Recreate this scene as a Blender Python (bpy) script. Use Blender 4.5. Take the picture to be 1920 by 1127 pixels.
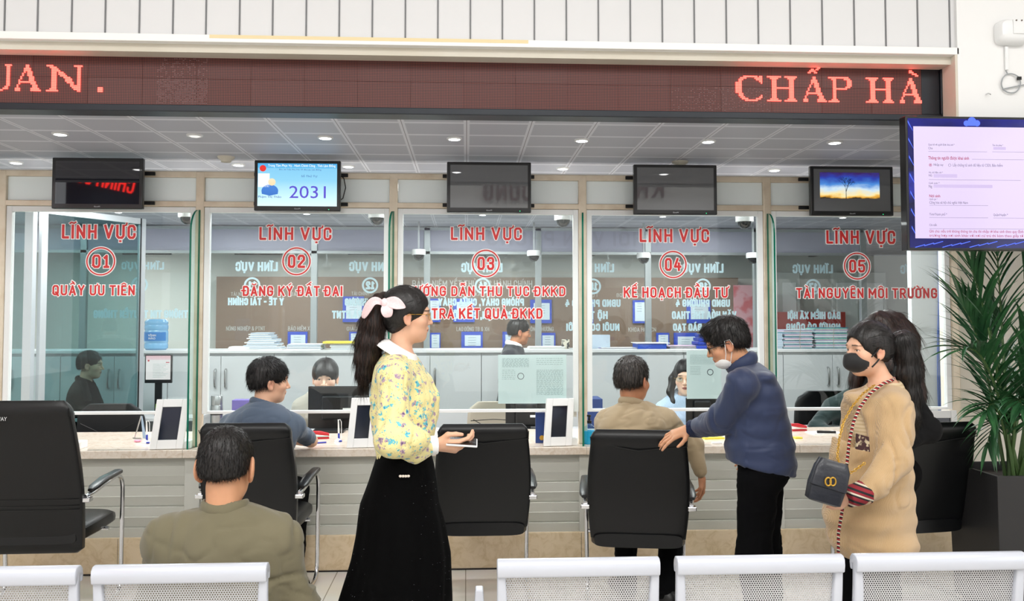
import bpy, bmesh, math, random
import numpy as np
from mathutils import Vector, Matrix, Euler
for o in list(bpy.data.objects): bpy.data.objects.remove(o, do_unlink=True)
S = bpy.context.scene
COL = S.collection
PI = math.pi
# ------------------------------------------------------------------ camera
FPX = 1600.0; YAW = math.atan(.0536); PITCH = math.atan(65/1600.0); EYE = 1.59; PPX, PPY = 960.0, 530.0
cam_d = bpy.data.cameras.new('camera'); cam = bpy.data.objects.new('camera', cam_d); COL.objects.link(cam)
cam_d.sensor_fit = 'HORIZONTAL'; cam_d.sensor_width = 36.0; cam_d.lens = FPX*36.0/1920
cam_d.shift_y = -(563.5-PPY)/1920.0
cam_d.clip_start = .05; cam_d.clip_end = 100
cam.location = (0, 0, EYE); cam.rotation_euler = (PI/2+PITCH, 0, -YAW)
S.camera = cam
_F = np.array([math.sin(YAW)*math.cos(PITCH), math.cos(YAW)*math.cos(PITCH), math.sin(PITCH)])
_R = np.array([math.cos(YAW), -math.sin(YAW), 0.0]); _U = np.cross(_R, _F); _C = np.array([0, 0, EYE])
def W(px, py, Y):
    d = _F+_R*(px-PPX)/FPX+_U*(PPY-py)/FPX
    return _C+d*Y/d[1]
def G(px, py, Z):
    d = _F+_R*(px-PPX)/FPX+_U*(PPY-py)/FPX
    return _C+d*(Z-EYE)/d[2]
# ------------------------------------------------------------------ world, view, big lights
wd = bpy.data.worlds.new('world'); S.world = wd; wd.use_nodes = True
wd.node_tree.nodes['Background'].inputs[0].default_value = (.9, .95, 1, 1)
wd.node_tree.nodes['Background'].inputs[1].default_value = .6
S.view_settings.view_transform = 'Standard'; S.view_settings.look = 'None'
S.view_settings.gamma = 1; S.view_settings.use_curve_mapping = False; S.view_settings.exposure = 0.2
CEIL = 2.62; HALL = 4.6
def area(name, loc, sx, sy, power, color=(1, 1, 1), rot=(0, 0, 0), spread=PI):
    d = bpy.data.lights.new(name, 'AREA'); d.shape = 'RECTANGLE'; d.size = sx; d.size_y = sy; d.energy = power; d.color = color
    d.spread = spread
    o = bpy.data.objects.new(name, d); COL.objects.link(o); o.location = loc; o.rotation_euler = rot
    return o
# daylight-white ceiling panels of the public hall
for hx in (-2.6, 0.4, 3.4):
    for hy in (-1.6, 0.6):
        area('hall_ceiling_lamp', (hx, hy, HALL-.06), 2.0, 1.2, 62, (1, .99, .97))
# tall windows of the hall, left and right behind the photographer
area('hall_window_light', (-6.6, -1.5, 2.4), 3.4, 4.0, 45, (.93, .97, 1), (0, -PI/2, 0))
area('hall_window_light', (7.2, -1.5, 2.4), 3.4, 4.0, 45, (.93, .97, 1), (0, PI/2, 0))
# added area lights that brighten the clerks' room and the hall beyond
for hx in (-4.7, -2.4, 0.1, 2.6):
    area('office_fill_light', (hx, 6.55, CEIL-.03), 1.2, .25, 40, (1, 1, .98))
    area('office_fill_light', (hx, 8.85, CEIL-.03), 1.2, .25, 13, (1, 1, .98))
    area('far_hall_fill_light', (hx, 11.0, 2.47), 1.2, .3, 40, (1, 1, .98))

# ------------------------------------------------------------------ helpers: materials
M = {}
def rgb(*c):
    if len(c) == 1 and isinstance(c[0], str):
        s = c[0].lstrip('#'); c = [int(s[i:i+2], 16)/255 for i in (0, 2, 4)]
    return tuple((v/12.92 if v <= .04045 else ((v+.055)/1.055)**2.4) for v in c)+(1.0,)
def mat(name, color, rough=.5, metal=0.0, emit=None, es=1.0, bump=None, spec=.5, noise=None, alpha=None, coat=0.0, sheen=0.0):
    """bump=(scale,strength,dist); noise=(scale,colour2,lo,hi)"""
    m = bpy.data.materials.new(name); m.use_nodes = True; M[name] = m
    nt = m.node_tree; b = nt.nodes['Principled BSDF']
    c = rgb(color) if isinstance(color, str) else tuple(color)+((1.0,) if len(color) == 3 else ())
    b.inputs['Base Color'].default_value = c; b.inputs['Roughness'].default_value = rough; b.inputs['Metallic'].default_value = metal
    b.inputs['Specular IOR Level'].default_value = spec; b.inputs['Coat Weight'].default_value = coat; b.inputs['Sheen Weight'].default_value = sheen
    if emit:
        b.inputs['Emission Color'].default_value = rgb(emit); b.inputs['Emission Strength'].default_value = es
    tc = None
    if bump or noise:
        tc = nt.nodes.new('ShaderNodeTexCoord')
    if noise:
        n = nt.nodes.new('ShaderNodeTexNoise'); n.inputs['Scale'].default_value = noise[0]; n.inputs['Detail'].default_value = 5
        nt.links.new(tc.outputs['Object'], n.inputs['Vector'])
        r = nt.nodes.new('ShaderNodeValToRGB'); r.color_ramp.elements[0].position = noise[2]; r.color_ramp.elements[1].position = noise[3]
        r.color_ramp.elements[0].color = c; r.color_ramp.elements[1].color = rgb(noise[1])
        nt.links.new(n.outputs[0], r.inputs[0]); nt.links.new(r.outputs[0], b.inputs['Base Color'])
    if bump:
        n = nt.nodes.new('ShaderNodeTexNoise'); n.inputs['Scale'].default_value = bump[0]; n.inputs['Detail'].default_value = 3
        nt.links.new(tc.outputs['Object'], n.inputs['Vector'])
        q = nt.nodes.new('ShaderNodeBump'); q.inputs['Strength'].default_value = bump[1]; q.inputs['Distance'].default_value = bump[2]
        nt.links.new(n.outputs[0], q.inputs['Height']); nt.links.new(q.outputs[0], b.inputs['Normal'])
    return m
def nodes_of(m):
    nt = m.node_tree; return nt, nt.nodes['Principled BSDF']
def glassmat(name, tint, refl=1.0, rough=0.0, ior=1.5):
    m = bpy.data.materials.new(name); m.use_nodes = True; nt = m.node_tree; M[name] = m
    nt.nodes.remove(nt.nodes['Principled BSDF']); out = nt.nodes['Material Output']
    tr = nt.nodes.new('ShaderNodeBsdfTransparent'); tr.inputs[0].default_value = rgb(tint)
    gl = nt.nodes.new('ShaderNodeBsdfGlossy'); gl.inputs['Roughness'].default_value = rough; gl.inputs[0].default_value = (1, 1, 1, 1)
    fr = nt.nodes.new('ShaderNodeFresnel'); fr.inputs['IOR'].default_value = ior
    mu = nt.nodes.new('ShaderNodeMath'); mu.operation = 'MULTIPLY'; mu.inputs[1].default_value = refl*.75; mu.use_clamp = True
    mx = nt.nodes.new('ShaderNodeMixShader')
    ge = nt.nodes.new('ShaderNodeNewGeometry'); io = nt.nodes.new('ShaderNodeMix'); io.data_type = 'FLOAT'; io.inputs[2].default_value = ior; io.inputs[3].default_value = 1/ior
    nt.links.new(ge.outputs['Backfacing'], io.inputs[0]); nt.links.new(io.outputs[0], fr.inputs['IOR'])
    nt.links.new(fr.outputs[0], mu.inputs[0]); nt.links.new(mu.outputs[0], mx.inputs[0]); nt.links.new(tr.outputs[0], mx.inputs[1]); nt.links.new(gl.outputs[0], mx.inputs[2])
    nt.links.new(mx.outputs[0], out.inputs['Surface'])
    return m
# ------------------------------------------------------------------ helpers: objects
def tag(o, label=None, cat=None, group=None, kind=None):
    if label: o['label'] = label
    if cat: o['category'] = cat
    if group: o['group'] = group
    if kind: o['kind'] = kind
    return o
def thing(name, loc, label, cat, group=None, rz=0.0):
    o = bpy.data.objects.new(name, None); COL.objects.link(o); o.empty_display_size = .1
    o.location = loc; o.rotation_euler = (0, 0, rz)
    return tag(o, label, cat, group)
def link_mesh(name, me, m, parent=None, smooth=False, bevel=0, world=True):
    if parent is not None and world:
        L = Vector(parent.location); q_ = parent.parent
        while q_ is not None: L += q_.location; q_ = q_.parent
        if L.length > 0: me.transform(Matrix.Translation(-L))
    o = bpy.data.objects.new(name, me); COL.objects.link(o)
    for mm in (m if isinstance(m, (list, tuple)) else [m]):
        me.materials.append(M[mm] if isinstance(mm, str) else mm)
    if parent is not None: o.parent = parent
    if smooth: me.shade_smooth()
    if bevel:
        b = o.modifiers.new('bevel', 'BEVEL'); b.width = bevel; b.segments = 2; b.limit_method = 'ANGLE'; b.angle_limit = .7
        b.harden_normals = False
    return o
class MB:
    def __init__(s): s.v = []; s.f = []; s.mi = []; s.cur = 0; s.T = Matrix.Identity(4)
    def add(s, vs, fs):
        n = len(s.v)
        s.v += [tuple(s.T @ Vector(p)) for p in vs]; s.f += [tuple(i+n for i in f) for f in fs]; s.mi += [s.cur]*len(fs); return s
    def box(s, a, b):
        x0, y0, z0 = a; x1, y1, z1 = b
        return s.add([(x0,y0,z0),(x1,y0,z0),(x1,y1,z0),(x0,y1,z0),(x0,y0,z1),(x1,y0,z1),(x1,y1,z1),(x0,y1,z1)],
              [(0,3,2,1),(4,5,6,7),(0,1,5,4),(1,2,6,5),(2,3,7,6),(3,0,4,7)])
    def bc(s, c, d):
        return s.box([c[i]-d[i]/2 for i in range(3)], [c[i]+d[i]/2 for i in range(3)])
    def tube(s, pts, r, n=12, cap=True, closed=False, sx=1.0):
        P = [Vector(p) for p in pts]; N = len(P); rr = r if isinstance(r, (list, tuple)) else [r]*N
        vs = []; up = None
        for i, p in enumerate(P):
            if closed: t = (P[(i+1) % N]-P[i-1])
            else: t = (P[min(i+1, N-1)]-P[max(i-1, 0)])
            t.normalize()
            if up is None:
                up = Vector((0, 0, 1)) if abs(t.z) < .9 else Vector((0, 1, 0))
            u = (up-t*up.dot(t)); u.normalize(); w = t.cross(u); up = u
            for k in range(n):
                a = 2*PI*k/n; vs.append(p+(u*math.cos(a)*sx+w*math.sin(a))*rr[i])
        fs = []
        for i in range(N if closed else N-1):
            j = (i+1) % N
            for k in range(n):
                l = (k+1) % n; fs.append((i*n+k, i*n+l, j*n+l, j*n+k))
        if cap and not closed:
            fs.append(tuple(range(n-1, -1, -1))); fs.append(tuple(range((N-1)*n, N*n)))
        return s.add(vs, fs)
    def cyl(s, p0, p1, r, n=20): return s.tube([p0, p1], r, n)
    def lathe(s, prof, c=(0, 0, 0), n=24, sq=None):
        vs = []; fs = []
        for (r, z) in prof:
            for k in range(n):
                a = 2*PI*k/n; vs.append((c[0]+r*math.cos(a), c[1]+r*math.sin(a), c[2]+z))
        for i in range(len(prof)-1):
            for k in range(n):
                l = (k+1) % n; fs.append((i*n+k, i*n+l, (i+1)*n+l, (i+1)*n+k))
        fs.append(tuple(range(n-1, -1, -1))); fs.append(tuple(range((len(prof)-1)*n, len(prof)*n)))
        return s.add(vs, fs)
    def prism(s, poly, axis, a, b):
        """poly in the two other axes, extruded along axis from a to b"""
        n = len(poly)
        def mk(p, t): q = [p[0], p[1]]; q.insert(axis, t); return tuple(q)
        vs = [mk(p, a) for p in poly]+[mk(p, b) for p in poly]
        fs = [(i, (i+1) % n, n+(i+1) % n, n+i) for i in range(n)]+[tuple(range(n-1, -1, -1)), tuple(range(n, 2*n))]
        return s.add(vs, fs)
    def ell(s, c, r, nu=20, nv=12):
        vs = [(c[0], c[1], c[2]-r[2])]; fs = []
        for i in range(1, nv):
            t = -PI/2+PI*i/nv
            for k in range(nu):
                a = 2*PI*k/nu; vs.append((c[0]+r[0]*math.cos(t)*math.cos(a), c[1]+r[1]*math.cos(t)*math.sin(a), c[2]+r[2]*math.sin(t)))
        vs.append((c[0], c[1], c[2]+r[2])); L = len(vs)-1
        for k in range(nu):
            l = (k+1) % nu; fs.append((0, 1+l, 1+k))
            for i in range(nv-2): fs.append((1+i*nu+k, 1+i*nu+l, 1+(i+1)*nu+l, 1+(i+1)*nu+k))
            fs.append((1+(nv-2)*nu+k, 1+(nv-2)*nu+l, L))
        return s.add(vs, fs)
    def grid(s, fn, nu, nv):
        vs = [fn(i/(nu-1), j/(nv-1)) for j in range(nv) for i in range(nu)]
        fs = [(j*nu+i, j*nu+i+1, (j+1)*nu+i+1, (j+1)*nu+i) for j in range(nv-1) for i in range(nu-1)]
        return s.add(vs, fs)
    def mesh(s, name='mesh', fix=True):
        me = bpy.data.meshes.new(name); me.from_pydata(s.v, [], s.f); me.polygons.foreach_set('material_index', s.mi)
        if fix:
            bm = bmesh.new(); bm.from_mesh(me); bmesh.ops.recalc_face_normals(bm, faces=bm.faces); bm.to_mesh(me); bm.free()
        me.update(); return me
    def build(s, name, m, parent=None, smooth=False, bevel=0, world=True, kind=None, label=None):
        o = link_mesh(name, s.mesh(name), m, parent, smooth, bevel, world)
        if smooth and not bevel:
            auto_smooth(o)
        if kind: o['kind'] = kind
        if label: o['label'] = label
        return o
def auto_smooth(o, ang=.7):
    me = o.data
    bm = bmesh.new(); bm.from_mesh(me)
    for e in bm.edges:
        if len(e.link_faces) == 2 and e.calc_face_angle(0) > ang: e.smooth = False
    bm.to_mesh(me); bm.free()
def struct(name, mb, m, **k): return mb.build(name, m, None, kind='structure', **k)
def solid(o, t, off=0):
    q = o.modifiers.new('solid', 'SOLIDIFY'); q.thickness = t; q.offset = off; return o
def subsurf(o, n=1):
    q = o.modifiers.new('sub', 'SUBSURF'); q.levels = n; q.render_levels = n; return o
def copy_tree(o, parent=None):
    c = o.copy(); COL.objects.link(c)
    if parent is not None: c.parent = parent
    for ch in [x for x in bpy.data.objects if x.parent == o and x != c]:
        copy_tree(ch, c)
    return c
_fontcache = {}
def text_mesh(body, bold=0.0, extrude=0.0, align='CENTER', res=3):
    cu = bpy.data.curves.new('lettering', 'FONT'); cu.body = body; cu.offset = bold; cu.extrude = extrude; cu.align_x = align; cu.resolution_u = res
    o = bpy.data.objects.new('lettering', cu); COL.objects.link(o)
    dg = bpy.context.evaluated_depsgraph_get(); me = bpy.data.meshes.new_from_object(o.evaluated_get(dg))
    bpy.data.objects.remove(o); bpy.data.curves.remove(cu)
    return me
def bounds(me):
    a = np.empty(len(me.vertices)*3); me.vertices.foreach_get('co', a); a = a.reshape(-1, 3); return a.min(0), a.max(0)
def text_fit(name, body, x0, x1, z0, z1, y, m, parent, bold=0.02, mirror=False, depth=.001, ref=None, stretch=True, normal=-1, local=False):
    """lettering standing in the XZ plane, filling the box x0..x1, z0..z1 (z0..z1 = cap height of plain letters)"""
    me = text_mesh(body, bold, 0.02)
    lo, hi = bounds(me); rm = text_mesh(ref or 'H', 0); rlo, rhi = bounds(rm); bpy.data.meshes.remove(rm)
    r0 = text_mesh(body, 0); l0, h0 = bounds(r0); bpy.data.meshes.remove(r0)
    sx = (x1-x0)/(h0[0]-l0[0]); sz = (z1-z0)/(rhi[1]-rlo[1])
    if not stretch: sx = sz
    cx = (h0[0]+l0[0])/2
    if mirror: sx = -sx
    T = Matrix(((sx, 0, 0, (x0+x1)/2-cx*sx), (0, 0, normal*depth/.04, y), (0, sz, 0, z0-rlo[1]*sz), (0, 0, 0, 1)))
    me.transform(T)
    if T.determinant() < 0: me.flip_normals()
    return link_mesh(name, me, m, parent, world=not local)
# ------------------------------------------------------------------ narrow stroke lettering for the vinyl signs
import unicodedata
_O = [(0, .16), (0, .84), (.22, 1), (.78, 1), (1, .84), (1, .16), (.78, 0), (.22, 0), (0, .16)]
GLY = {  # letter: (width, strokes)
'A': (.56, [[(0, 0), (.5, 1), (1, 0)], [(.2, .27), (.8, .27)]]), 'B': (.52, [[(0, 0), (0, 1), (.75, 1), (.97, .86), (.97, .66), (.78, .53), (0, .53)], [(.78, .53), (1, .4), (1, .15), (.78, 0), (0, 0)]]),
'C': (.5, [[(1, .7), (1, .84), (.78, 1), (.22, 1), (0, .84), (0, .16), (.22, 0), (.78, 0), (1, .16), (1, .3)]]),
'D': (.52, [[(0, 0), (0, 1), (.72, 1), (1, .82), (1, .18), (.72, 0), (0, 0)]]), 'E': (.44, [[(1, 1), (0, 1), (0, 0), (1, 0)], [(0, .52), (.85, .52)]]),
'F': (.44, [[(1, 1), (0, 1), (0, 0)], [(0, .5), (.85, .5)]]), 'G': (.52, [[(1, .72), (1, .84), (.78, 1), (.22, 1), (0, .84), (0, .16), (.22, 0), (.78, 0), (1, .16), (1, .46), (.58, .46)]]),
'H': (.52, [[(0, 0), (0, 1)], [(1, 0), (1, 1)], [(0, .52), (1, .52)]]), 'I': (.15, [[(.5, 0), (.5, 1)]]), 'K': (.54, [[(0, 0), (0, 1)], [(1, 1), (.08, .42)], [(.4, .62), (1, 0)]]),
'L': (.43, [[(0, 1), (0, 0), (1, 0)]]), 'M': (.66, [[(0, 0), (0, 1), (.5, .32), (1, 1), (1, 0)]]), 'N': (.53, [[(0, 0), (0, 1), (1, 0), (1, 1)]]), 'O': (.52, [_O]),
'P': (.5, [[(0, 0), (0, 1), (.75, 1), (1, .85), (1, .58), (.75, .43), (0, .43)]]), 'Q': (.52, [_O, [(.55, .25), (1.05, -.1)]]),
'R': (.52, [[(0, 0), (0, 1), (.75, 1), (1, .85), (1, .6), (.75, .46), (0, .46)], [(.5, .46), (1, 0)]]),
'S': (.5, [[(1, .74), (1, .86), (.78, 1), (.22, 1), (0, .86), (0, .68), (.2, .54), (.8, .46), (1, .32), (1, .14), (.78, 0), (.22, 0), (0, .14), (0, .27)]]),
'T': (.5, [[(0, 1), (1, 1)], [(.5, 1), (.5, 0)]]), 'U': (.52, [[(0, 1), (0, .16), (.22, 0), (.78, 0), (1, .16), (1, 1)]]), 'V': (.56, [[(0, 1), (.5, 0), (1, 1)]]),
'X': (.54, [[(0, 0), (1, 1)], [(0, 1), (1, 0)]]), 'Y': (.54, [[(0, 1), (.5, .45), (1, 1)], [(.5, .45), (.5, 0)]]), '-': (.3, [[(0, .48), (1, .48)]]), ',': (.15, [[(.5, .04), (.3, -.14)]]), '&': (.58, [[(1, 0), (.15, .8), (.3, 1), (.6, 1), (.7, .8), (0, .3), (.2, 0), (.6, 0), (1, .45)]]), '.': (.15, [[(.5, .02), (.5, .06)]]),
'0': (.5, [_O]), '1': (.36, [[(0, .82), (.55, 1), (.55, 0)], [(.05, 0), (1, 0)]]), '2': (.5, [[(0, .72), (0, .86), (.22, 1), (.78, 1), (1, .86), (1, .64), (0, .1), (0, 0), (1, 0)]]),
'3': (.5, [[(0, .76), (0, .86), (.22, 1), (.78, 1), (1, .86), (1, .66), (.8, .53), (.45, .53)], [(.8, .53), (1, .38), (1, .15), (.78, 0), (.22, 0), (0, .15), (0, .25)]]),
'4': (.54, [[(.5, 1), (0, .3), (1, .3)], [(.75, .6), (.75, 0)]]), '5': (.5, [[(1, 1), (.05, 1), (0, .55), (.75, .6), (1, .45), (1, .15), (.78, 0), (.22, 0), (0, .15), (0, .25)]]),
'6': (.5, [[(1, .8), (.78, 1), (.22, 1), (0, .84), (0, .16), (.22, 0), (.78, 0), (1, .16), (1, .42), (.78, .56), (0, .5)]]), '7': (.5, [[(0, 1), (1, 1), (.35, 0)]]),
}
def stroke_text(body, t=.172, gap=.115, space=.26):
    """strokes of the text in cap-height units, with their half widths; returns list of (points, r) and total width"""
    out = []; x = 0.0; a = t/2
    for ch in unicodedata.normalize('NFC', body.upper()):
        if ch == ' ': x += space; continue
        base = 'D' if ch == 'Đ' else unicodedata.normalize('NFD', ch)[0]; marks = unicodedata.normalize('NFD', ch)[1:] if ch != 'Đ' else ''
        w, st = GLY[base]
        mp = lambda p: (x+a+p[0]*max(w-t, 0), a+p[1]*(1-t))
        if w <= t: mp = lambda p: (x+w/2, a+p[1]*(1-t))
        for s in st: out.append(([mp(p) for p in s], a))
        if ch == 'Đ': out.append(([(x-.07, .53), (x+.22, .53)], a*.75))
        cx = x+w/2; top = 1.09; r = a*.62
        circ = '\u0302' in marks; brev = '\u0306' in marks
        if circ: out.append(([(cx-.15, top), (cx, top+.11), (cx+.15, top)], r)); 
        if brev: out.append(([(cx-.14, top+.1), (cx-.07, top+.02), (cx+.07, top+.02), (cx+.14, top+.1)], r))
        up = .15 if (circ or brev) else 0; dx = .06 if circ else 0
        if '\u0300' in marks: out.append(([(cx-.1+dx, top+up+.12), (cx+.04+dx, top+up)], r))
        if '\u0301' in marks: out.append(([(cx-.04+dx, top+up), (cx+.1+dx, top+up+.12)], r))
        if '\u0303' in marks: out.append(([(cx-.15, top+up), (cx-.07, top+up+.07), (cx+.06, top+up), (cx+.15, top+up+.07)], r))
        if '\u0309' in marks: out.append(([(cx-.05, top+up+.14), (cx+.05, top+up+.12), (cx+.04, top+up+.05), (cx, top+up)], r*.9))
        if '\u0323' in marks: out.append(([(cx-.01, -.16), (cx+.01, -.16)], a*.85))
        if '\u031b' in marks: out.append(([(x+w-a, .93), (x+w+.07, .98), (x+w+.09, 1.1)], r))
        x += w+gap
    return out, x-gap
def stroke_mesh(body, x0, x1, z0, z1, y, depth, grow=0.0, mirror=False, t=.172, fit=True):
    st, w = stroke_text(body, t); H = z1-z0; sx = (x1-x0)/w if fit else H
    if not fit: xm = (x0+x1)/2; x0, x1 = xm-w*H/2, xm+w*H/2
    mb = MB(); g = grow; cnt = [0]
    def pz(poly):
        cnt[0] += 1; e = (cnt[0] % 40)*1.2e-5; mb.prism(poly, 1, y-depth/2-e, y+depth/2+e)
    def P(p): return ((x1-p[0]*sx) if mirror else (x0+p[0]*sx), z0+p[1]*H)
    for pts, r in st:
        r = r*min(H, max(sx, H*.6))+g; Q = [P(p) for p in pts]
        for a, b in zip(Q[:-1], Q[1:]):
            dx, dz = b[0]-a[0], b[1]-a[1]; L = math.hypot(dx, dz)
            if L < 1e-6: continue
            ux, uz = dx/L*r, dz/L*r; nx, nz = -uz, ux
            e = .0 if len(Q) > 2 else (1.0 if (L < H*.3 or g) else 1.0)
            q = [(a[0]-ux*e+nx, a[1]-uz*e+nz), (b[0]+ux*e+nx, b[1]+uz*e+nz), (b[0]+ux*e-nx, b[1]+uz*e-nz), (a[0]-ux*e-nx, a[1]-uz*e-nz)]
            pz(q)
        if len(Q) > 2:
            for i, c in enumerate(Q):
                sq = i in (0, len(Q)-1); n = 10
                if sq:
                    o = Q[1] if i == 0 else Q[-2]; dx, dz = c[0]-o[0], c[1]-o[1]; L = math.hypot(dx, dz) or 1; ux, uz = dx/L*r, dz/L*r; nx, nz = -uz, ux
                    pz([(c[0]-ux*.2+nx, c[1]-uz*.2+nz), (c[0]+ux+nx, c[1]+uz+nz), (c[0]+ux-nx, c[1]+uz-nz), (c[0]-ux*.2-nx, c[1]-uz*.2-nz)])
                else: pz([(c[0]+r*math.cos(2*PI*k/n), c[1]+r*math.sin(2*PI*k/n)) for k in range(n)])
    return mb
# ------------------------------------------------------------------ room materials
def tri(m): return nodes_of(m)
mat('wall_white', '#EDEDEC', .6); mat('wall_cream', '#E9E4D8', .6, noise=(3, '#E3DCCD', .35, .7)); mat('trim_white', '#F2F1EE', .45)
mat('office_wall', '#C9C8C2', .6); mat('groove', '#77787A', .8)
mat('soffit', '#D9D4C8', .6, noise=(1.5, '#CFC8B8', .4, .7))
mat('stain', '#E8D5A8', .6)
mat('board_brown', '#7C6455', .5); mat('board_red', '#B22F2C', .5); mat('board_text', '#B9B4AE', .6)
mat('frame_beige', '#E0D2BC', .3, .2, noise=(9, '#CDBBA2', .45, .75)); mat('frame_white', '#F1F2F1', .35)
mat('steel', '#C9CACC', .12, 1.0); mat('red_vinyl', '#D22B2B', .35); mat('white_vinyl', '#F6F3F1', .4, emit=None)
mat('vinyl_back', '#CFEAF2', .45); mat('black', '#0B0B0C', .35); mat('black_matte', '#141416', .6); mat('cable_blue', '#1E4C9A', .4)
mat('white_plastic', '#EDEEEE', .35); mat('grey_plastic', '#9FA3A6', .4); mat('paper', '#F0F1EE', .7); mat('ink', '#5B6066', .8)
glassmat('glass', '#F6FAFA', 1.0); glassmat('glass_rear', '#F6FAFA', .8); glassmat('glass_green', '#F1FAF7', .7); glassmat('glass_teal', '#C3DADB', 1.0)
mat('glass_edge', '#0A6E57', .2, spec=.5); mat('frosted', '#F2FAFA', .3)
# fascia boards: vertical seams
# floor: glossy pale tile
m = mat('floor_tile', '#D8D3CB', .12); nt, b = nodes_of(m)
tc = nt.nodes.new('ShaderNodeTexCoord'); mp = nt.nodes.new('ShaderNodeMapping'); br = nt.nodes.new('ShaderNodeTexBrick')
br.offset = 0; br.inputs['Scale'].default_value = 1.0; br.inputs['Brick Width'].default_value = .8; br.inputs['Row Height'].default_value = .8
br.inputs['Mortar Size'].default_value = .003; br.inputs['Color1'].default_value = rgb('#DDD8CF'); br.inputs['Color2'].default_value = rgb('#D5CFC5'); br.inputs['Mortar'].default_value = rgb('#8F877B')
nt.links.new(tc.outputs['Object'], br.inputs['Vector']); nz = nt.nodes.new('ShaderNodeTexNoise'); nz.inputs['Scale'].default_value = 3; nz.inputs['Detail'].default_value = 8
nt.links.new(tc.outputs['Object'], nz.inputs['Vector']); mx = nt.nodes.new('ShaderNodeMixRGB'); mx.blend_type = 'MULTIPLY'; mx.inputs[0].default_value = .25
nt.links.new(br.outputs[0], mx.inputs[1]); nt.links.new(nz.outputs[1], mx.inputs[2]); nt.links.new(mx.outputs[0], b.inputs['Base Color'])
# marble of the counter
def marble(name, c1, c2, c3, rough, sc=6):
    m = mat(name, c1, rough); nt, b = nodes_of(m); tc = nt.nodes.new('ShaderNodeTexCoord')
    nz = nt.nodes.new('ShaderNodeTexNoise'); nz.inputs['Scale'].default_value = sc; nz.inputs['Detail'].default_value = 9; nz.inputs['Roughness'].default_value = .65; nz.inputs['Distortion'].default_value = 1.2
    r = nt.nodes.new('ShaderNodeValToRGB'); e = r.color_ramp.elements; e[0].position = .38; e[0].color = rgb(c2); e[1].position = .56; e[1].color = rgb(c1)
    x = r.color_ramp.elements.new(.47); x.color = rgb(c3)
    nt.links.new(tc.outputs['Object'], nz.inputs['Vector']); nt.links.new(nz.outputs[0], r.inputs[0]); nt.links.new(r.outputs[0], b.inputs['Base Color'])
marble('marble', '#E5D9CB', '#D6C5B2', '#E0D2C2', .15, 22); marble('stone', '#DEC9A9', '#CFB792', '#D8C29F', .3, 12)
# suspended ceiling: square tiles with broad pale joints
m = mat('ceiling_tile', '#C3C1C3', .5); nt, b = nodes_of(m); tc = nt.nodes.new('ShaderNodeTexCoord'); br = nt.nodes.new('ShaderNodeTexBrick')
br.offset = 0; br.inputs['Scale'].default_value = 1; br.inputs['Brick Width'].default_value = .345; br.inputs['Row Height'].default_value = .30; br.inputs['Mortar Size'].default_value = .018; br.inputs['Mortar Smooth'].default_value = .2
br.inputs['Color1'].default_value = rgb('#A6A7B2'); br.inputs['Color2'].default_value = rgb('#ABACB6'); br.inputs['Mortar'].default_value = rgb('#CCCCD4')
nt.links.new(tc.outputs['Object'], br.inputs['Vector'])
b2 = nt.nodes.new('ShaderNodeTexBrick'); b2.offset = 0; b2.inputs['Scale'].default_value = 1; b2.inputs['Brick Width'].default_value = .345; b2.inputs['Row Height'].default_value = 60; b2.inputs['Mortar Size'].default_value = .002
b2.inputs['Color1'].default_value = (1, 1, 1, 1); b2.inputs['Color2'].default_value = (1, 1, 1, 1); b2.inputs['Mortar'].default_value = rgb('#8A888A')
nt.links.new(tc.outputs['Object'], b2.inputs['Vector']); mx = nt.nodes.new('ShaderNodeMixRGB'); mx.blend_type = 'MULTIPLY'; mx.inputs[0].default_value = 1
nt.links.new(br.outputs[0], mx.inputs[1]); nt.links.new(b2.outputs[0], mx.inputs[2]); nt.links.new(mx.outputs[0], b.inputs['Base Color'])
# ------------------------------------------------------------------ room shell
YG = 5.6; YF = 4.18; YL = 4.28; XE = W(1792, 150, YF)[0]; ZT = W(900, 84, YF)[2]; ZR = 2.62
CF = 5.44; CT = .765; CB = 6.33                       # counter front, top, back edge
struct('floor', MB().box((-7, -4, -.1), (7.6, 12.6, 0)), 'floor_tile')
struct('ceiling', MB().box((-7, YL+.125, CEIL), (7.6, 9.9, CEIL+.08)), 'ceiling_tile')
CEIL2 = 2.5; struct('ceiling_far', MB().box((-7, 9.9, CEIL2), (7.6, 12.6, CEIL2+.3)), 'ceiling_tile')
struct('ceiling_hall', MB().box((-7, -4, HALL), (7.6, YF, HALL+.08)), 'wall_white')
struct('wall_far', MB().box((-7, 12.3, 0), (7.6, 12.42, CEIL)), 'office_wall')
struct('wall_left', MB().box((-7.1, -4, 0), (-7, 12.6, HALL)), 'wall_white')
struct('wall_right', MB().box((7.6, -4, 0), (7.7, 12.6, HALL)), 'wall_white')
# the wall behind the photographer with its pale beam and brown boards (seen only as a reflection)
mb = MB().box((-7, -4.1, 0), (7.6, -4, HALL)); struct('wall_behind', mb, 'wall_white')
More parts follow.
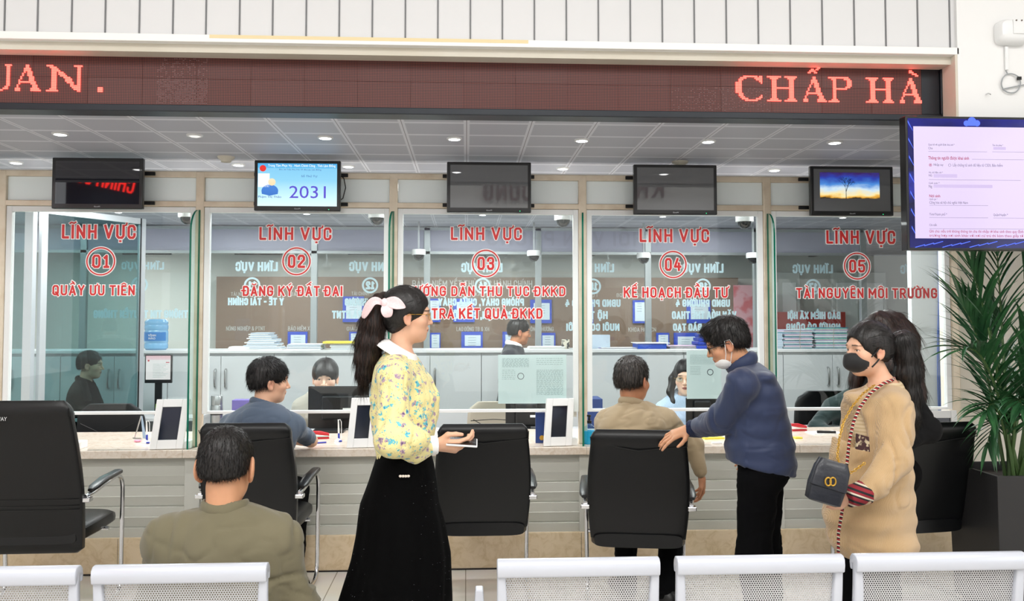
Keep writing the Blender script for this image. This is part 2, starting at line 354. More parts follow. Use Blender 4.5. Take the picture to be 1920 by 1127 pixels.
# fascia over the counters
mb = MB(); mb.box((-7, YF, ZT+.005), (XE, YF+.05, HALL)); mat('panel_white', '#DADADB', .45); struct('wall_fascia', mb, 'panel_white')
mb = MB()
xs = [W(px, 40, YF-.004)[0] for px in [8, 70, 134, 197, 261, 324, 386, 449, 511, 574, 636, 698, 760, 821, 882, 942, 1002, 1062, 1122, 1182, 1242, 1302, 1362, 1422, 1482, 1542, 1602, 1661, 1721, 1781]]
for x in [xs[0]-.167*k for k in range(1, 26)]+xs: mb.box((x-.0035, YF-.004, ZT+.012), (x+.0035, YF+.002, HALL))
struct('trim_1', mb, 'groove')
mb = MB(); mb.box((-7, YF-.02, ZT-.015), (XE+.01, YF+.12, ZT+.022)); struct('trim_2', mb, 'trim_white', bevel=.003)
mb = MB(); mb.box((W(395, 70, YF)[0], YF-.021, ZT+.004), (W(990, 78, YF)[0], YF-.0195, ZT+.021)); struct('trim_3', mb, 'stain')
# soffit of the recess round the display and its right cheek
mb = MB(); mb.box((-7, YF+.02, ZT-.055), (XE, YL+.1, ZT-.012)); struct('trim_4', mb, 'soffit')
mb = MB(); mb.box((XE-.012, YF-.018, ZR-.02), (XE, YL+.12, ZT)); struct('trim_5', mb, 'soffit')
# wall to the right: bulkhead above, cream wall below beside the partition
mb = MB(); mb.box((XE, YF-.02, 2.12), (7.6, YF+.12, HALL)); struct('wall_bulkhead', mb, 'wall_white')
XR = W(1800, 700, 5.66)[0]
mb = MB(); mb.box((XR, 5.66, 0), (7.6, 5.9, 2.2)); struct('wall_back', mb, 'wall_cream')
mb = MB(); mb.box((XR, 5.65, 0), (7.6, 5.66, .035)); struct('baseboard_back', mb, 'stone')
# column in the clerks' room
x0 = W(1710, 600, 6.7)[0]; mb = MB(); mb.box((x0, 6.7, 0), (x0+.7, 6.76, CEIL)); mat('column_grey', '#D3D7D9', .55); struct('wall_column', mb, 'column_grey')
# two panelled double doors on the far wall
mat('door_white', '#D4D6D2', .4)
for k, (a, b_) in enumerate([(1425, 1500), (1560, 1662)]):
    xa, xb = W(a, 600, 12.26)[0], W(b_, 600, 12.26)[0]
    d = MB().box((xa, 12.24, 0), (xb, 12.3, 2.25)); 
    d = struct('door_%d' % (k+1), d, 'door_white', bevel=.01)
    q = MB(); q.box((xa+.06, 12.225, .2), ((xa+xb)/2-.03, 12.24, 2.1)); q.box(((xa+xb)/2+.03, 12.225, .2), (xb-.06, 12.24, 2.1)); q.build('door_panel', 'frame_white', d, bevel=.008)
# ------------------------------------------------------------------ display board with red letters made of lit dots
led = thing('display_board', (0.0, YL, ZR), 'long dark red dot matrix display board spelling red letters above the service windows', 'sign')
zL0, zL1 = 2.6, 2.6
def zline(a, b):  # not quite level in the picture: use the mean
    return (a+b)/2
z0 = W(960, 204, YL)[2]; z1 = W(960, 107, YL)[2]; xl, xr = -6.5, W(1729, 150, YL)[0]
mat('board_case', '#1D2229', .35, .3)
mb = MB(); xc = W(1770, 160, YL)[0]
mb.box((xl-.05, YL+.0, z0-.035), (xc, YL+.12, z0)); mb.box((xl-.05, YL, z1), (xc, YL+.12, z1+.036)); mb.box((xr+.10, YL, z0), (xc, YL+.12, z1)); mb.box((xr, YL+.012, z0), (xr+.10, YL+.12, z1))
mb.build('casing', 'board_case', led, bevel=.004)
pitch = (z1-z0)/32.0
m = mat('display_face', '#1E0A09', .5); nt, b = nodes_of(m)
tc = nt.nodes.new('ShaderNodeTexCoord'); mp = nt.nodes.new('ShaderNodeVectorMath'); mp.operation = 'SCALE'; mp.inputs['Scale'].default_value = 1/pitch
nt.links.new(tc.outputs['Object'], mp.inputs[0]); fr = nt.nodes.new('ShaderNodeVectorMath'); fr.operation = 'FRACTION'; nt.links.new(mp.outputs[0], fr.inputs[0])
sb = nt.nodes.new('ShaderNodeVectorMath'); sb.operation = 'SUBTRACT'; sb.inputs[1].default_value = (.5, .5, .5); nt.links.new(fr.outputs[0], sb.inputs[0])
ml = nt.nodes.new('ShaderNodeVectorMath'); ml.operation = 'MULTIPLY'; ml.inputs[1].default_value = (1, 0, 1); nt.links.new(sb.outputs[0], ml.inputs[0])
ln = nt.nodes.new('ShaderNodeVectorMath'); ln.operation = 'LENGTH'; nt.links.new(ml.outputs[0], ln.inputs[0])
r = nt.nodes.new('ShaderNodeValToRGB'); r.color_ramp.elements[0].position = .28; r.color_ramp.elements[0].color = rgb('#7A3328'); r.color_ramp.elements[1].position = .42; r.color_ramp.elements[1].color = rgb('#170706')
nt.links.new(ln.outputs['Value'], r.inputs[0])
# each module has its own dustiness
br = nt.nodes.new('ShaderNodeTexBrick'); br.offset = 0; br.inputs['Scale'].default_value = 1; br.inputs['Brick Width'].default_value = pitch*32; br.inputs['Row Height'].default_value = pitch*16; br.inputs['Mortar Size'].default_value = .0008
br.inputs['Color1'].default_value = (0, 0, 0, 1); br.inputs['Color2'].default_value = (1, 1, 1, 1); br.inputs['Mortar'].default_value = (0, 0, 0, 1)
sw = nt.nodes.new('ShaderNodeSeparateXYZ'); cw = nt.nodes.new('ShaderNodeCombineXYZ'); nt.links.new(tc.outputs['Object'], sw.inputs[0]); nt.links.new(sw.outputs[0], cw.inputs[0]); nt.links.new(sw.outputs[2], cw.inputs[1]); nt.links.new(cw.outputs[0], br.inputs['Vector'])
mq = nt.nodes.new('ShaderNodeMath'); mq.operation = 'MULTIPLY'; mq.inputs[1].default_value = .05; nt.links.new(br.outputs[0], mq.inputs[0])
mx = nt.nodes.new('ShaderNodeMixRGB'); mx.inputs[2].default_value = rgb('#8E8080'); nt.links.new(mq.outputs[0], mx.inputs[0]); nt.links.new(r.outputs[0], mx.inputs[1]); nt.links.new(mx.outputs[0], b.inputs['Base Color'])
fc = MB().box((xl, YL+.010, z0), (xr, YL+.1, z1)); fo = fc.build('dot_panel', 'display_face', led)
# shift the origin of the face so the dots start at its lower right corner
L = Vector((xr, YL, z0)); fo.data.transform(Matrix.Translation(Vector(led.location)-L)); fo.location = L-Vector(led.location)
# module seams and the dusty module
mat('seam_dark', '#140A0A', .7); mat('dusty', '#8C7D80', .6)
mb = MB()
for k in range(0, 30):
    x = xr-k*pitch*32; mb.box((x-.0006, YL+.0085, z0), (x+.0006, YL+.0095, z1)) if x > xl else None
mb.box((xl, YL+.0085, (z0+z1)/2-.0006), (xr, YL+.0095, (z0+z1)/2+.0006)); mb.build('module_seam', 'seam_dark', led)
mb = MB(); random.seed(4); xa, xb = W(293, 150, YL)[0], W(391, 150, YL)[0]; n = int((xb-xa)/pitch)
for i in range(n):
    for j in range(32):
        if random.random() < (.75 if j < 16 else .25):
            x = xa+i*pitch; z = z0+j*pitch; mb.box((x, YL+.008, z-.0006), (x+pitch*random.uniform(.5, 1), YL+.009, z+.0006))
xa, xb = W(1260, 150, YL)[0], W(1450, 150, YL)[0]; n = int((xb-xa)/pitch)
for i in range(n):
    for j in range(16):
        if random.random() < .22: x = xa+i*pitch; z = z0+j*pitch; mb.box((x, YL+.008, z-.0005), (x+pitch*random.uniform(.4, .9), YL+.009, z+.0005))
mb.build('dust_speckle', 'dusty', led)['kind'] = 'stuff'
mat('led_lit', '#FF5040', .5, emit='#FF4A40', es=4.2)
GL = {
'A': ['.......##.......','.......##.......','......####......','......####......','......#.###.....','.....#..###.....','.....#..###.....','....#....###....','....#....###....','...#.....###....','...##########...','...#......###...','..#........###..','..#........###..','.###......#####.','.###......######'],
'N': ['###.........####','.###.........##.','..###........##.','..####.......##.','..##.##......##.','..##.###.....##.','..##..###....##.','..##...###...##.','..##....###..##.','..##....###..##.','..##.....###.##.','..##......##.##.','..##......#####.','..##.......####.','.###........###.','#####........##.'],
'U': ['#####......####.','.###........##..']+['.###........##..']*11+['..##.......##...','..####....###...','....######......'],
'C': ['....########.##.','..####....#####.','.###.......####.','.##..........##.','###...........#.','###.............','###.............','###.............','###.............','###.............','###.............','.###............','.###..........#.','..###........##.','...####....###..','.....#######....'],
'H': ['######..######','.####....####.','..##......##..','..##......##..','..##......##..','..##......##..','..##......##..','..##########..','..##......##..','..##......##..','..##......##..','..##......##..','..##......##..','..##......##..','.####....####.','######..######'],
'P': ['###########..','.###....####.','..##......###','..##......###','..##......###','..##......###','..##.....###.','..########...','..##.........','..##.........','..##.........','..##.........','..##.........','..##.........','.####........','######.......'],
}
def led_word(glyphs):
    mb = MB()
    for ch, c0, r0, marks in glyphs:
        g = GL[ch] if isinstance(ch, str) else ch
        if marks: g = [''.join(row[min(int(i*len(row)/marks), len(row)-1)] for i in range(marks)) for row in g]
        for j, row in enumerate(g):
            for i, q in enumerate(row):
                if q == '#':
                    x = xr+(c0+i+.5)*pitch; z = z0+(r0-j+.5)*pitch; s = pitch*.36
                    mb.box((x-s, YL+.005, z-s), (x+s, YL+.010, z+s))
    return mb
dot = ['###', '###', '###']
def colp(px): return int(round((W(px, 150, YL)[0]-xr)/pitch))
grave = ['##....', '###...', '..###.', '....##']; acute = ['.......##', '......##.', '..##.##..', '.####....', '##..##...']
glyphs = [('U', colp(-32), 22, 17), ('A', colp(25)-1, 22, 17), ('N', colp(84), 22, 21), (dot, colp(181), 9, 0),
          ('C', colp(1380), 22, 18), ('H', colp(1438), 22, 19), ('A', colp(1500), 22, 17), ('P', colp(1553), 22, 15), ('H', colp(1625), 22, 18), ('A', colp(1684), 22, 15),
          (acute, colp(1517), 29, 0), (grave, colp(1705), 27, 0)]
led_word(glyphs).build('lit_dots', 'led_lit', led)['kind'] = 'stuff'
# ------------------------------------------------------------------ partition of beige posts, frosted panes, top rails
XP = [-2.955+1.24*i for i in range(-2, 6)]; XP[-1] += .038
pf = thing('partition_frame', (XP[2], YG, CT), 'beige metal partition frame with frosted panes standing on the counter', 'partition')
for x in XP:
    MB().box((x-.027, YG-.03, CT), (x+.027, YG+.03, 2.53)).build('post', 'frame_beige', pf, bevel=.006)
MB().box((XP[0], YG-.028, 2.492), (XP[-1], YG+.028, 2.53)).build('rail', 'frame_beige', pf, bevel=.004)
MB().box((XP[0], YG-.028, 2.302), (XP[-1], YG+.028, 2.338)).build('rail', 'frame_beige', pf, bevel=.004)
for i in range(len(XP)-1):
    MB().box((XP[i]+.028, YG-.008, 2.339), (XP[i+1]-.028, YG+.008, 2.491)).build('frosted_pane', 'frosted', pf)
MB().box((XP[0], YG-.01, 2.5302), (XP[-1], YG+.03, 2.538)).build('cable_trunking', 'trim_white', pf)
names = [None, None, ('01', 'QUẦY ƯU TIÊN'), ('02', 'ĐĂNG KÝ ĐẤT ĐAI'), ('03', 'HƯỚNG DẪN THỦ TỤC ĐKKD'), ('04', 'KẾ HOẠCH ĐẦU TƯ'), ('05', 'TÀI NGUYÊN MÔI TRƯỜNG')]
B = {0: ((125, 263), (421, 447.5), (189, 490), [('QUẦY ƯU TIÊN', 110, 263, 534.5, 553.7)]),
     1: ((491, 626), (426, 450), (556, 490), [('ĐĂNG KÝ ĐẤT ĐAI', 462, 646.5, 536, 555)]),
     2: ((846, 979), (426, 450), (911, 494), [('HƯỚNG DẪN THỦ TỤC ĐKKD', 765, 1059, 536.5, 555), ('TRẢ KẾT QUẢ ĐKKD', 811.5, 1016.5, 578, 597.5)]),
     3: ((1196, 1326), (429, 454), (1262, 496), [('KẾ HOẠCH ĐẦU TƯ', 1166, 1359, 538.5, 558)]),
     4: ((1542, 1671), (432, 457), (1607, 499), [('TÀI NGUYÊN MÔI TRƯỜNG', 1485, 1746, 540, 559)])}
YT = YG-.007
def ring(name, c, r, w, y, m, parent, depth=.001):
    mb = MB(); n = 64; vs = []; fs = []
    for k in range(n):
        a = 2*PI*k/n
        for rr in (r-w/2, r+w/2):
            for yy in (y-depth/2, y+depth/2): vs.append((c[0]+rr*math.cos(a), yy, c[1]+rr*math.sin(a)))
    for k in range(n):
        l = (k+1) % n; A = [4*k+q for q in range(4)]; D = [4*l+q for q in range(4)]
        fs += [(A[0], A[2], D[2], D[0]), (A[1], D[1], D[3], A[3]), (A[0], D[0], D[1], A[1]), (A[2], A[3], D[3], D[2])]
    mb.add(vs, fs); return mb.build(name, m, parent)
def sticker(body, x0, x1, z0, z1, parent):
    stroke_mesh(body, x0, x1, z0, z1, YT+.0005, .001, grow=.0050).build('lettering_outline', 'white_vinyl', parent)
    stroke_mesh(body, x0, x1, z0, z1, YT-.0012, .001).build('lettering', 'red_vinyl', parent)
labs = ['service window lettered QUẦY ƯU TIÊN with number 01', 'service window lettered ĐĂNG KÝ ĐẤT ĐAI with number 02', 'service window lettered HƯỚNG DẪN THỦ TỤC ĐKKD with number 03',
        'service window lettered KẾ HOẠCH ĐẦU TƯ with number 04', 'service window lettered TÀI NGUYÊN MÔI TRƯỜNG with number 05']
for i in range(5):
    a, b_ = XP[i+2]+.028, XP[i+3]-.028
    sw_ = thing('service_window', ((a+b_)/2, YG, .98), labs[i]+', set between beige posts', 'window', 'numbered service windows')
    w = .034; zt = 2.30; zb = .972
    mb = MB(); mb.box((a, YG-.02, zb), (a+w, YG+.02, zt)); mb.box((b_-w, YG-.02, zb), (b_, YG+.02, zt)); mb.box((a+w, YG-.02, zt-w), (b_-w, YG+.02, zt)); mb.box((a+w, YG-.02, zb), (b_-w, YG+.02, zb+.018))
    mb.build('frame', 'frame_white', sw_, bevel=.002)
    MB().box((a+w, YG-.003, zb+.018), (b_-w, YG+.003, zt-w)).build('glass_pane', 'glass', sw_)
    (lx0, lx1), (ly0, ly1), (cx, cy), rows = B[i]
    p = lambda px, py: W(px, py, YT)
    sticker('LĨNH VỰC', p(lx0, 0)[0], p(lx1, 0)[0], p(lx0, ly1)[2], p(lx0, ly0)[2], sw_)
    c = p(cx, cy); s = c[2]-p(cx, cy+1)[2]
    ring('number_ring', (c[0], c[2]), .0865, .020, YT+.0005, 'white_vinyl', sw_); ring('number_ring', (c[0], c[2]), .0865, .0085, YT-.0012, 'red_vinyl', sw_)
    sticker('0%d' % (i+1), c[0]-.056, c[0]+.056, c[2]-.043, c[2]+.043, sw_)
    for (t, x0, x1, y0, y1) in rows:
        sticker(t, p(x0, 0)[0], p(x1, 0)[0], p(x0, y1)[2], p(x0, y0)[2], sw_)
# glass fins between the windows, green edges, rounded front top corner
fl = ['left of the three black chairs, between windows 01 and 02', 'between windows 02 and 03 behind the walking woman', 'between windows 03 and 04 beside the blue hand gel', 'between windows 04 and 05 behind the leaning man']
for i, pxf in enumerate([355, 729, 1093, 1454]):
    xb = XP[i+3]; xf = W(pxf, 600, CF+.03)[0]; yb = YG-.032; yf = CF+.03
    gd = thing('glass_divider', (xf, yf, CT), 'green edged glass divider fin '+fl[i], 'glass panel', 'glass fins between the windows')
    prof = [(yb, CT), (yf, CT)]; R_ = .09; zt = 2.28
    for k in range(7):
        t = PI/2*k/6; prof.append((yf+R_-R_*math.cos(t), zt-R_*1.6+R_*1.6*math.sin(t)))
    prof.append((yb, zt)); n = len(prof)
    fx = lambda y: xf+(xb-xf)*(y-yf)/(yb-yf)
    vs = [(fx(y)-.006, y, z) for y, z in prof]+[(fx(y)+.006, y, z) for y, z in prof]
    mb = MB(); mb.add(vs, [tuple(range(n-1, -1, -1)), tuple(range(n, 2*n))]); mb.build('glass_pane', 'glass_green', gd)
    mb = MB(); mb.add(vs, [(k, k+1, n+k+1, n+k) for k in range(n-1)]+[(n-1, 0, n, 2*n-1)]); mb.build('polished_edge', 'glass_edge', gd)
# ------------------------------------------------------------------ counter
x0, x1 = -6.2, W(1826, 860, CF)[0]
ct = thing('reception_counter', (0, CF+.3, 0), 'long beige marble reception counter with grey slatted front and stone plinth', 'counter')
mb = MB(); mb.box((x0, CF, CT-.05), (x1, CB, CT)); mb.build('countertop', 'marble', ct, bevel=.004)
mat('joint', '#8A7C68', .8); 
for px in (342, 1100, 1500, -300): x = W(px, 850, CF)[0]; MB().box((x-.001, CF-.0008, CT-.05), (x+.001, CF+.4, CT+.0006)).build('joint', 'joint', ct)
mat('slat_grey', '#C9C9C1', .4, noise=(2, '#BFBDB0', .4, .8)); sy = CF+.055
prof = [(sy, .725)]
z = .665
prof += [(sy+.008, z)]
while z > .24:
    prof += [(sy-.016, z-.002), (sy-.010, z-.060), (sy-.014, z-.063), (sy+.006, z-.124), (sy+.010, z-.128)]; z -= .128
prof += [(sy-.016, z-.002), (sy-.016, .225), (sy+.05, .225), (sy+.05, .725)]
x2 = W(1800, 900, sy)[0]
MB().prism(prof, 0, x0+.1, x2).build('slatted_panel', 'slat_grey', ct)
for i, x in enumerate(XP[1:]+[x2+.0]):
    x = min(x+.01, x2-.04); MB().box((x-.05, sy-.024, .222), (x+.045, sy+.03, .72)).build('upright_strip', 'slat_grey', ct, bevel=.004)
mb = MB(); mb.box((x0+.1, CF+.02, 0), (x2, CF+.12, .224)); mb.build('stone_plinth', 'stone', ct, bevel=.003)
for px in (218, 1091, 1280, 700): x = W(px, 1040, CF)[0]; MB().box((x-.001, CF+.019, 0), (x+.001, CF+.021, .22)).build('joint', 'seam_dark', ct)
mb = MB(); mb.box((x0, CF+.012, 0), (x2, CF+.021, .008)); mb.build('dark_foot_strip', 'seam_dark', ct)  # thin dark strip along the foot of the plinth
mb = MB(); mb.box((x0+.1, CF+.15, 0), (x2-.02, CF+.2, CT-.06)); mb.box((x2-.05, CF+.12, 0), (x2, CB-.1, CT-.06)); mb.build('inner_panel', 'slat_grey', ct)
# ------------------------------------------------------------------ downlights
mat('lamp_ring', '#D9D9D9', .3); mat('lamp_glow', '#FFFFFF', .5, emit='#FFFFFF', es=9)
mat('lamp_dim', '#E9E9E9', .4, emit='#FFFFFF', es=.5)  # dim lens, given a weak glow of its own without a lamp
def downlight(px, py, on, lab, grp, fixed=None):
    g = G(px, py, CEIL); r = .042
    t = thing('downlight', (g[0], g[1], CEIL), lab, 'ceiling light', grp)
    MB().lathe([(r*.78, -.004), (r*.8, -.010), (r*1.02, -.008), (r*1.08, .0)], (g[0], g[1], CEIL), 28).build('trim_ring', 'lamp_ring', t, smooth=True)
    MB().lathe([(r*.1, -.013), (r*.5, -.012), (r*.8, -.006)], (g[0], g[1], CEIL), 24).build('lens', 'lamp_glow' if on else 'lamp_dim', t, smooth=True)
    if on:
        d = bpy.data.lights.new('downlight_bulb', 'AREA'); d.shape = 'DISK'; d.size = r*1.4; d.energy = 3.6; d.color = (.97, .98, 1); d.spread = 2.4
        o = bpy.data.objects.new('downlight_bulb', d); COL.objects.link(o); o.parent = t; o.location = (0, 0, -.02)
row1 = [(113, 250, 1), (365, 253, 0), (610, 257, 1), (852, 259, 1), (1091, 262, 1), (1328, 264, 1), (1565, 266, 1)]
row2 = [(30, 304, 1), (447, 308, 1), (653, 311, 1), (1055, 315, 1), (1452, 318, 1)]
nm = ['leftmost', 'second', 'third', 'fourth', 'fifth', 'sixth', 'rightmost']
for k, (a, b_, on) in enumerate(row1): downlight(a, b_, on, '%s round downlight of the ceiling row nearest the display board' % nm[k]+('' if on else ', dim'), 'recessed downlights')
nb = ['above the left end of window 01', 'up left of the blue queue screen', 'up right of the blue queue screen', 'between the two grey screens', 'between the grey screen and the sunset screen']
for k, (a, b_, on) in enumerate(row2): downlight(a, b_, on, 'small recessed downlight close above the partition, '+nb[k], 'recessed downlights')
for k, (a, b_) in enumerate([(222, 397), (575, 400), (905, 402), (1243, 405), (1580, 407)]): downlight(a, b_, 1, 'bright recessed downlight glowing behind the glass under screen of window 0%d' % (k+1), 'recessed downlights')
for k, (a, b_) in enumerate([(60, 467), (235, 468), (475, 469), (690, 470), (1115, 471), (1310, 472), (1540, 472)]):
    g = G(a, b_, CEIL2); t = thing('downlight', (g[0], g[1], CEIL2), 'distant glowing downlight of the far room ceiling, number %s from the left' % ['one', 'two', 'three', 'four', 'five', 'six', 'seven'][k], 'ceiling light', 'recessed downlights')
    MB().lathe([(.06, -.012), (.085, -.008), (.09, 0)], (g[0], g[1], CEIL2), 24).build('lens', 'lamp_glow', t)
# smoke detector
g = G(424, 294, CEIL); sd = thing('smoke_detector', (g[0], g[1], CEIL), 'small beige smoke detector on the ceiling above the blue queue screen', 'smoke detector')
MB().lathe([(.0, -.035), (.03, -.035), (.036, -.02), (.05, -.012), (.055, 0)], (g[0], g[1], CEIL), 24).build('housing', 'soffit', sd, smooth=True)
g = G(1275, 303, CEIL); sd = thing('smoke_detector', (g[0], g[1], CEIL), 'small beige smoke detector on the ceiling above the screen of window 04', 'smoke detector')
MB().lathe([(.0, -.035), (.03, -.035), (.036, -.02), (.05, -.012), (.055, 0)], (g[0], g[1], CEIL), 24).build('housing', 'soffit', sd, smooth=True)
# ------------------------------------------------------------------ lofted shapes
def loft(mb, secs, n=28, capfn=True):
    """secs: list of (centre, half_u, half_v, U, V, exponent); closed loft with capped ends"""
    base = len(secs); vs = []
    for (c, a, b, U, V, e) in secs:
        c = Vector(c); U = Vector(U); V = Vector(V)
        for k in range(n):
            t = 2*PI*k/n; ct, st = math.cos(t), math.sin(t)
            x = math.copysign(abs(ct)**(2/e), ct)*a; y = math.copysign(abs(st)**(2/e), st)*b
            vs.append(c+U*x+V*y)
    fs = [(i*n+k, i*n+(k+1) % n, (i+1)*n+(k+1) % n, (i+1)*n+k) for i in range(base-1) for k in range(n)]
    fs += [tuple(range(n-1, -1, -1)), tuple(range((base-1)*n, base*n))]
    mb.add(vs, fs)
def arc(p0, p1, p2, n=6):
    a, b, c = map(Vector, (p0, p1, p2)); return [a*(1-t)**2+b*2*t*(1-t)+c*t*t for t in [i/n for i in range(n+1)]]
mat('leather', '#0C0D0F', .34, bump=(260, .12, .002), spec=.4); mat('chrome', '#DCDDE0', .12, 1.0); mat('leather_dark', '#0E0E10', .3); mat('seam', '#050506', .5)
X_, Y_, Z_ = (1, 0, 0), (0, 1, 0), (0, 0, 1)
def back_sections(z0, z1, hw, lean, thick, top_roll):
    S_ = []
    N = 34
    for i in range(N+1):
        v = i/N; z = z0+(z1-z0)*v
        w = hw*(.93+.07*math.sin(PI*min(1, v*1.15)))*(1 if v > .02 else .9)
        if v > .93: w *= 1-(v-.93)*1.0-(.9*((v-.93)/.07)**3*.06)
        t = thick*(math.sqrt(max(.05, 1-((v-.95)/.05)**2)) if v > .95 else (math.sqrt(max(.08, 1-((.03-v)/.03)**2)) if v < .03 else 1))
        y = -.20-lean*v**1.6+.05*(1-v)**3
        if top_roll: y -= 0; t += top_roll*math.exp(-((v-.92)/.045)**2)*(1 if v < .95 else max(0, 1-(v-.95)/.05))
        S_.append(((0, y, z), w, t, X_, Y_, 6))
    return S_
def office_chair(label, loc, rz, kind='mid', group='black leather visitor chairs with chrome sled legs'):
    t = thing('office_chair', (0, 0, 0), label, 'chair', group)
    if kind == 'mid': z0, z1, hw, lean = .425, 1.02, .262, .10
    else: z0, z1, hw, lean = .36, 1.17, .31, .13
    b = MB(); loft(b, back_sections(z0, z1, hw, lean, .030, .010), 32); bo = b.build('backrest', 'leather', t, smooth=True, world=False)
    # stitched seam of the head pad
    yb = lambda z, x=0: (-.20-lean*((z-z0)/(z1-z0))**1.6+.05*(1-(z-z0)/(z1-z0))**3)-.0305
    zs = z1-.085; pts = [(-hw*.93, yb(zs)-.001, zs+.035), (-hw*.8, yb(zs)-.002, zs+.02), (-hw*.35, yb(zs)-.002, zs-.005), (0, yb(zs)-.0025, zs-.02), (hw*.35, yb(zs)-.002, zs-.008), (hw*.93, yb(zs)-.001, zs+.006)]
    if kind == 'mid': s = MB(); s.tube(pts, .0028, 6); s.build('seam', 'seam', bo, smooth=True, world=False)
    for P2 in ([(-hw*.92, yb(zs)-.001, zs+.03), (-hw*.925, yb(z1)+.004, z1-.035)], [(hw*.92, yb(zs)-.001, zs+.006), (hw*.925, yb(z1)+.004, z1-.035)]):
        s = MB(); s.tube(P2, .0022, 6); s.build('seam', 'seam', bo, smooth=True, world=False)
    if kind == 'high':
        for zz in (.62, .655, .60+.0): 
            q = MB(); q.tube([(x, yb(zz)-.0012, zz) for x in (-hw*.96, 0, hw*.96)], .0022, 6); q.build('seam', 'seam', bo, world=False)
    m = MB(); zt = .485 if kind == 'mid' else .50
    loft(m, [((0, -.20, zt-.05), hw*.86, .035, X_, Z_, 5), ((0, -.15, zt-.045), hw*.93, .045, X_, Z_, 5), ((0, .05, zt-.045), hw*.95, .048, X_, Z_, 5), ((0, .22, zt-.04), hw*.95, .048, X_, Z_, 5), ((0, .28, zt-.05), hw*.92, .038, X_, Z_, 5), ((0, .30, zt-.06), hw*.88, .02, X_, Z_, 5)], 28)
    m.build('seat', 'leather', t, smooth=True, world=False)
    for sx in (-1, 1):
        x = sx*(hw+.015); za = .66 if kind == 'mid' else .695
        P = [(x*.97, -.24, .016), (x*.97, .18, .016)]+arc((x*.97, .18, .016), (x*.97, .29, .016), (x*.98, .285, .12))[1:]+[(x, .27, za-.10)]+arc((x, .27, za-.1), (x, .27, za), (x, .17, za+.005))[1:]+[(x, -.14, za-.025), (x*.97, -.21, za-.035)]
        f = MB(); f.tube(P, .0125, 12, sx=1.0); f.build('side_frame', 'chrome', t, smooth=True, world=False)
        a = MB(); loft(a, [((x, .24, za+.012), .010, .006, X_, Z_, 3), ((x, .20, za+.024), .026, .013, X_, Z_, 3), ((x, .0, za+.018), .029, .015, X_, Z_, 3), ((x, -.13, za+.0), .027, .014, X_, Z_, 3), ((x, -.17, za-.008), .015, .008, X_, Z_, 3)], 16); a.build('armrest', 'leather_dark', t, smooth=True, world=False)
        k = MB(); k.bc((x*.985, -.20, za-.05), (.045, .05, .022)); k.build('bracket', 'chrome', t, bevel=.004, world=False)
    c = MB(); c.tube([(-hw, .12, zt-.08), (hw, .12, zt-.08)], .011, 10); c.build('crossbar', 'chrome', t, smooth=True, world=False)
    t.location = (loc[0], loc[1], 0); t.rotation_euler = (0, 0, rz)
    return t
def at(px, py, Y): return W(px, py, Y)
# positions of the visitor chairs: centre of backrest in the picture, at depth Y; the seat centre lies .2 further in
p = at(466, 800, 4.72); chair_polo = office_chair('black leather visitor chair under the man in the grey-blue polo shirt', (p[0], p[1]+.28), math.radians(-2))
p = at(906, 800, 4.62); office_chair('empty black leather visitor chair right of the walking woman in front of window 03', (p[0], p[1]+.28), 0)
p = at(1213, 800, 4.33); office_chair('black leather visitor chair gripped by the leaning man in the navy jacket', (p[0], p[1]+.28), math.radians(-9))
p = at(1738, 800, 4.55); office_chair('black leather visitor chair half hidden behind the women, at the right end of the counter', (p[0], p[1]+.28), math.radians(8))
p = at(30, 800, 4.50); big = office_chair('large high-backed black leather chair at the far left edge', (p[0], p[1]+.28), math.radians(1), 'high', 'high-backed chair')
del big['group']
# maker's mark on the high-backed chair
mat('silver_mark', '#D8D8DA', .3, .6)
o = text_fit('maker_mark', 'PWAY', -.080, -.016, 1.072, 1.090, -.3500, 'silver_mark', big, bold=.01, local=True)
# ------------------------------------------------------------------ perforated steel waiting benches
mat('bench_white', '#CCD0DA', .28, .15)
m = mat('bench_perforated', '#C6C7CA', .35, .3); nt, b = nodes_of(m)
tc = nt.nodes.new('ShaderNodeTexCoord'); sp = nt.nodes.new('ShaderNodeSeparateXYZ'); nt.links.new(tc.outputs['UV'], sp.inputs[0])
def mth(op, a, b2=None, nt_=nt):
    n = nt_.nodes.new('ShaderNodeMath'); n.operation = op
    for i, v in enumerate((a, b2)):
        if v is None: continue
        if isinstance(v, (int, float)): n.inputs[i].default_value = v
        else: nt_.links.new(v, n.inputs[i])
    return n.outputs[0]
pt = .0078
u = mth('DIVIDE', sp.outputs[0], pt); v = mth('DIVIDE', sp.outputs[1], pt*.866); row = mth('FLOOR', v); odd = mth('MODULO', row, 2.0)
u2 = mth('ADD', u, mth('MULTIPLY', odd, .5)); fu = mth('SUBTRACT', mth('FRACT', u2), .5); fv = mth('MULTIPLY', mth('SUBTRACT', mth('FRACT', v), .5), .866)
dd = mth('SQRT', mth('ADD', mth('MULTIPLY', fu, fu), mth('MULTIPLY', fv, fv))); hole = mth('LESS_THAN', dd, .27)
nt.links.new(mth('SUBTRACT', 1.0, hole), b.inputs['Alpha'])
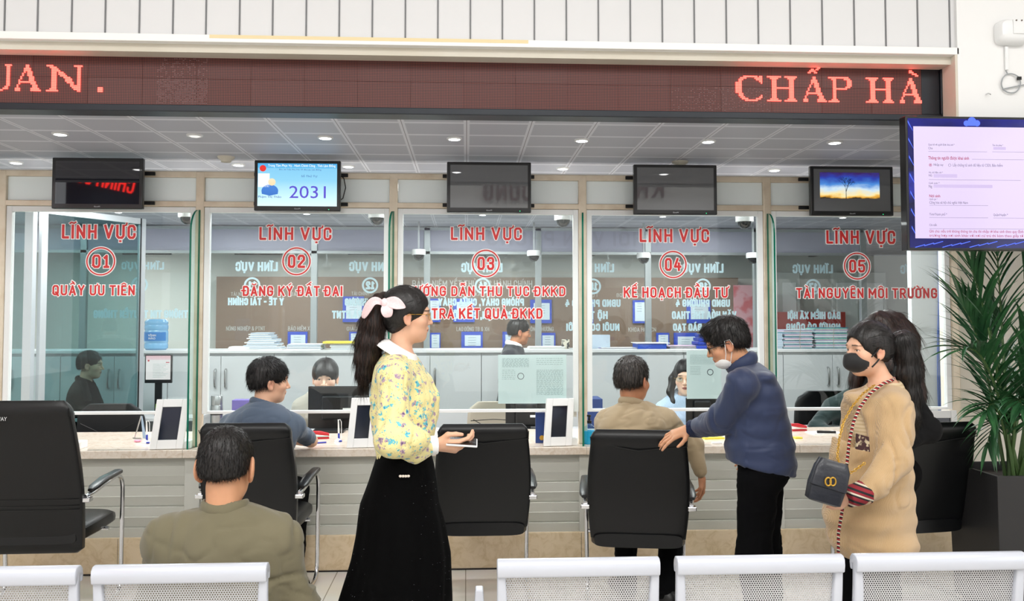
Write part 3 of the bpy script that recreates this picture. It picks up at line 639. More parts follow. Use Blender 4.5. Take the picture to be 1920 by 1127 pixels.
def bench_seat(px0, px1, label, slope=0):
    YB = 2.66; a = at(px0, 1060, YB); c = at(px1, 1060, YB); x0, x1 = a[0], c[0]; zt = .845
    t = thing('waiting_seat', ((x0+x1)/2, YB, 0), label, 'bench seat', 'perforated metal waiting seats in the foreground')
    # rolled top edge: a fat flattened tube bent over the back
    mb = MB(); r = .021
    prof = [(YB-.018, zt-.052), (YB-.022, zt-.030), (YB-.020, zt-.012), (YB-.010, zt-.002), (YB+.006, zt), (YB+.022, zt-.004), (YB+.034, zt-.016), (YB+.038, zt-.034), (YB+.034, zt-.052), (YB+.026, zt-.056), (YB+.024, zt-.036), (YB+.006, zt-.03), (YB-.008, zt-.056)]
    mb.prism(prof, 0, x0, x1); mb.build('rolled_edge', 'bench_white', t, smooth=True, bevel=.004)
    # perforated sheet of back and seat
    w = .026; xa, xb = x0+w, x1-w; path = []
    for i in range(9): v = i/8; path.append((YB+.01+.035*v**1.5, zt-.04-v*.30))
    path += [(YB+.075, .455), (YB+.12, .43), (YB+.20, .425), (YB+.33, .435), (YB+.42, .44), (YB+.45, .43), (YB+.46, .405)]
    vs = [(x, y, z) for (y, z) in path for x in (xa, xb)]; fs = [(2*i, 2*i+1, 2*i+3, 2*i+2) for i in range(len(path)-1)]
    mb = MB().add(vs, fs); me = mb.mesh('sheet', fix=False); uv = me.uv_layers.new(name='UV'); L = [0]
    for i in range(1, len(path)): L.append(L[-1]+math.dist(path[i], path[i-1]))
    for poly in me.polygons:
        for li in poly.loop_indices:
            vi = me.loops[li].vertex_index; uv.data[li].uv = (vs[vi][0]-xa, L[vi//2])
    link_mesh('perforated_sheet', me, 'bench_perforated', t, smooth=True)
    # side flanges widening downwards
    for (xs, s) in ((x0, 1), (x1, -1)):
        f = MB(); sec = []
        for i, (y, z) in enumerate(path):
            wd = w+.006*math.sin(min(i, 8)/8*PI); sec.append(((xs+s*wd/2, y-.004, z), wd/2, .013 if i < 9 else .010, X_, Y_ if i < 10 else Z_, 4))
        sec.insert(0, ((xs+s*w/2, YB+.008, zt-.02), w/2, .012, X_, Y_, 4))
        loft(f, sec, 14); f.build('side_flange', 'bench_white', t, smooth=True)
    bmb = MB(); bmb.box((x0+.004, YB+.17, .33), (x1-.004, YB+.25, .38)); bmb.build('support_beam', 'bench_white', t, bevel=.005)
    for fx in (.2, .8):
        x = x0+(x1-x0)*fx; l = MB(); l.box((x-.02, YB+.185, .03), (x+.02, YB+.235, .33)); l.box((x-.025, YB-.02, 0), (x+.025, YB+.44, .03)); l.build('leg', 'chrome', t, bevel=.004)
    return t
bench_seat(-170, 147, 'perforated metal waiting seat cut off by the bottom left corner')
bench_seat(175, 502, 'perforated metal waiting seat behind the man in the olive jacket')
bench_seat(932, 1236, 'perforated metal waiting seat nearest the black skirted woman, right of her')
bench_seat(1268, 1580, 'perforated metal waiting seat in the middle of the right-hand three')
bench_seat(1602, 1920, 'perforated metal waiting seat at the bottom right corner')
# small grey bench arm end standing between the seats
p = at(898, 1120, 2.9); ar = thing('bench_armrest', (p[0], 2.9, 0), 'small pale armrest end standing at the bottom edge beside the black skirt', 'armrest')
MB().prism([(p[0]-.017, 0), (p[0]-.017, .60), (p[0]-.012, p[2]+.03), (p[0]+.014, p[2]+.03), (p[0]+.019, .60), (p[0]+.019, 0)], 1, 2.88, 2.93).build('upright', 'bench_white', ar, bevel=.004)
# ------------------------------------------------------------------ grey cabinets behind the clerks
mat('cabinet', '#C9CDCF', .35); mat('cabinet_top', '#DADCDD', .3); mat('handle', '#BFC0C0', .2, .9)
YC = 8.0; seams = [414, 513, 609]; s0 = W(414, 690, YC)[0]; dw = W(513, 690, YC)[0]-s0; zc = W(800, 656, YC)[2]
seamx = [s0+dw*k for k in range(-7, 15)]
grp = 'grey two-door cabinets along the back of the clerks room'
where = {-3: 'hidden mostly by the glass door of window 01', -2: 'below the blue water bottle', -1: 'behind the man in the grey-blue polo', 0: 'behind the man in the grey-blue polo shirt', 1: 'behind the clerk with the fringe', 2: 'behind the walking woman', 3: 'below the man in the dark suit', 4: 'behind the notices of window 03'}
for k in range(-7, 16, 2):
    xa = s0+dw*k; xb = xa+2*dw
    if xb > 5.6 or xa < -6.9: continue
    px = 874+1600*((xa+xb)/2)/YC/(1+.0536*((xa+xb)/2)/YC)
    side = ['far left behind the glass door', 'under the blue water bottle', 'behind the man in the grey-blue polo', 'behind the clerk with the fringe', 'behind the walking woman', 'behind the notice sheets of window 03', 'behind the seated man in beige', 'behind the clerk in pale blue stripes', 'left half behind the navy jacket', 'under the tied bundles of files', 'at the right end beside the white column'][min(10, max(0, int((px-50)/160)))]
    c = thing('cabinet', ((xa+xb)/2, YC+.2, 0), 'low grey steel cabinet '+side, 'cabinet', grp)
    MB().box((xa+.002, YC+.02, 0), (xb-.002, YC+.42, zc-.03)).build('body', 'cabinet', c)
    for j, (a, b_) in enumerate([(xa+.003, xa+dw-.002), (xa+dw+.002, xb-.003)]):
        d = MB().box((a, YC, .08), (b_, YC+.02, zc-.055)).build('door', 'cabinet', c, bevel=.002)
        hx = (b_-.045) if j == 0 else (a+.045); z = zc-.26
        h = MB(); h.tube([(hx, YC, z-.085), (hx, YC-.022, z-.075), (hx, YC-.028, z-.04), (hx, YC-.028, z+.04), (hx, YC-.022, z+.075), (hx, YC, z+.085)], .011, 8); h.build('handle', 'handle', d, smooth=True)
wt = tag(MB().box((-6.6, YC-.02, zc-.028), (5.6, YC+.46, zc)).build('cabinet_worktop', 'cabinet_top', None, bevel=.004), 'long pale grey worktop over the row of cabinets', 'worktop')
# ------------------------------------------------------------------ clerks' desk behind the counter
mat('desk', '#B9BDBE', .4)
dk = thing('clerk_desk', (0, 6.7, 0), 'long grey desk of the clerks directly behind the marble counter', 'desk')
MB().box((-2.0, CB+.01, .70), (3.35, CB+.36, .735)).build('desktop', 'desk', dk, bevel=.003); 
for x in (-1.95, 0.7, 3.3): MB().box((x-.02, CB+.05, 0), (x+.02, CB+.33, .70)).build('leg', 'desk', dk)
# ------------------------------------------------------------------ screens hung over the windows
def quad(name, x0, x1, z0, z1, y, m, parent, t=.0008, bevel=0):
    return MB().box((min(x0, x1), y-t, min(z0, z1)), (max(x0, x1), y, max(z0, z1))).build(name, m, parent, bevel=bevel)
mat('bezel', '#0C0D0F', .3, coat=.3); mat('screen_reflected_grey', '#66676A', .02, spec=1.0); mat('screen_dark', '#202028', .02, spec=1.0); mat('mark_grey', '#B9BCC0', .4)  # grey screen base paints in the reflection of the pale hall wall
def gradmat(name, stops, axis=2, es=1.0, box=(0, 1), noise=None):
    m = bpy.data.materials.new(name); m.use_nodes = True; M[name] = m; nt, b = nodes_of(m)
    tc = nt.nodes.new('ShaderNodeTexCoord'); sp = nt.nodes.new('ShaderNodeSeparateXYZ'); nt.links.new(tc.outputs['Generated'], sp.inputs[0])
    r = nt.nodes.new('ShaderNodeValToRGB'); r.color_ramp.elements[0].position = stops[0][0]; r.color_ramp.elements[0].color = rgb(stops[0][1]); r.color_ramp.elements[1].position = stops[-1][0]; r.color_ramp.elements[1].color = rgb(stops[-1][1])
    for p, c in stops[1:-1]: e = r.color_ramp.elements.new(p); e.color = rgb(c)
    src = sp.outputs[axis]
    if noise:
        nz = nt.nodes.new('ShaderNodeTexNoise'); nz.inputs['Scale'].default_value = noise[0]; nz.inputs['Detail'].default_value = 6; nt.links.new(tc.outputs['Generated'], nz.inputs['Vector'])
        src = mth('ADD', src, mth('MULTIPLY', mth('SUBTRACT', nz.outputs[0], .5, nt), noise[1], nt), nt)
    nt.links.new(src, r.inputs[0])
    b.inputs['Base Color'].default_value = (0, 0, 0, 1); nt.links.new(r.outputs[0], b.inputs['Emission Color']); b.inputs['Emission Strength'].default_value = es; b.inputs['Roughness'].default_value = .1
    return m
gradmat('screen_blue', [(0, '#D9F4FB'), (.25, '#BFE9F6'), (.6, '#8FD0EE'), (1, '#7EC4EA')]); gradmat('screen_blue_head', [(0, '#5FB6E6'), (1, '#4AA3DD')])
gradmat('picture_sky', [(0, '#3A2C18'), (.06, '#E8A93A'), (.16, '#FFE7A0'), (.34, '#CFE6F4'), (.55, '#4E8EDB'), (.8, '#2B3FA8'), (1, '#3A1F5E')], es=.9, noise=(4, .5))
mat('glow_red', '#200000', .5, emit='#E0302C', es=1.0); mat('glow_violet', '#100020', .5, emit='#5A4FC8', es=1.0); mat('glow_white', '#888888', .5, emit='#F6FAFF', es=1.0); mat('glow_navy', '#000010', .5, emit='#3B5FA6', es=1.0)
mat('silhouette', '#14100A', .6); mat('led_green', '#003010', .4, emit='#2BE08A', es=2)
mons = [((98, 295), (267, 392), 'dark', 'black hanging screen over window 01 mirroring red dot letters'), ((477, 300), (638, 396), 'blue', 'hanging queue screen showing blue page with number 2031'),
        ((838, 303), (996, 399), 'grey', 'switched-off grey hanging screen over window 03'), ((1188, 308), (1345, 403), 'grey', 'switched-off grey hanging screen over window 04'),
        ((1519, 311), (1676, 405), 'sun', 'hanging screen over window 05 showing a bare tree at sunset')]
YM = 5.44
for (a, b_, kind, lab) in mons:
    p = at(a[0], a[1], YM); q = at(b_[0], b_[1], YM); x0, x1, z1, z0 = p[0], q[0], p[2], q[2]
    t = thing('hanging_monitor', ((x0+x1)/2, YM+.03, z0), lab, 'screen', 'screens hung over the service windows')
    MB().box((x0, YM, z0), (x1, YM+.035, z1)).build('housing', 'bezel', t, bevel=.006)
    bz = .022; sx0, sx1, sz0, sz1 = x0+bz, x1-bz, z0+.030, z1-.020
    quad('display', sx0, sx1, sz0, sz1, YM-.0004, {'dark': 'screen_dark', 'blue': 'screen_blue', 'grey': 'screen_reflected_grey', 'sun': 'screen_reflected_grey'}[kind], t)
    xm = (x0+x1)/2; text_fit('maker_mark', 'GooM', xm-.018, xm+.018, z0+.010, z0+.018, YM-.0010, 'mark_grey', t, bold=0)
    for zz in (2.322, 2.512): MB().box((x0-.03, YG-.045, zz-.011), (x1+.03, YG-.029, zz+.011)).build('wall_bracket', 'black_matte', t, bevel=.002)
    MB().box((xm-.05, YM+.035, (z0+z1)/2-.05), (xm+.05, YG-.032, (z0+z1)/2+.05)).build('mount', 'black_matte', t)
    if kind != 'dark': quad('power_light', x1-.075, x1-.070, z0+.008, z0+.012, YM-.0006, 'led_green', t)
    w = sx1-sx0; h = sz1-sz0; F_ = lambda u, v: (sx0+u*w, sz0+v*h); ys = YM-.0016
    if kind == 'blue':
        quad('display_header', sx0, sx1, sz1-h*.11, sz1, ys, 'screen_blue_head', t)
        a_, c_ = F_(.13, .93), F_(.98, .975); text_fit('display_text', 'Trung Tâm Phục Vụ . Hành Chính Công . Tỉnh Lâm Đồng', a_[0], c_[0], a_[1]-.002, c_[1], ys-.001, 'glow_white', t, bold=0)
        a_, c_ = F_(.27, .84), F_(.8, .87); text_fit('display_text', 'Đ/c: 36 Trần Phú, P.4, TP. Đà Lạt, Lâm Đồng', a_[0], c_[0], a_[1], c_[1], ys-.001, 'glow_navy', t, bold=0)
        a_, c_ = F_(.55, .68), F_(.75, .725); text_fit('display_text', 'Số Thứ Tự', a_[0], c_[0], a_[1], c_[1], ys-.001, 'glow_navy', t, bold=0)
        a_, c_ = F_(.40, .19), F_(.86, .47); text_fit('display_number', '2031', a_[0], c_[0], a_[1], c_[1], ys-.001, 'glow_violet', t, bold=0)
        a_, c_ = F_(.01, .19), F_(.30, .24); text_fit('display_text', 'Phạm Thị Thảo', a_[0], c_[0], a_[1], c_[1], ys-.001, 'glow_navy', t, bold=0)
        c = F_(.065, .88); MB().cyl((c[0], ys-.0006, c[1]), (c[0], ys-.0012, c[1]), h*.075, 20).build('display_emblem', 'glow_red', t)
        c = F_(.155, .33); mb = MB(); n = 24; mb.prism([(c[0]+w*.105*math.cos(PI*k/n), c[1]+h*.02+h*.15*math.sin(PI*k/n)) for k in range(n+1)]+[(c[0]-w*.10, c[1]-h*.05), (c[0], c[1]-h*.09), (c[0]+w*.10, c[1]-h*.05)], 1, ys-.0012, ys-.0006)
        gradmat('avatar_blue', [(0, '#2F6FC4'), (1, '#3D7FD2')]); gradmat('avatar_skin', [(0, '#F2D6A8'), (1, '#F6E3BE')]); gradmat('avatar_paper', [(0, '#EEF6FA'), (1, '#F4FAFD')])
        mb.build('display_avatar', 'avatar_blue', t)
        c = F_(.18, .56); MB().cyl((c[0], ys-.0008, c[1]), (c[0], ys-.0015, c[1]), h*.085, 22).build('display_avatar', 'avatar_skin', t)
        a_, c_ = F_(.005, .44), F_(.15, .76); quad('display_avatar', a_[0], c_[0], a_[1], c_[1], ys-.0004, 'avatar_paper', t)
    if kind == 'sun':
        a_, c_ = F_(.08, .30), F_(.86, .92); quad('display_picture', a_[0], c_[0], a_[1], c_[1], ys, 'picture_sky', t)
        tr = MB(); bx, bz_ = F_(.42, .30); random.seed(5)
        def br_(x, z, ang, L, r, d):
            x2, z2 = x+math.cos(ang)*L, z+math.sin(ang)*L; nx, nz = -math.sin(ang)*r, math.cos(ang)*r
            tr.prism([(x+nx, z+nz), (x2+nx*.6, z2+nz*.6), (x2-nx*.6, z2-nz*.6), (x-nx, z-nz)], 1, ys-.0018-d*.00003, ys-.001)
            if d < 5:
                for k in range(3 if d < 3 else 2): br_(x2, z2, ang+random.uniform(-.75, .75), L*random.uniform(.6, .82), r*.62, d+1)
        br_(bx, bz_, PI/2, h*.16, .0022, 0); tr.build('display_tree', 'silhouette', t)
    if kind == 'dark':
        # the screen is glossy: it mirrors a dim run of red dot letters from the hall
        pass
    if kind == 'blue':
        c = MB(); pts = [at(px, py, YM+.03) for px, py in ((636, 325), (645, 335), (648, 352), (643, 372), (634, 378))]; c.tube(pts, .0035, 8); c.build('cable', 'black', t, smooth=True)
# ------------------------------------------------------------------ the large screen on the right
tv = thing('television', (W(1850, 345, 4.02)[0], 4.1, 1.84), 'large wall television at the right showing a lilac form page with blue border', 'television')
YT2 = 4.03; p = at(1697, 217, YT2); q = at(1700, 469, YT2); x0 = p[0]; x1 = x0+(p[2]-q[2])*16/9; z1, z0 = p[2], q[2]
MB().box((x0, YT2, z0), (x1, YT2+.06, z1)).build('housing', 'bezel', tv, bevel=.004); MB().box((x0+.3, YT2+.06, z0+.15), (x1-.3, YF-.021, z1-.15)).build('wall_mount', 'black_matte', tv)
gradmat('tv_border', [(0, '#15186E'), (.3, '#0E0C3A'), (.5, '#2A2FA8'), (.62, '#0C0A30'), (1, '#20228A')], axis=2, noise=(5, .9), es=.8); gradmat('tv_page', [(0, '#E2D0F6'), (1, '#E8D8FA')], es=.95)
mat('tv_text', '#100010', .5, emit='#7A7388', es=.8); mat('tv_red', '#100010', .5, emit='#B03A5C', es=.9); mat('tv_blue', '#000010', .5, emit='#4C6CFF', es=1.2)
mat('tv_smudge', '#000010', .5, emit='#D6C3EC', es=.9)
quad('display', x0+.012, x1-.012, z0+.012, z1-.012, YT2-.0004, 'tv_border', tv)
T_ = lambda px, py: at(px, py, YT2)
a_, c_ = T_(1712, 237), T_(1925, 448); quad('display_page', a_[0], x1-.05, c_[2], a_[2], YT2-.0016, 'tv_page', tv)
def tvt(body, px0, px1, py0, py1, m='tv_text', bold=0):
    a_, c_ = T_(px0, py1), T_(px1, py0); text_fit('display_text', body, a_[0], c_[0], a_[2], c_[2], YT2-.0030, m, tv, bold=bold, depth=.0004)
tvt('Quan hệ với người được khai sinh *', 1740, 1789, 270, 273); tvt('Cha', 1740, 1748, 276, 280); tvt('Thông tin người được khai sinh', 1740, 1816, 294, 299, 'tv_red', .012)
tvt('Nhập tay', 1750, 1768, 307, 311); tvt('Lấy chứng từ sinh dữ liệu từ CSDL Bảo hiểm', 1786, 1879, 308, 312); tvt('Họ, chữ đệm, tên *', 1741, 1767, 322, 325); tvt('NG', 1741, 1747, 327, 331)
tvt('Giới tính *', 1741, 1761, 342, 345); tvt('Ng', 1741, 1747, 347, 352); tvt('Nơi sinh', 1742, 1762, 365, 370, 'tv_red', .012); tvt('Quốc gia *', 1742, 1757, 372, 375); tvt('Cộng hòa xã hội chủ nghĩa Việt Nam', 1742, 1814, 378, 382)
tvt('Tỉnh/Thành phố *', 1742, 1775, 400, 404); tvt('Quận/Huyện *', 1862, 1889, 401, 405); tvt('Chi tiết', 1742, 1756, 420, 424); tvt('Tên cho phép *', 1860, 1880, 271, 274)
tvt('Ghi chú: nếu trẻ không thông tin cha thì nhập tờ khai sinh theo quy định', 1742, 1918, 432, 436, 'tv_red'); tvt('trường hợp nơi sinh khác với nơi cư trú thì kèm theo giấy tờ', 1742, 1918, 440, 444, 'tv_red')
for (a1, b1, y) in [(1740, 1850, 284), (1860, 1920, 285), (1822, 1920, 299), (1741, 1913, 337), (1742, 1852, 385), (1742, 1852, 408), (1862, 1920, 409), (1742, 1920, 429)]:
    a_, c_ = T_(a1, y), T_(b1, y); quad('display_line', a_[0], c_[0], a_[2]-.0006, a_[2]+.0006, YT2-.0024, 'tv_text', tv)
for (a1, b1, y0, y1) in [(1862, 1885, 276, 281), (1750, 1794, 327, 333), (1750, 1860, 347, 352)]:
    a_, c_ = T_(a1, y1), T_(b1, y0); quad('display_smudge', a_[0], c_[0], a_[2], c_[2], YT2-.0024, 'tv_smudge', tv)
c = T_(1744, 309.5); ring('display_button', (c[0], c[2]), .0065, .0016, YT2-.003, 'tv_red', tv, .0006); ring('display_button', (T_(1780, 309.5)[0], c[2]), .0065, .0013, YT2-.003, 'tv_text', tv, .0006); MB().cyl((c[0], YT2-.0033, c[2]), (c[0], YT2-.0026, c[2]), .003, 12).build('display_button', 'tv_red', tv)
# cloud symbol and streaks of the border
c = T_(1822, 230); mb = MB()
for dx, dz, r in ((-.028, -.004, .014), (0, .006, .021), (.026, -.003, .015)): mb.cyl((c[0]+dx, YT2-.0022-abs(dx)*.01, c[2]+dz), (c[0]+dx, YT2-.0012, c[2]+dz), r, 20)
mb.box((c[0]-.03, YT2-.0023, c[2]-.016), (c[0]+.03, YT2-.0012, c[2]-.002)); mb.build('display_cloud', 'tv_blue', tv)
for k in range(7):
    a0 = T_(1706+k*1.3, 225+k*33); MB().prism([(a0[0]-.012, a0[2]), (a0[0]+.012, a0[2]-.05), (a0[0]+.014, a0[2]-.056), (a0[0]-.012, a0[2]-.012)], 1, YT2-.0014-.00002*k, YT2-.001).build('display_streak', 'tv_blue', tv)
for k in range(12):
    a0 = T_(1715+k*17, 461-(k % 3)*3); MB().prism([(a0[0], a0[2]-.006), (a0[0]+.05, a0[2]+.008), (a0[0]+.052, a0[2]+.005), (a0[0]+.004, a0[2]-.009)], 1, YT2-.0014-.00002*k, YT2-.001).build('display_streak', 'tv_blue', tv)
# ------------------------------------------------------------------ wifi box, its conduit and looped cable, a wall hook
YW = YF-.022
p = at(1893, 64, YW); w = thing('wireless_router', (p[0], YW, p[2]), 'white rounded access point box high on the wall at the right edge', 'router')
mb = MB(); loft(mb, [((p[0], YW, p[2]), .083, .062, X_, Z_, 4.5), ((p[0], YW-.03, p[2]+.002), .083, .062, X_, Z_, 4), ((p[0], YW-.05, p[2]+.006), .07, .05, X_, Z_, 4), ((p[0], YW-.055, p[2]+.008), .05, .035, X_, Z_, 4)], 32); mb.build('casing', 'white_plastic', w, smooth=True)
mat('grey_lens', '#6F6259', .3); MB().bc((p[0]+.012, YW-.055, p[2]+.02), (.06, .012, .075)).build('cover_plate', 'white_plastic', w, bevel=.004)
for dx in (-.012, .016): MB().cyl((p[0]+.008+dx, YW-.064, p[2]+.05), (p[0]+.008+dx, YW-.06, p[2]+.05), .004, 10).build('indicator', 'grey_lens', w)
a = at(1885, 88, YW); b2 = at(1886, 132, YW); tr = tag(MB().box((a[0]-.008, YW-.012, b2[2]), (a[0]+.008, YW, a[2]+.0)).build('cable_duct', 'white_plastic', None, bevel=.002), 'short white cable duct running down under the white box', 'cable duct')
c = at(1896, 156, YW-.012); pts = [(c[0]+.05*math.cos(t), YW-.010-.002*math.sin(3*t), c[2]+.05*math.sin(t)) for t in [PI*.6+2*PI*k/40*1.3 for k in range(41)]]; pts = [tuple(at(1886, 132, YW-.01))]+pts+[tuple(at(1925, 158, YW-.01))]
mb = MB(); mb.tube(pts, .0032, 8); cb = tag(mb.build('looped_cable', 'grey_plastic', None, smooth=True), 'thin grey cable coiled in a loop on the white wall', 'cable'); c2 = at(1911, 147, YW-.012); MB().bc(c2, (.018, .012, .016)).build('black_clip', 'black', cb)
p = at(1849, 177, YW); hk = tag(MB().tube([(p[0], YW, p[2]), (p[0], YW-.02, p[2]), (p[0]+.004, YW-.03, p[2]-.008)], .003, 8).build('wall_hook', 'steel', None, smooth=True), 'tiny metal hook on the white wall left of the looped cable', 'hook')
# ------------------------------------------------------------------ dome cameras
mat('dome_smoke', '#1C1C1E', .06, coat=.6)
def dome(px, py, Y, lab, top, r=.068):
    c = at(px, py, Y); t = thing('dome_camera', (c[0], Y, c[2]), lab, 'security camera', 'white dome security cameras')
    mb = MB(); mb.lathe([(r, 0), (r, .045), (r*.94, .058)], c, 28); mb.build('housing', 'white_plastic', t, smooth=True)
    MB().box((c[0]-.009, Y-.009, c[2]+.058), (c[0]+.009, Y+.009, top)).build('ceiling_stem', 'grey_plastic', t)
    mb = MB(); mb.lathe([(0.004, -r*.82), (r*.35, -r*.76), (r*.62, -r*.52), (r*.76, -r*.2), (r*.78, 0)], c, 28); mb.build('dome', 'dome_smoke', t, smooth=True)
for k, (px, py) in enumerate([(352, 408), (707, 409), (1056, 413), (1396, 416)]): dome(px, py, 6.5, 'white dome camera under the ceiling in the top right corner of window 0%d' % (k+1), CEIL)
# ------------------------------------------------------------------ rear glazing with mirrored lettering on its far side
YR = 9.7
xr_ = [W(px, 560, YR)[0] for px in (589, 800, 1010, 1215)]; st_ = (xr_[3]-xr_[0])/3
rp = thing('rear_partition', (xr_[0], YR, 0), 'aluminium partition of the opposite counters across the far side of the office', 'partition')
zt2 = W(900, 472, YR)[2]; RX = [xr_[0]+st_*k for k in range(-4, 6)]
for x in RX:
    MB().box((x-.035, YR-.03, 0), (x+.035, YR+.03, CEIL-.005)).build('post', 'steel_satin' if 'steel_satin' in M else mat('steel_satin', '#B7BEC0', .3, .5), rp, bevel=.004)
MB().box((RX[0], YR-.03, zt2-.03), (RX[-1], YR+.03, zt2)).build('rail', 'steel_satin', rp); zb2 = W(900, 431, YR)[2]; zb2 = min(zb2, CEIL-.03)
MB().box((RX[0], YR-.03, zb2-.01), (RX[-1], YR+.03, zb2+.02)).build('rail', 'steel_satin', rp)
mat('frosted_lilac', '#B4B5C6', .35)
for i in range(len(RX)-1):
    MB().box((RX[i]+.036, YR-.01, zt2), (RX[i+1]-.036, YR+.01, zb2-.01)).build('frosted_pane', 'frosted_lilac', rp)
    MB().box((RX[i]+.036, YR-.004, .9), (RX[i+1]-.036, YR+.004, zt2-.03)).build('glass_pane', 'glass_rear', rp)
MB().box((RX[0], YR-.15, 0), (RX[-1], YR+.45, .9)).build('rear_counter', 'cabinet', rp)
def rear(body, px0, px1, py0, py1, m='vinyl_back'):
    a_, c_ = at(px0, py1, YR), at(px1, py0, YR); t = (.19 if py1-py0 > 0 else .19)
    stroke_mesh(body, a_[0], c_[0], a_[2], c_[2], YR-.006, .002, grow=.003, mirror=True).build('lettering', m, rp)
def rring(px, py, num):
    c = at(px, py, YR); ring('number_ring', (c[0], c[2]), .080, .022, YR-.006, 'vinyl_back', rp, .002); stroke_mesh(num, c[0]-.045, c[0]+.045, c[2]-.042, c[2]+.042, YR-.006, .002, grow=.005, mirror=True).build('lettering', 'vinyl_back', rp)
rear('LĨNH VỰC', 228, 308, 492, 505); rring(262, 534, '10'); rear('THÔNG TIN TRUYỀN THÔNG', 176, 352, 582, 596)
rear('LĨNH VỰC', 442, 521, 492, 508); rring(473, 535, '11'); rear('Y TẾ - TÀI CHÍNH', 428, 532, 559, 572)
rear('LĨNH VỰC', 655, 735, 492, 508); rring(694, 535, '12'); rear('CÔNG THƯƠNG', 647, 730, 560, 573); rear('NN VÀ PTNT', 623, 702, 583, 597)
rear('LĨNH VỰC', 865, 942, 494, 510); rring(905, 536, '14'); rear('PHÒNG CHÁY, CHỮA CHÁY', 822, 982, 560, 573); rear('CỨU NẠN, CỨU HỘ', 850, 960, 584, 598)
rear('LĨNH VỰC', 1075, 1151, 495, 510); rring(1112, 537, '15'); rear('UBND PHƯỜNG 4', 1060, 1163, 562, 575); rear('HỘ TỊCH', 1082, 1139, 584, 598); rear('NUÔI CON NUÔI', 1062, 1161, 607, 620)
rear('LĨNH VỰC', 1280, 1356, 495, 511); rring(1318, 537, '16'); rear('UBND PHƯỜNG 4', 1267, 1368, 562, 575); rear('VĂN HÓA THỂ THAO', 1260, 1380, 584, 598); rear('GIÁO DỤC ĐÀO TẠO', 1262, 1376, 607, 620)
rear('LĨNH VỰC', 1486, 1561, 497, 512); rring(1524, 538, '17'); rear('BẢO HIỂM XÃ HỘI', 1477, 1575, 585, 598); rear('NGƯỜI CÓ CÔNG', 1474, 1575, 607, 619)
rear('LĨNH VỰC', 1688, 1764, 498, 513)
for k, (px, py) in enumerate([(785, 478), (1001, 480), (1207, 484), (1412, 484)]): dome(px, py, 9.2, 'small distant dome camera near the far glass, %s from the left' % ['first', 'second', 'third', 'fourth'][k], CEIL, .075)
# screens of the opposite counters, seen from behind above and below the frosted band
for k, (px0, px1) in enumerate([(230, 322), (440, 530), (652, 724), (860, 952), (1062, 1155), (1272, 1362), (1474, 1566)]):
    Y2 = YR+.22; a_, c_ = at(px0, 424, Y2), at(px1, 478, Y2); t = thing('rear_monitor', ((a_[0]+c_[0])/2, Y2, c_[2]), 'dark back of a screen hanging beyond the frosted band, %s from the left' % ['first', 'second', 'third', 'fourth', 'fifth', 'sixth', 'seventh'][k], 'screen', 'backs of the opposite screens')
    MB().box((a_[0], Y2, c_[2]), (c_[0], Y2+.04, min(a_[2], CEIL2-.02))).build('housing', 'bezel', t, bevel=.006)
    MB().box(((a_[0]+c_[0])/2-.03, YR+.03, zt2-.028), ((a_[0]+c_[0])/2+.03, Y2, zt2)).build('mount', 'black_matte', t)
# ------------------------------------------------------------------ brown notice board and red board on the far wall, with folders in blue holders
YB2 = 12.0
def fl(px, py): return at(px, py, YB2)
a_, c_ = fl(404, 665), fl(1384, 521)
nb_ = thing('notice_board', ((a_[0]+c_[0])/2, YB2, a_[2]), 'long brown board of procedures on the far wall with pale lettering', 'notice board')
MB().box((a_[0], YB2, 1.0), (c_[0], 12.298, c_[2])).build('panel', 'board_brown', nb_)
def bt(body, px0, px1, py0, py1): a_, c_ = fl(px0, py1), fl(px1, py0); stroke_mesh(body, a_[0], c_[0], a_[2], c_[2], YB2-.003, .004, t=.13).build('lettering', 'board_text', nb_)
bt('TÀI NGUYÊN & MT', 433, 497, 548, 555); bt('BAN DÂN TỘC', 545, 600, 548, 555); bt('TÀI CHÍNH', 659, 692, 547, 554); bt('NÔNG NGHIỆP & PTNT', 424, 497, 612, 620); bt('BẢO HIỂM XH', 540, 586, 612, 620); bt('GIÁO DỤC', 650, 690, 613, 620)
bt('BẢNG NIÊM YẾT THỦ TỤC HÀNH CHÍNH', 773, 998, 526, 539); bt('XÂY DỰNG', 890, 935, 548, 555); bt('LAO ĐỘNG TB & XH', 856, 917, 613, 621); bt('CÔNG THƯƠNG', 990, 1038, 613, 621); bt('KH & ĐT', 1080, 1122, 550, 557); bt('BQL KHU DU LỊCH', 1156, 1225, 550, 557); bt('KHOA HỌC CN', 1178, 1230, 614, 622); bt('TT CUNG ỨNG DỊCH VỤ', 1280, 1345, 614, 622)
mat('folder_blue', '#2F49B5', .35); mat('folder_paper', '#CBD3DC', .6); mat('print_grey', '#8A93A0', .8)
fx = [(540, 577, 622, 655), (643, 683, 556, 604), (655, 676, 622, 655), (803, 826, 560, 604), (806, 826, 624, 655), (865, 905, 622, 655), (942, 976, 622, 655), (850, 890, 560, 604), (994, 1034, 562, 606), (1012, 1041, 624, 655), (1100, 1112, 562, 606), (1186, 1210, 563, 606), (1287, 1331, 563, 606), (1230, 1254, 624, 656), (1263, 1306, 624, 656)]
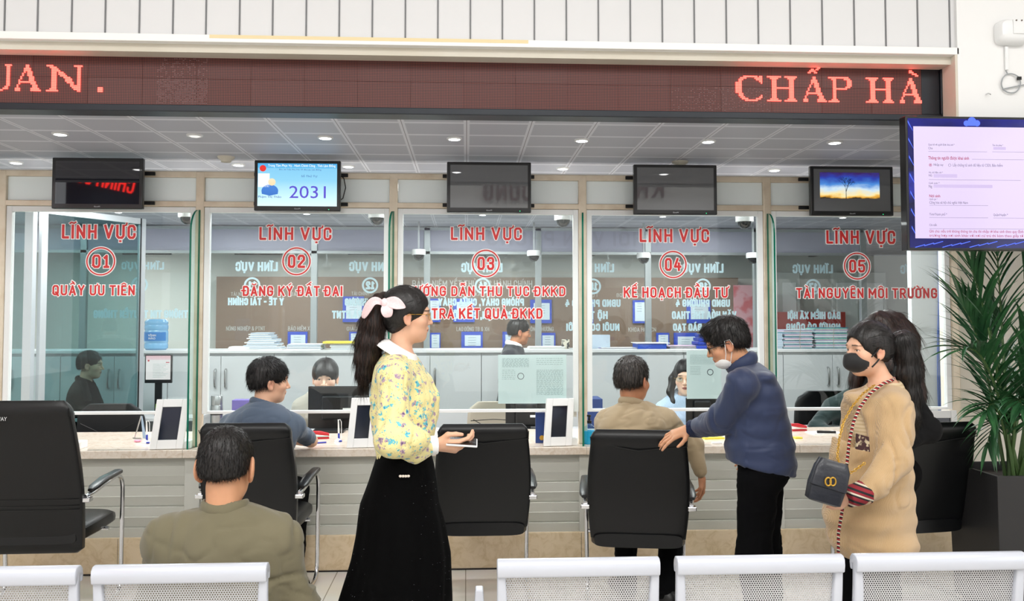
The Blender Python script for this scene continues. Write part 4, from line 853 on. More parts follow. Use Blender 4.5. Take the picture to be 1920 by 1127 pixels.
for k, (px0, px1, py0, py1) in enumerate(fx):
    a_, c_ = fl(px0, py1), fl(px1, py0)
    row = 'upper' if py0 < 610 else 'lower'; near = ['left of window 02 number ring', 'above the yellow folder', 'above the yellow folder, below the other'][0]
    t = thing('document_holder', ((a_[0]+c_[0])/2, YB2-.03, a_[2]), 'blue holder, %s row of the far brown board, %s' % (row, ['under BẢO HIỂM XH', 'under TÀI CHÍNH', 'under GIÁO DỤC', 'left of the number 14 ring', 'low beside the walking woman’s glasses', 'under LAO ĐỘNG TB', 'left of the dark-suited man', 'under the number 14 ring', 'right of the number 14 ring', 'under CÔNG THƯƠNG', 'beside the number 15 ring', 'under BQL', 'under the number 16 ring', 'right of KHOA HỌC', 'above the blue stacked binders'][k]), 'document holder', 'blue holders on the far board')
    MB().box((a_[0], YB2-.03, a_[2]), (c_[0], YB2-.001, c_[2])).build('holder', 'folder_blue', t)
    m_ = (c_[0]-a_[0])*.16; MB().box((a_[0]+m_, YB2-.034, a_[2]+m_), (c_[0]-m_*.6, YB2-.030, c_[2]-m_)).build('sheet', 'folder_paper', t)
    for q in range(4):
        zz = c_[2]-m_*1.8-q*.035; 
        MB().box((a_[0]+m_*2, YB2-.035, zz), (c_[0]-m_*2, YB2-.0341, zz+.006)).build('print', 'print_grey', t)
a_, c_ = fl(1455, 668), fl(1585, 585); tag(MB().box((a_[0], YB2, a_[2]), (c_[0], 12.239, c_[2])).build('red_banner', 'board_red', None), 'red panel behind the glass above the tied bundles of files', 'banner')
# the far panels stand on slim stands
a_, c_ = fl(1375, 665), fl(1432, 535); mat('poster_pink', '#D79AA4', .6, noise=(6, '#C9515C', .5, .62))
tag(MB().box((a_[0], YB2-.06, a_[2]), (c_[0], YB2-.03, c_[2])).build('poster', 'poster_pink', None), 'pink and red patterned poster right of the brown board', 'poster')
# ------------------------------------------------------------------ what the glass mirrors: the opposite wall of the hall
mat('beam_lilac', '#C8C4DE', .5); mat('sign_maroon', '#5A1020', .5)
YV = YG+YG+4.0-.0
a_, c_ = W(900, 466, YV), W(900, 430, YV)
struct('trim_6', MB().box((-7, -4, a_[2]), (7.6, -3.9, c_[2])), 'beam_lilac')
sg = thing('wall_sign', (2.6, -3.88, a_[2]), 'maroon capitals on the pale beam across the hall, mirrored faintly in window glass', 'sign')
def msign(body, px0, px1, py0, py1, yv, m='sign_maroon'):
    a_, c_ = W(px0, py1, yv), W(px1, py0, yv)
    stroke_mesh(body, a_[0], c_[0], a_[2], c_[2], -3.89, .02, mirror=True).build('lettering', m, sg)
msign('KHỐI VĂN PHÒNG', 912, 1232, 436, 461, YV)
YV2 = YM*2+4
msign('ƯỜNG', 905, 998, 345, 378, YV2); msign('KH', 1190, 1243, 340, 373, YV2)

mat('led_far', '#400000', .5, emit='#FF2A20', es=9)
lb = thing('opposite_display', (-6.3, -3.9, 3.6), 'red dot lettering of a display across the hall, mirrored in the screen over window 01', 'sign')
MB().box((-6.95, -3.96, 3.15), (-5.3, -3.92, 4.25)).build('panel', 'board_case', lb)
a_, c_ = W(114, 350, YV2), W(258, 322, YV2); mb = stroke_mesh('CHÍNH CÔNG', a_[0], c_[0], a_[2], c_[2], -3.91, .01, mirror=True, t=.13); cx_, cz_ = (a_[0]+c_[0])/2, (a_[2]+c_[2])/2; th = math.radians(12)
mb.v = [(cx_+(x-cx_)*math.cos(th)+(z-cz_)*math.sin(th), y, cz_-(x-cx_)*math.sin(th)+(z-cz_)*math.cos(th)) for x, y, z in mb.v]; mb.build('lettering', 'led_far', lb)
# ------------------------------------------------------------------ things on the marble counter
mat('frame_gloss', '#F4F4F2', .25); mat('frame_dark', '#1D2330', .1)
def g_(px, py): return G(px, py, CT)
def tilt_frame(px0, px1, pyt, pyb, lab, back=.05, yaw=.12, skew=.03, grp='white slanting tablet frames on the counter', foot=1):
    """thick white frame leaning back on a foot, opening dark; px0..px1 = bottom edge, pyb its row"""
    b = g_((px0+px1)/2, pyb); w = (g_(px1, pyb)-g_(px0, pyb))[0]; b = W((px0+px1)/2, pyb, min(b[1], 5.475)); h = (pyb-pyt)/FPX*b[1]*1.03
    t = thing('tablet_frame', (0, 0, 0), lab, 'tablet frame', grp)
    T = Matrix.Rotation(-back/h, 4, 'X')
    sh = Matrix.Identity(4); sh[0][2] = skew/h; T = T @ sh
    w2 = w/2; bd = .041; d = .018
    mb = MB(); mb.T = T
    mb.box((-w2, -d, 0), (-w2+bd, d, h)); mb.box((w2-bd, -d, 0), (w2, d, h)); mb.box((-w2+bd, -d, 0), (w2-bd, d, bd*1.4)); mb.box((-w2+bd, -d, h-bd*1.2), (w2-bd, d, h)); mb.build('frame', 'frame_gloss', t, bevel=.003, world=False)
    s = MB(); s.T = T; s.box((-w2+bd, -d*.3, bd*1.4), (w2-bd, d*.6, h-bd*1.2)); s.build('display', 'frame_dark', t, world=False)
    f = MB(); f.box((-w2*.2, .01, 0), (w2+.045*foot, .13, .045)); f.build('foot', 'frame_gloss', t, bevel=.003, world=False)
    t.location = (b[0], b[1]+.01, CT); t.rotation_euler = (0, 0, yaw)
    return t
tilt_frame(282, 340, 750, 838, 'white slanting tablet frame beside the pen stand at window 01')
tilt_frame(650, 700, 747, 836, 'white slanting tablet frame partly hidden by the floral blouse at window 02')
tilt_frame(1019, 1072, 750, 836, 'white slanting tablet frame with dark screen beside the navy desk calendar at window 03')
t = tilt_frame(1728, 1795, 752, 812, 'white tablet frame at the right end of the counter behind the dark sweater', back=.02, skew=0, yaw=0); del t['group']
p = g_(128, 826); fo = tilt_frame(108, 131, 772, 826, 'white frame edge standing just right of the high-backed chair', back=.01, skew=0, yaw=0); del fo['group']
mat('pen_blue', '#2438A8', .3); mat('pink', '#E79AB4', .4)
def pen_stand(px, py, lab):
    b = g_(px, py); t = thing('pen_stand', (b[0], b[1], CT), lab, 'pen stand', 'counter pens on stands')
    MB().lathe([(.026, 0), (.026, .006), (.014, .014), (.008, .022)], b, 20).build('base', 'white_plastic', t, smooth=True)
    MB().tube([(b[0]+.004, b[1], CT+.02), (b[0]+.003, b[1], CT+.075), (b[0], b[1]-.0, CT+.145)], [.005, .006, .004], 10).build('pen', 'white_plastic', t, smooth=True)
    MB().tube([(b[0]+.0045, b[1], CT+.018), (b[0]+.004, b[1], CT+.055)], .0065, 10).build('pen_grip', 'pen_blue', t, smooth=True)
    MB().tube([(b[0]-.001, b[1], CT+.14), (b[0]+.012, b[1], CT+.146), (b[0]+.02, b[1], CT+.13), (b[0]+.022, b[1], CT+.05), (b[0]+.018, b[1], CT+.01)], .0022, 8).build('cord', 'white_plastic', t, smooth=True)
    MB().bc((b[0]+.018, b[1]-.018, CT+.006), (.02, .016, .010)).build('blue_clip', 'pen_blue', t, bevel=.002)
pen_stand(274, 831, 'white and blue pen on its stand beside the tablet frame of window 01'); pen_stand(634, 828, 'white and blue pen on its stand right of the polo-shirted man')
# triangular acrylic sign holder
mat('acrylic', '#9FB3C9', .1); b = g_(262, 823); t = thing('sign_holder', (b[0], b[1], CT), 'folded clear table sign holder standing left of the pen at window 01', 'sign holder')
mb = MB(); x = b[0]
mb.tube([(x-.045, b[1]+.03, CT+.004), (x-.012, b[1]+.05, CT+.15)], .004, 8); mb.tube([(x-.045, b[1]+.0, CT+.004), (x+.02, b[1]-.03, CT+.006)], .004, 8); mb.build('edge_strip', 'steel', t)
solid(MB().add([(x-.012, b[1]+.05, CT+.15), (x+.006, b[1]+.02, CT+.152), (x+.05, b[1]-.02, CT+.004), (x+.022, b[1]+.0, CT+.004)], [(0, 1, 2, 3)]).build('panel', 'acrylic', t), .003)
p = g_(258, 829); mb = MB(); 
for k in range(5): a = k*1.25; mb.ell((p[0]+.012*math.cos(a), p[1]+.01*math.sin(a), CT+.008), (.012, .008, .008), 10, 6)
tag(mb.build('ribbon_trinket', 'pink', None, smooth=True), 'small pink crumpled trinket lying before the sign holder', 'trinket')
# hand gel
glassmat('clear_plastic', '#DCEFF4', 1.0); mat('gel_blue', '#19B5E0', .15)
b = g_(1105, 832); t = thing('hand_gel_bottle', (b[0], b[1], CT), 'clear pump bottle of bright blue hand gel on the counter', 'bottle')
MB().lathe([(.037, 0), (.040, .006), (.040, .085)], b, 24).build('gel', 'gel_blue', t, smooth=True)
MB().lathe([(.041, 0), (.042, .09), (.038, .11), (.015, .125), (.013, .135)], b, 24).build('bottle_body', 'clear_plastic', t, smooth=True)
mb = MB(); mb.lathe([(.016, .133), (.016, .15), (.008, .152), (.007, .175), (.013, .177), (.013, .186)], b, 16); mb.box((b[0]-.045, b[1]-.006, CT+.178), (b[0], b[1]+.006, CT+.188)); mb.build('pump', 'black', t, smooth=True)
# navy calendar with spiral
mat('navy', '#1F3B78', .45); mat('gold', '#C89B3C', .35, .6)
b = g_(1006, 831); w_ = (g_(1032, 831)-g_(1004, 831))[0]; t = thing('desk_calendar', (b[0], b[1], CT), 'navy spiral calendar standing left of the tablet frame at window 03', 'calendar')
mb = MB(); mb.box((b[0]-.006, b[1], CT), (b[0]+w_+.02, b[1]+.02, CT+.20)); mb.build('cover', 'navy', t, bevel=.002)
for k in range(9): x = b[0]+.004+k*.0125; c_ = MB(); c_.tube([(x, b[1]+.01+.010*math.cos(a), CT+.20+.010*math.sin(a)) for a in [2*PI*q/12 for q in range(12)]], .0014, 6, closed=True); c_.build('spiral_ring', 'steel', t)
MB().cyl((b[0]+.035, b[1]-.0015, CT+.035), (b[0]+.035, b[1]+.001, CT+.035), .016, 20).build('crest', 'gold', t)
# blue pen on the counter, papers, stapler and odds by window 05
b = g_(602, 832); tag(MB().tube([(b[0]-.03, b[1]-.01, CT+.006), (b[0]+.03, b[1]+.02, CT+.006)], .005, 8).build('ballpoint_pen', 'pen_blue', None), 'blue ballpoint pen lying beside the man’s forearm', 'pen')
mat('teal_paper', '#A9DCC6', .6); mat('red_plastic', '#C0202A', .3); mat('yellow_paper', '#E9DA4A', .6); mat('orange', '#E0782A', .4)
def sheet(px, py, w, d, m, lab, name='paper_sheet', h=.003, z=CT, rz=.1, cat='paper'):
    b = G(px, py, z); mb = MB(); mb.T = Matrix.Translation((b[0], b[1], z)) @ Matrix.Rotation(rz, 4, 'Z'); mb.box((-w/2, -d/2, 0), (w/2, d/2, h)); return tag(mb.build(name, m, None), lab, cat)
sheet(598, 817, .13, .12, 'teal_paper', 'pale green sheet lying on the counter before the man in the polo', h=.004)
def stapler(px, py, lab, rz):
    b = g_(px, py); t = thing('stapler', (b[0], b[1], CT), lab, 'stapler', 'red staplers')
    a = MB(); a.T = Matrix.Translation(b) @ Matrix.Rotation(rz, 4, 'Z'); a.box((-.05, -.016, 0), (.06, .016, .012)); a.build('base', 'red_plastic', t, bevel=.002)
    a = MB(); a.T = Matrix.Translation(b) @ Matrix.Rotation(rz, 4, 'Z'); loft(a, [((-.055, 0, .045), .010, .010, Y_, Z_, 4), ((0, 0, .04), .016, .014, Y_, Z_, 4), ((.06, 0, .028), .014, .009, Y_, Z_, 4)], 14); a.build('arm', 'red_plastic', t, smooth=True)
stapler(600, 823, 'red stapler before the keyboard beside the polo-shirted man', .2); stapler(1497, 808, 'red stapler on the counter left of the masked woman', .1)
sheet(1545, 812, .22, .14, 'paper', 'white sheets lying on the counter before the masked woman', h=.006)
b = g_(1548, 813); tag(MB().tube([(b[0]-.07, b[1]-.02, CT+.016), (b[0]+.06, b[1]-.03, CT+.012)], .010, 8).build('scissors_case', 'black', None), 'black pointed holder with orange tip lying on the white sheets', 'tool')
sheet(1335, 822, .14, .10, 'yellow_paper', 'yellow pad lying on the counter under the navy sleeve', h=.012)
sheet(1495, 822, .05, .05, 'yellow_paper', 'lime yellow note pad edge beside the navy jacket', h=.01)
b = g_(1345, 832); tag(MB().box((b[0]-.04, b[1]-.01, CT), (b[0]+.03, b[1]+.01, CT+.012)).build('memory_stick', 'white_plastic', None, bevel=.003), 'small white plug lying on the counter beside the navy jacket', 'plug')
# ------------------------------------------------------------------ notices fixed to the glass
def notice(px0, px1, py0, py1, lab, cols, name='notice_sheet', Y=YG+.012, seed=1):
    a_, c_ = at(px0, py1, Y), at(px1, py0, Y); t = thing(name, ((a_[0]+c_[0])/2, Y, a_[2]), lab, 'notice')
    MB().box((a_[0], Y, a_[2]), (c_[0], Y+.002, c_[2])).build('sheet', 'notice_paper' if 'notice_paper' in M else mat('notice_paper', '#E6F1EF', .6), t)
    random.seed(seed); W_, H_ = c_[0]-a_[0], c_[2]-a_[2]; mb = MB()
    for (u0, u1, v0, v1, n) in cols:
        for k in range(n):
            v = v1-(v1-v0)*k/max(1, n-1); u = u0
            while u < u1:
                l = random.uniform(.015, .05); mb.box((a_[0]+u*W_, Y-.0006, a_[2]+v*H_), (a_[0]+min(u+l, u1)*W_, Y-.0001, a_[2]+v*H_+.0025)); u += l+.012
    mb.build('print', 'print_pale' if 'print_pale' in M else mat('print_pale', '#9FB2B0', .8), t)['kind'] = 'stuff'
    return t, a_, c_
t, a_, c_ = notice(934, 1062, 665, 757, 'large pale notice of two pages taped inside window 03', [(.06, .45, .75, .92, 9), (.06, .25, .50, .68, 6), (.56, .95, .80, .92, 4), (.56, .95, .18, .68, 22)], seed=2)
ring('stamp', (a_[0]+(c_[0]-a_[0])*.33, a_[2]+(c_[2]-a_[2])*.56), .02, .004, a_[1]-.0004, 'ink', t, .0004)
t, a_, c_ = notice(1288, 1352, 657, 748, 'single pale notice page taped inside window 04 beside the navy jacket', [(.10, .9, .72, .9, 8), (.10, .4, .5, .66, 6)], seed=3)
ring('stamp', (a_[0]+(c_[0]-a_[0])*.68, a_[2]+(c_[2]-a_[2])*.55), .019, .005, a_[1]-.0004, 'ink', t, .0004)
a_, c_ = at(1029, 782, YG+.02), at(1081, 748, YG+.02); tag(MB().box((a_[0], YG+.02, a_[2]), (c_[0], YG+.024, c_[2])).build('small_card', 'paper', None), 'small white card taped at the foot of window 03 over the tablet frame', 'card')
# ------------------------------------------------------------------ papers on the cabinets
mat('paper_blue', '#BFD0E0', .6); mat('teal_doc', '#3E7F93', .6); mat('twine', '#B9B0A0', .8); mat('pink_doc', '#C9A6C4', .6); mat('paper_violet', '#6A5BA8', .6)
ZC = zc
def stack(px0, px1, py0, py1, cols, n, lab, Y=YC+.15, jit=.01, name='paper_stack', group=None, d=.24, cat='papers', lean=0, strings=False):
    a_, c_ = at(px0, py1, Y), at(px1, py0, Y); H_ = max(.01, c_[2]-ZC); t = thing(name, ((a_[0]+c_[0])/2, Y+d/2, ZC), lab, cat, group); random.seed(px0)
    for ci, cc in enumerate(cols):
        mb = MB(); 
        for k in range(ci, n, len(cols)):
            j = random.uniform(-jit, jit); f = k/n; z = ZC+H_*k/n; mb.T = Matrix.Rotation(0, 4, 'Z')
            mb.box((a_[0]+j+lean*f*.5, Y+random.uniform(0, .012), z+.0004), (c_[0]+j-lean*f, Y+d, z+H_/n-.0006))
        mb.build('sheets', cc, t)['kind'] = 'stuff'
    if strings:
        for fx_ in ((a_[0]*.45+c_[0]*.55),): 
            s = MB(); s.tube([(fx_, Y-.004, ZC+.002), (fx_-.006, Y-.006, ZC+H_*.5), (fx_+.004, Y-.004, ZC+H_+.004), (fx_+.01, Y+d+.003, ZC+H_+.004), (fx_, Y+d+.003, ZC+.002)], .0025, 6); s.build('twine', 'twine', t)
    return t
stack(457, 527, 624, 657, ['paper', 'paper_blue'], 16, 'leaning stack of white papers on the cabinets left of window 02', jit=.02, lean=.12)
stack(430, 470, 650, 657, ['paper'], 3, 'thin loose sheets beside the leaning stack of white papers', jit=.02, d=.2)
stack(538, 602, 645, 657, ['paper', 'paper_blue'], 7, 'low pile of white papers between the leaning stack and the yellow folder', jit=.012)
stack(620, 672, 646, 657, ['paper_blue', 'paper'], 6, 'low pile of bluish papers underneath the yellow folder', jit=.01)
p0, p1 = at(605, 645, YC+.13), at(678, 640, YC+.13); mb = MB(); mb.T = Matrix.Rotation(0, 4, 'Z'); mb.box((p0[0], YC+.13, ZC+.056), (p1[0], YC+.36, ZC+.075)); tag(mb.build('yellow_folder', 'yellow_paper', None), 'yellow folder lying on top of bluish papers on the cabinets', 'folder')
stack(993, 1060, 650, 657, ['paper'], 5, 'low pile of white papers on the cabinets beside the dark-suited man', jit=.015)
a_ = at(1062, 657, YC+.2); mat('box_print', '#D8D2C0', .5, noise=(30, '#3A3A3A', .5, .55)); tag(MB().box((a_[0]-.04, YC+.2, ZC), (a_[0]+.03, YC+.27, ZC+.09)).build('small_carton', 'box_print', None, bevel=.002), 'small printed carton on the cabinets at the right of window 03', 'carton')
a_, c_ = at(1101, 656, YC+.25), at(1144, 628, YC+.25); tag(MB().box((a_[0], YC+.25, ZC), (c_[0], YC+.36, c_[2])).build('white_box', 'paper_blue', None, bevel=.003), 'plain pale box standing on the cabinets left in window 04', 'box')
stack(1125, 1200, 652, 657, ['paper', 'paper_violet'], 3, 'thin spread of white sheets left of the blue binder', jit=.02)
mat('binder_blue', '#2450B8', .35); a_, c_ = at(1196, 656, YC+.12), at(1250, 648, YC+.12)
t = thing('ring_binder', ((a_[0]+c_[0])/2, YC+.12, ZC), 'blue ring binder lying on the cabinets under a slanting white sheet', 'binder'); MB().box((a_[0], YC+.12, ZC), (c_[0], YC+.38, ZC+.05)).build('cover', 'binder_blue', t, bevel=.004); MB().box((a_[0]-.02, YC+.10, ZC+.052), (c_[0]+.03, YC+.36, ZC+.058)).build('sheet', 'paper', t)
stack(1254, 1312, 648, 657, ['ink', 'paper', 'pink_doc'], 6, 'pile of dark edged files right of the blue ring binder', jit=.015)
for k in range(4):
    a_, c_ = at(1306+k*3, 656, YC+.14), at(1338+k*2, 650, YC+.14); tag(MB().box((a_[0], YC+.13+.01*k, ZC+.036*k), (c_[0], YC+.38, ZC+.036*k+.032)).build('blue_binder', 'folder_blue', None, bevel=.004), 'dark blue binder, %s in the stack beside the leaning man’s face' % ['lowest', 'second from below', 'third from below', 'topmost'][k], 'binder', 'stacked dark blue binders')
stack(1471, 1524, 618, 658, ['teal_doc', 'paper', 'pink_doc', 'paper_blue'], 20, 'left one of two string-tied bundles of files on the cabinets', jit=.008, strings=True, name='file_bundle', group='tied bundles of files', cat='files')
stack(1530, 1590, 614, 657, ['teal_doc', 'paper', 'paper_blue', 'pink_doc', 'teal_paper'], 21, 'right one of two string-tied bundles of files, nearest the masked woman', jit=.01, strings=True, name='file_bundle', group='tied bundles of files', cat='files')
stack(1440, 1468, 625, 657, ['paper_blue'], 8, 'pale blue edged papers left of the tied bundles', jit=.004)
# water bottle on the cabinet
mat('label_blue', '#2E7FC8', .4); glassmat('bottle_blue', '#8FC3E6', 1.2); mat('bottle_tint', '#7FB6DE', .12, coat=.3)
a_ = at(293, 640, YC-.5+.65); Rb = .105; zb = ZC
t = thing('water_bottle', (a_[0], a_[1], zb), 'large blue upturned water cooler bottle with a blue label', 'bottle')
pr = [(Rb*.82, 0), (Rb*.98, .015), (Rb, .05), (Rb*.95, .062), (Rb, .075), (Rb, .17), (Rb*.95, .182), (Rb, .195), (Rb, .225), (Rb*.95, .235), (Rb, .247), (Rb*.97, .265), (Rb*.8, .285), (Rb*.3, .29)]
MB().lathe(pr, (a_[0], a_[1], zb), 36).build('bottle_body', 'bottle_tint', t, smooth=True)
mb = MB(); n = 20; r = Rb+.002; vs = [(a_[0]+r*math.sin(x_), a_[1]-r*math.cos(x_), z) for z in (zb+.085, zb+.165) for x_ in [-1.2+2.4*k/n for k in range(n+1)]]; mb.add(vs, [(k, k+1, n+2+k, n+1+k) for k in range(n)]); solid(mb.build('label', 'label_blue', t), .001)
text_fit('lettering', 'VĨNH', a_[0]-.035, a_[0]+.035, zb+.127, zb+.145, a_[1]-Rb-.006, 'white_vinyl', t, bold=.01); text_fit('lettering', 'HẢO', a_[0]-.03, a_[0]+.03, zb+.10, zb+.118, a_[1]-Rb-.006, 'white_vinyl', t, bold=.01)
# ------------------------------------------------------------------ clerks' desk: screens, phone, thermos
mat('pc_black', '#101113', .35); mat('sticker', '#E9E9E9', .5)
def desk_screen(px0, px1, py0, py1, Y, lab, thick=.05, rz=0):
    a_, c_ = at(px0, py1, Y), at(px1, py0, Y); a_[2] = max(a_[2], .762); t = thing('desk_monitor', ((a_[0]+c_[0])/2, Y, .735), lab, 'computer screen', None)
    MB().box((a_[0], Y, a_[2]), (c_[0], Y+.022, c_[2])).build('housing', 'pc_black', t, bevel=.006)
    xm = (a_[0]+c_[0])/2; zm = (a_[2]+c_[2])/2; w = c_[0]-a_[0]
    MB().box((xm-w*.28, Y-.03, zm-.09), (xm+w*.28, Y, zm+.09)).build('rear_cover', 'pc_black', t, bevel=.015)
    for k in range(14): MB().box((xm-w*.24+k*w*.035, Y-.0315, zm+.03), (xm-w*.24+k*w*.035+w*.018, Y-.0295, zm+.05)).build('vent_slot', 'silhouette', t)
    MB().box((xm-.03, Y-.025, .745), (xm+.03, Y, zm)).build('neck', 'pc_black', t); MB().box((xm-.12, Y-.09, .7355), (xm+.12, Y+.09, .75)).build('stand_foot', 'pc_black', t, bevel=.004)
    MB().box((xm+w*.08, Y-.0325, zm-.02), (xm+w*.25, Y-.030, zm-.002)).build('sticker', 'sticker', t)
    return t
desk_screen(577, 692, 724, 806, 6.45, 'black back of the computer screen before the clerk with the fringe')
desk_screen(948, 1026, 754, 812, 6.5, 'black back of a computer screen under the notice of window 03')
desk_screen(1287, 1345, 746, 812, 6.42, 'black back of the computer screen beside the clerk in pale blue stripes')
b = at(406, 790, 6.55); t = thing('thermos', (b[0], 6.55, .735), 'brushed steel thermos flask left of the man in the polo shirt', 'flask')
mat('steel_brushed', '#A9ABAC', .3, .9); MB().lathe([(.042, 0), (.045, .01), (.045, .19), (.040, .20)], (b[0], 6.55, .735), 24).build('flask_body', 'steel_brushed', t, smooth=True); MB().lathe([(.043, .20), (.043, .26), (.038, .268)], (b[0], 6.55, .735), 24).build('lid', 'steel_brushed', t, smooth=True); MB().lathe([(.046, .125), (.046, .14)], (b[0], 6.55, .735), 24).build('band', 'black', t)
def at_box(px0, px1, py0, py1, Y, d, m, name, lab, cat, bevel=.004):
    a_, c_ = at(px0, py1, Y), at(px1, py0, Y); return tag(MB().box((a_[0], Y, a_[2]), (c_[0], Y+d, c_[2])).build(name, m, None, bevel=bevel), lab, cat)
b = G(448, 770, .735); a_, c_ = at(434, 800, 6.52), at(480, 750, 6.52); tag(MB().box((a_[0], 6.52, .736), (c_[0], 6.62, c_[2])).build('file_box', 'paper_violet', None, bevel=.004), 'violet blue file box on the desk left of the polo-shirted man’s neck', 'file box')
a_, c_ = at(1102, 800, 6.42), at(1130, 748, 6.42); tag(MB().box((a_[0], 6.42, .736), (c_[0], 6.66, c_[2])).build('file_pile', 'navy', None, bevel=.004), 'dark blue files on the desk left of the seated man in beige', 'files')
b = G(1000, 800, .735)
# keyboard and phone at window 02
b = g_(618, 812)
tag(MB().box((b[0]-.12, CB-.16, CT), (b[0]+.1, CB-.03, CT+.02)).build('keyboard', 'pc_black', None, bevel=.004), 'black keyboard on the counter below the clerk’s screen at window 02', 'keyboard')
sheet(790, 812, .14, .14, 'yellow_paper', 'yellow notebook on the counter right of the floral blouse', h=.03, z=CT, rz=0, name='notebook', cat='notebook')
# ------------------------------------------------------------------ door leaf of frosted teal glass in window 01, monitor beyond
DL = W(72, 600, 6.55); DR = W(268, 600, 7.35); dd_ = Vector((DR[0]-DL[0], .8, 0)); Ld = dd_.length; ang = math.atan2(.8, DR[0]-DL[0])
dt = thing('glass_door', (0, 0, 0), 'aluminium framed tinted glass door standing ajar behind window 01', 'door'); mat('aluminium', '#C9CDD2', .3, .5)
zdt = 2.42; mb = MB(); fw = .05
mb.box((0, -.02, 0), (fw, .02, zdt)); mb.box((Ld-fw, -.02, 0), (Ld, .02, zdt)); mb.box((fw, -.02, zdt-fw), (Ld-fw, .02, zdt)); mb.box((fw, -.02, 0), (Ld-fw, .02, .12)); mb.build('frame', 'aluminium', dt, world=False, bevel=.003)
MB().box((fw, -.004, .12), (Ld-fw, .004, zdt-fw)).build('glass_pane', 'glass_teal', dt, world=False)
MB().box((Ld-fw*1.15, -.024, 0), (Ld-fw*.92, -.019, zdt)).build('seal', 'black', dt, world=False)
dt.location = (DL[0], DL[1], 0); dt.rotation_euler = (0, 0, ang)
pl = thing('office_partition', (DL[0]-.06, 6.5, 0), 'aluminium and teal glass screen wall at the left inside window 01', 'partition')
MB().box((DL[0]-.075, 6.47, 0), (DL[0]-.012, 6.53, CEIL-.01)).build('post', 'aluminium', pl, bevel=.003); MB().box((DL[0]-1.2, 6.495, .1), (DL[0]-.075, 6.505, CEIL-.02)).build('glass_pane', 'glass_teal', pl)
gradmat('screen_page', [(0, '#F6F2F0'), (.8, '#F8F6F4'), (.86, '#F6D8DC'), (1, '#F4C9CF')], es=.8); mat('page_red', '#301010', .5, emit='#C94A55', es=.8)
a_, c_ = at(273, 712, 7.6), at(320, 667, 7.6); t = thing('desk_monitor', ((a_[0]+c_[0])/2, 7.6, .735), 'lit computer screen with a white and pink page seen right of the glass door', 'computer screen')
MB().box((a_[0]-.01, 7.602, a_[2]-.03), (c_[0]+.01, 7.63, c_[2]+.01)).build('housing', 'pc_black', t, bevel=.003); quad('display', a_[0], c_[0], a_[2], c_[2], 7.6015, 'screen_page', t); MB().box(((a_[0]+c_[0])/2-.03, 7.61, .735), ((a_[0]+c_[0])/2+.03, 7.625, a_[2])).build('neck', 'pc_black', t)
for k in range(9): quad('display_text', a_[0]+.06, c_[0]-.02-.02*(k % 3), c_[2]-.075-k*.014, c_[2]-.072-k*.014, 7.6005, 'print_pale', t)
quad('display_button', c_[0]-.04, c_[0]-.01, c_[2]-.062, c_[2]-.055, 7.6005, 'page_red', t); quad('display_emblem', a_[0]+.015, a_[0]+.03, c_[2]-.05, c_[2]-.035, 7.6005, 'page_red', t)
sd_ = thing('side_desk', (a_[0], 7.6, 0), 'small grey desk carrying the lit screen behind the glass door', 'desk'); MB().box((a_[0]-.72, 7.42, .71), (a_[0]+.5, 7.95, .735)).build('desktop', 'desk', sd_); 
for dx in (-.68, .47): MB().box((a_[0]+dx-.02, 7.45, 0), (a_[0]+dx+.02, 7.9, .71)).build('leg', 'desk', sd_)
mat('leaf_green', '#7FA63A', .5); mat('pot_brown', '#6B4C3A', .6); b = at(301, 735, 7.5); 
tp = thing('small_succulent', (b[0], 7.5, .736), 'tiny green pot plant under the lit screen behind window 01', 'plant'); MB().lathe([(.028, 0), (.035, .05)], (b[0], 7.5, .736), 16).build('pot', 'pot_brown', tp)
for k in range(7): a = k*.9; MB().tube([(b[0], 7.5, .78), (b[0]+.03*math.cos(a), 7.5+.03*math.sin(a), .82), (b[0]+.035*math.cos(a), 7.5+.035*math.sin(a), .85)], [.012, .012, .003], 8).build('leaf', 'leaf_green', tp, smooth=True)
# blue cables on the column
for k in range(4):
    pts = [tuple(at(1759+k*2.0+1.2*math.sin(j*.9+k), 468+j*38, 6.68-.001*k)) for j in range(10)]; pts[0] = (pts[0][0], pts[0][1], 2.6); mb = MB(); mb.tube(pts, .0048, 8); tag(mb.build('blue_cable', 'cable_blue', None, smooth=True), 'bright blue data cable hanging down the white column behind window 05, %s strand' % ['leftmost', 'second', 'third', 'rightmost'][k], 'cable', 'blue data cables')
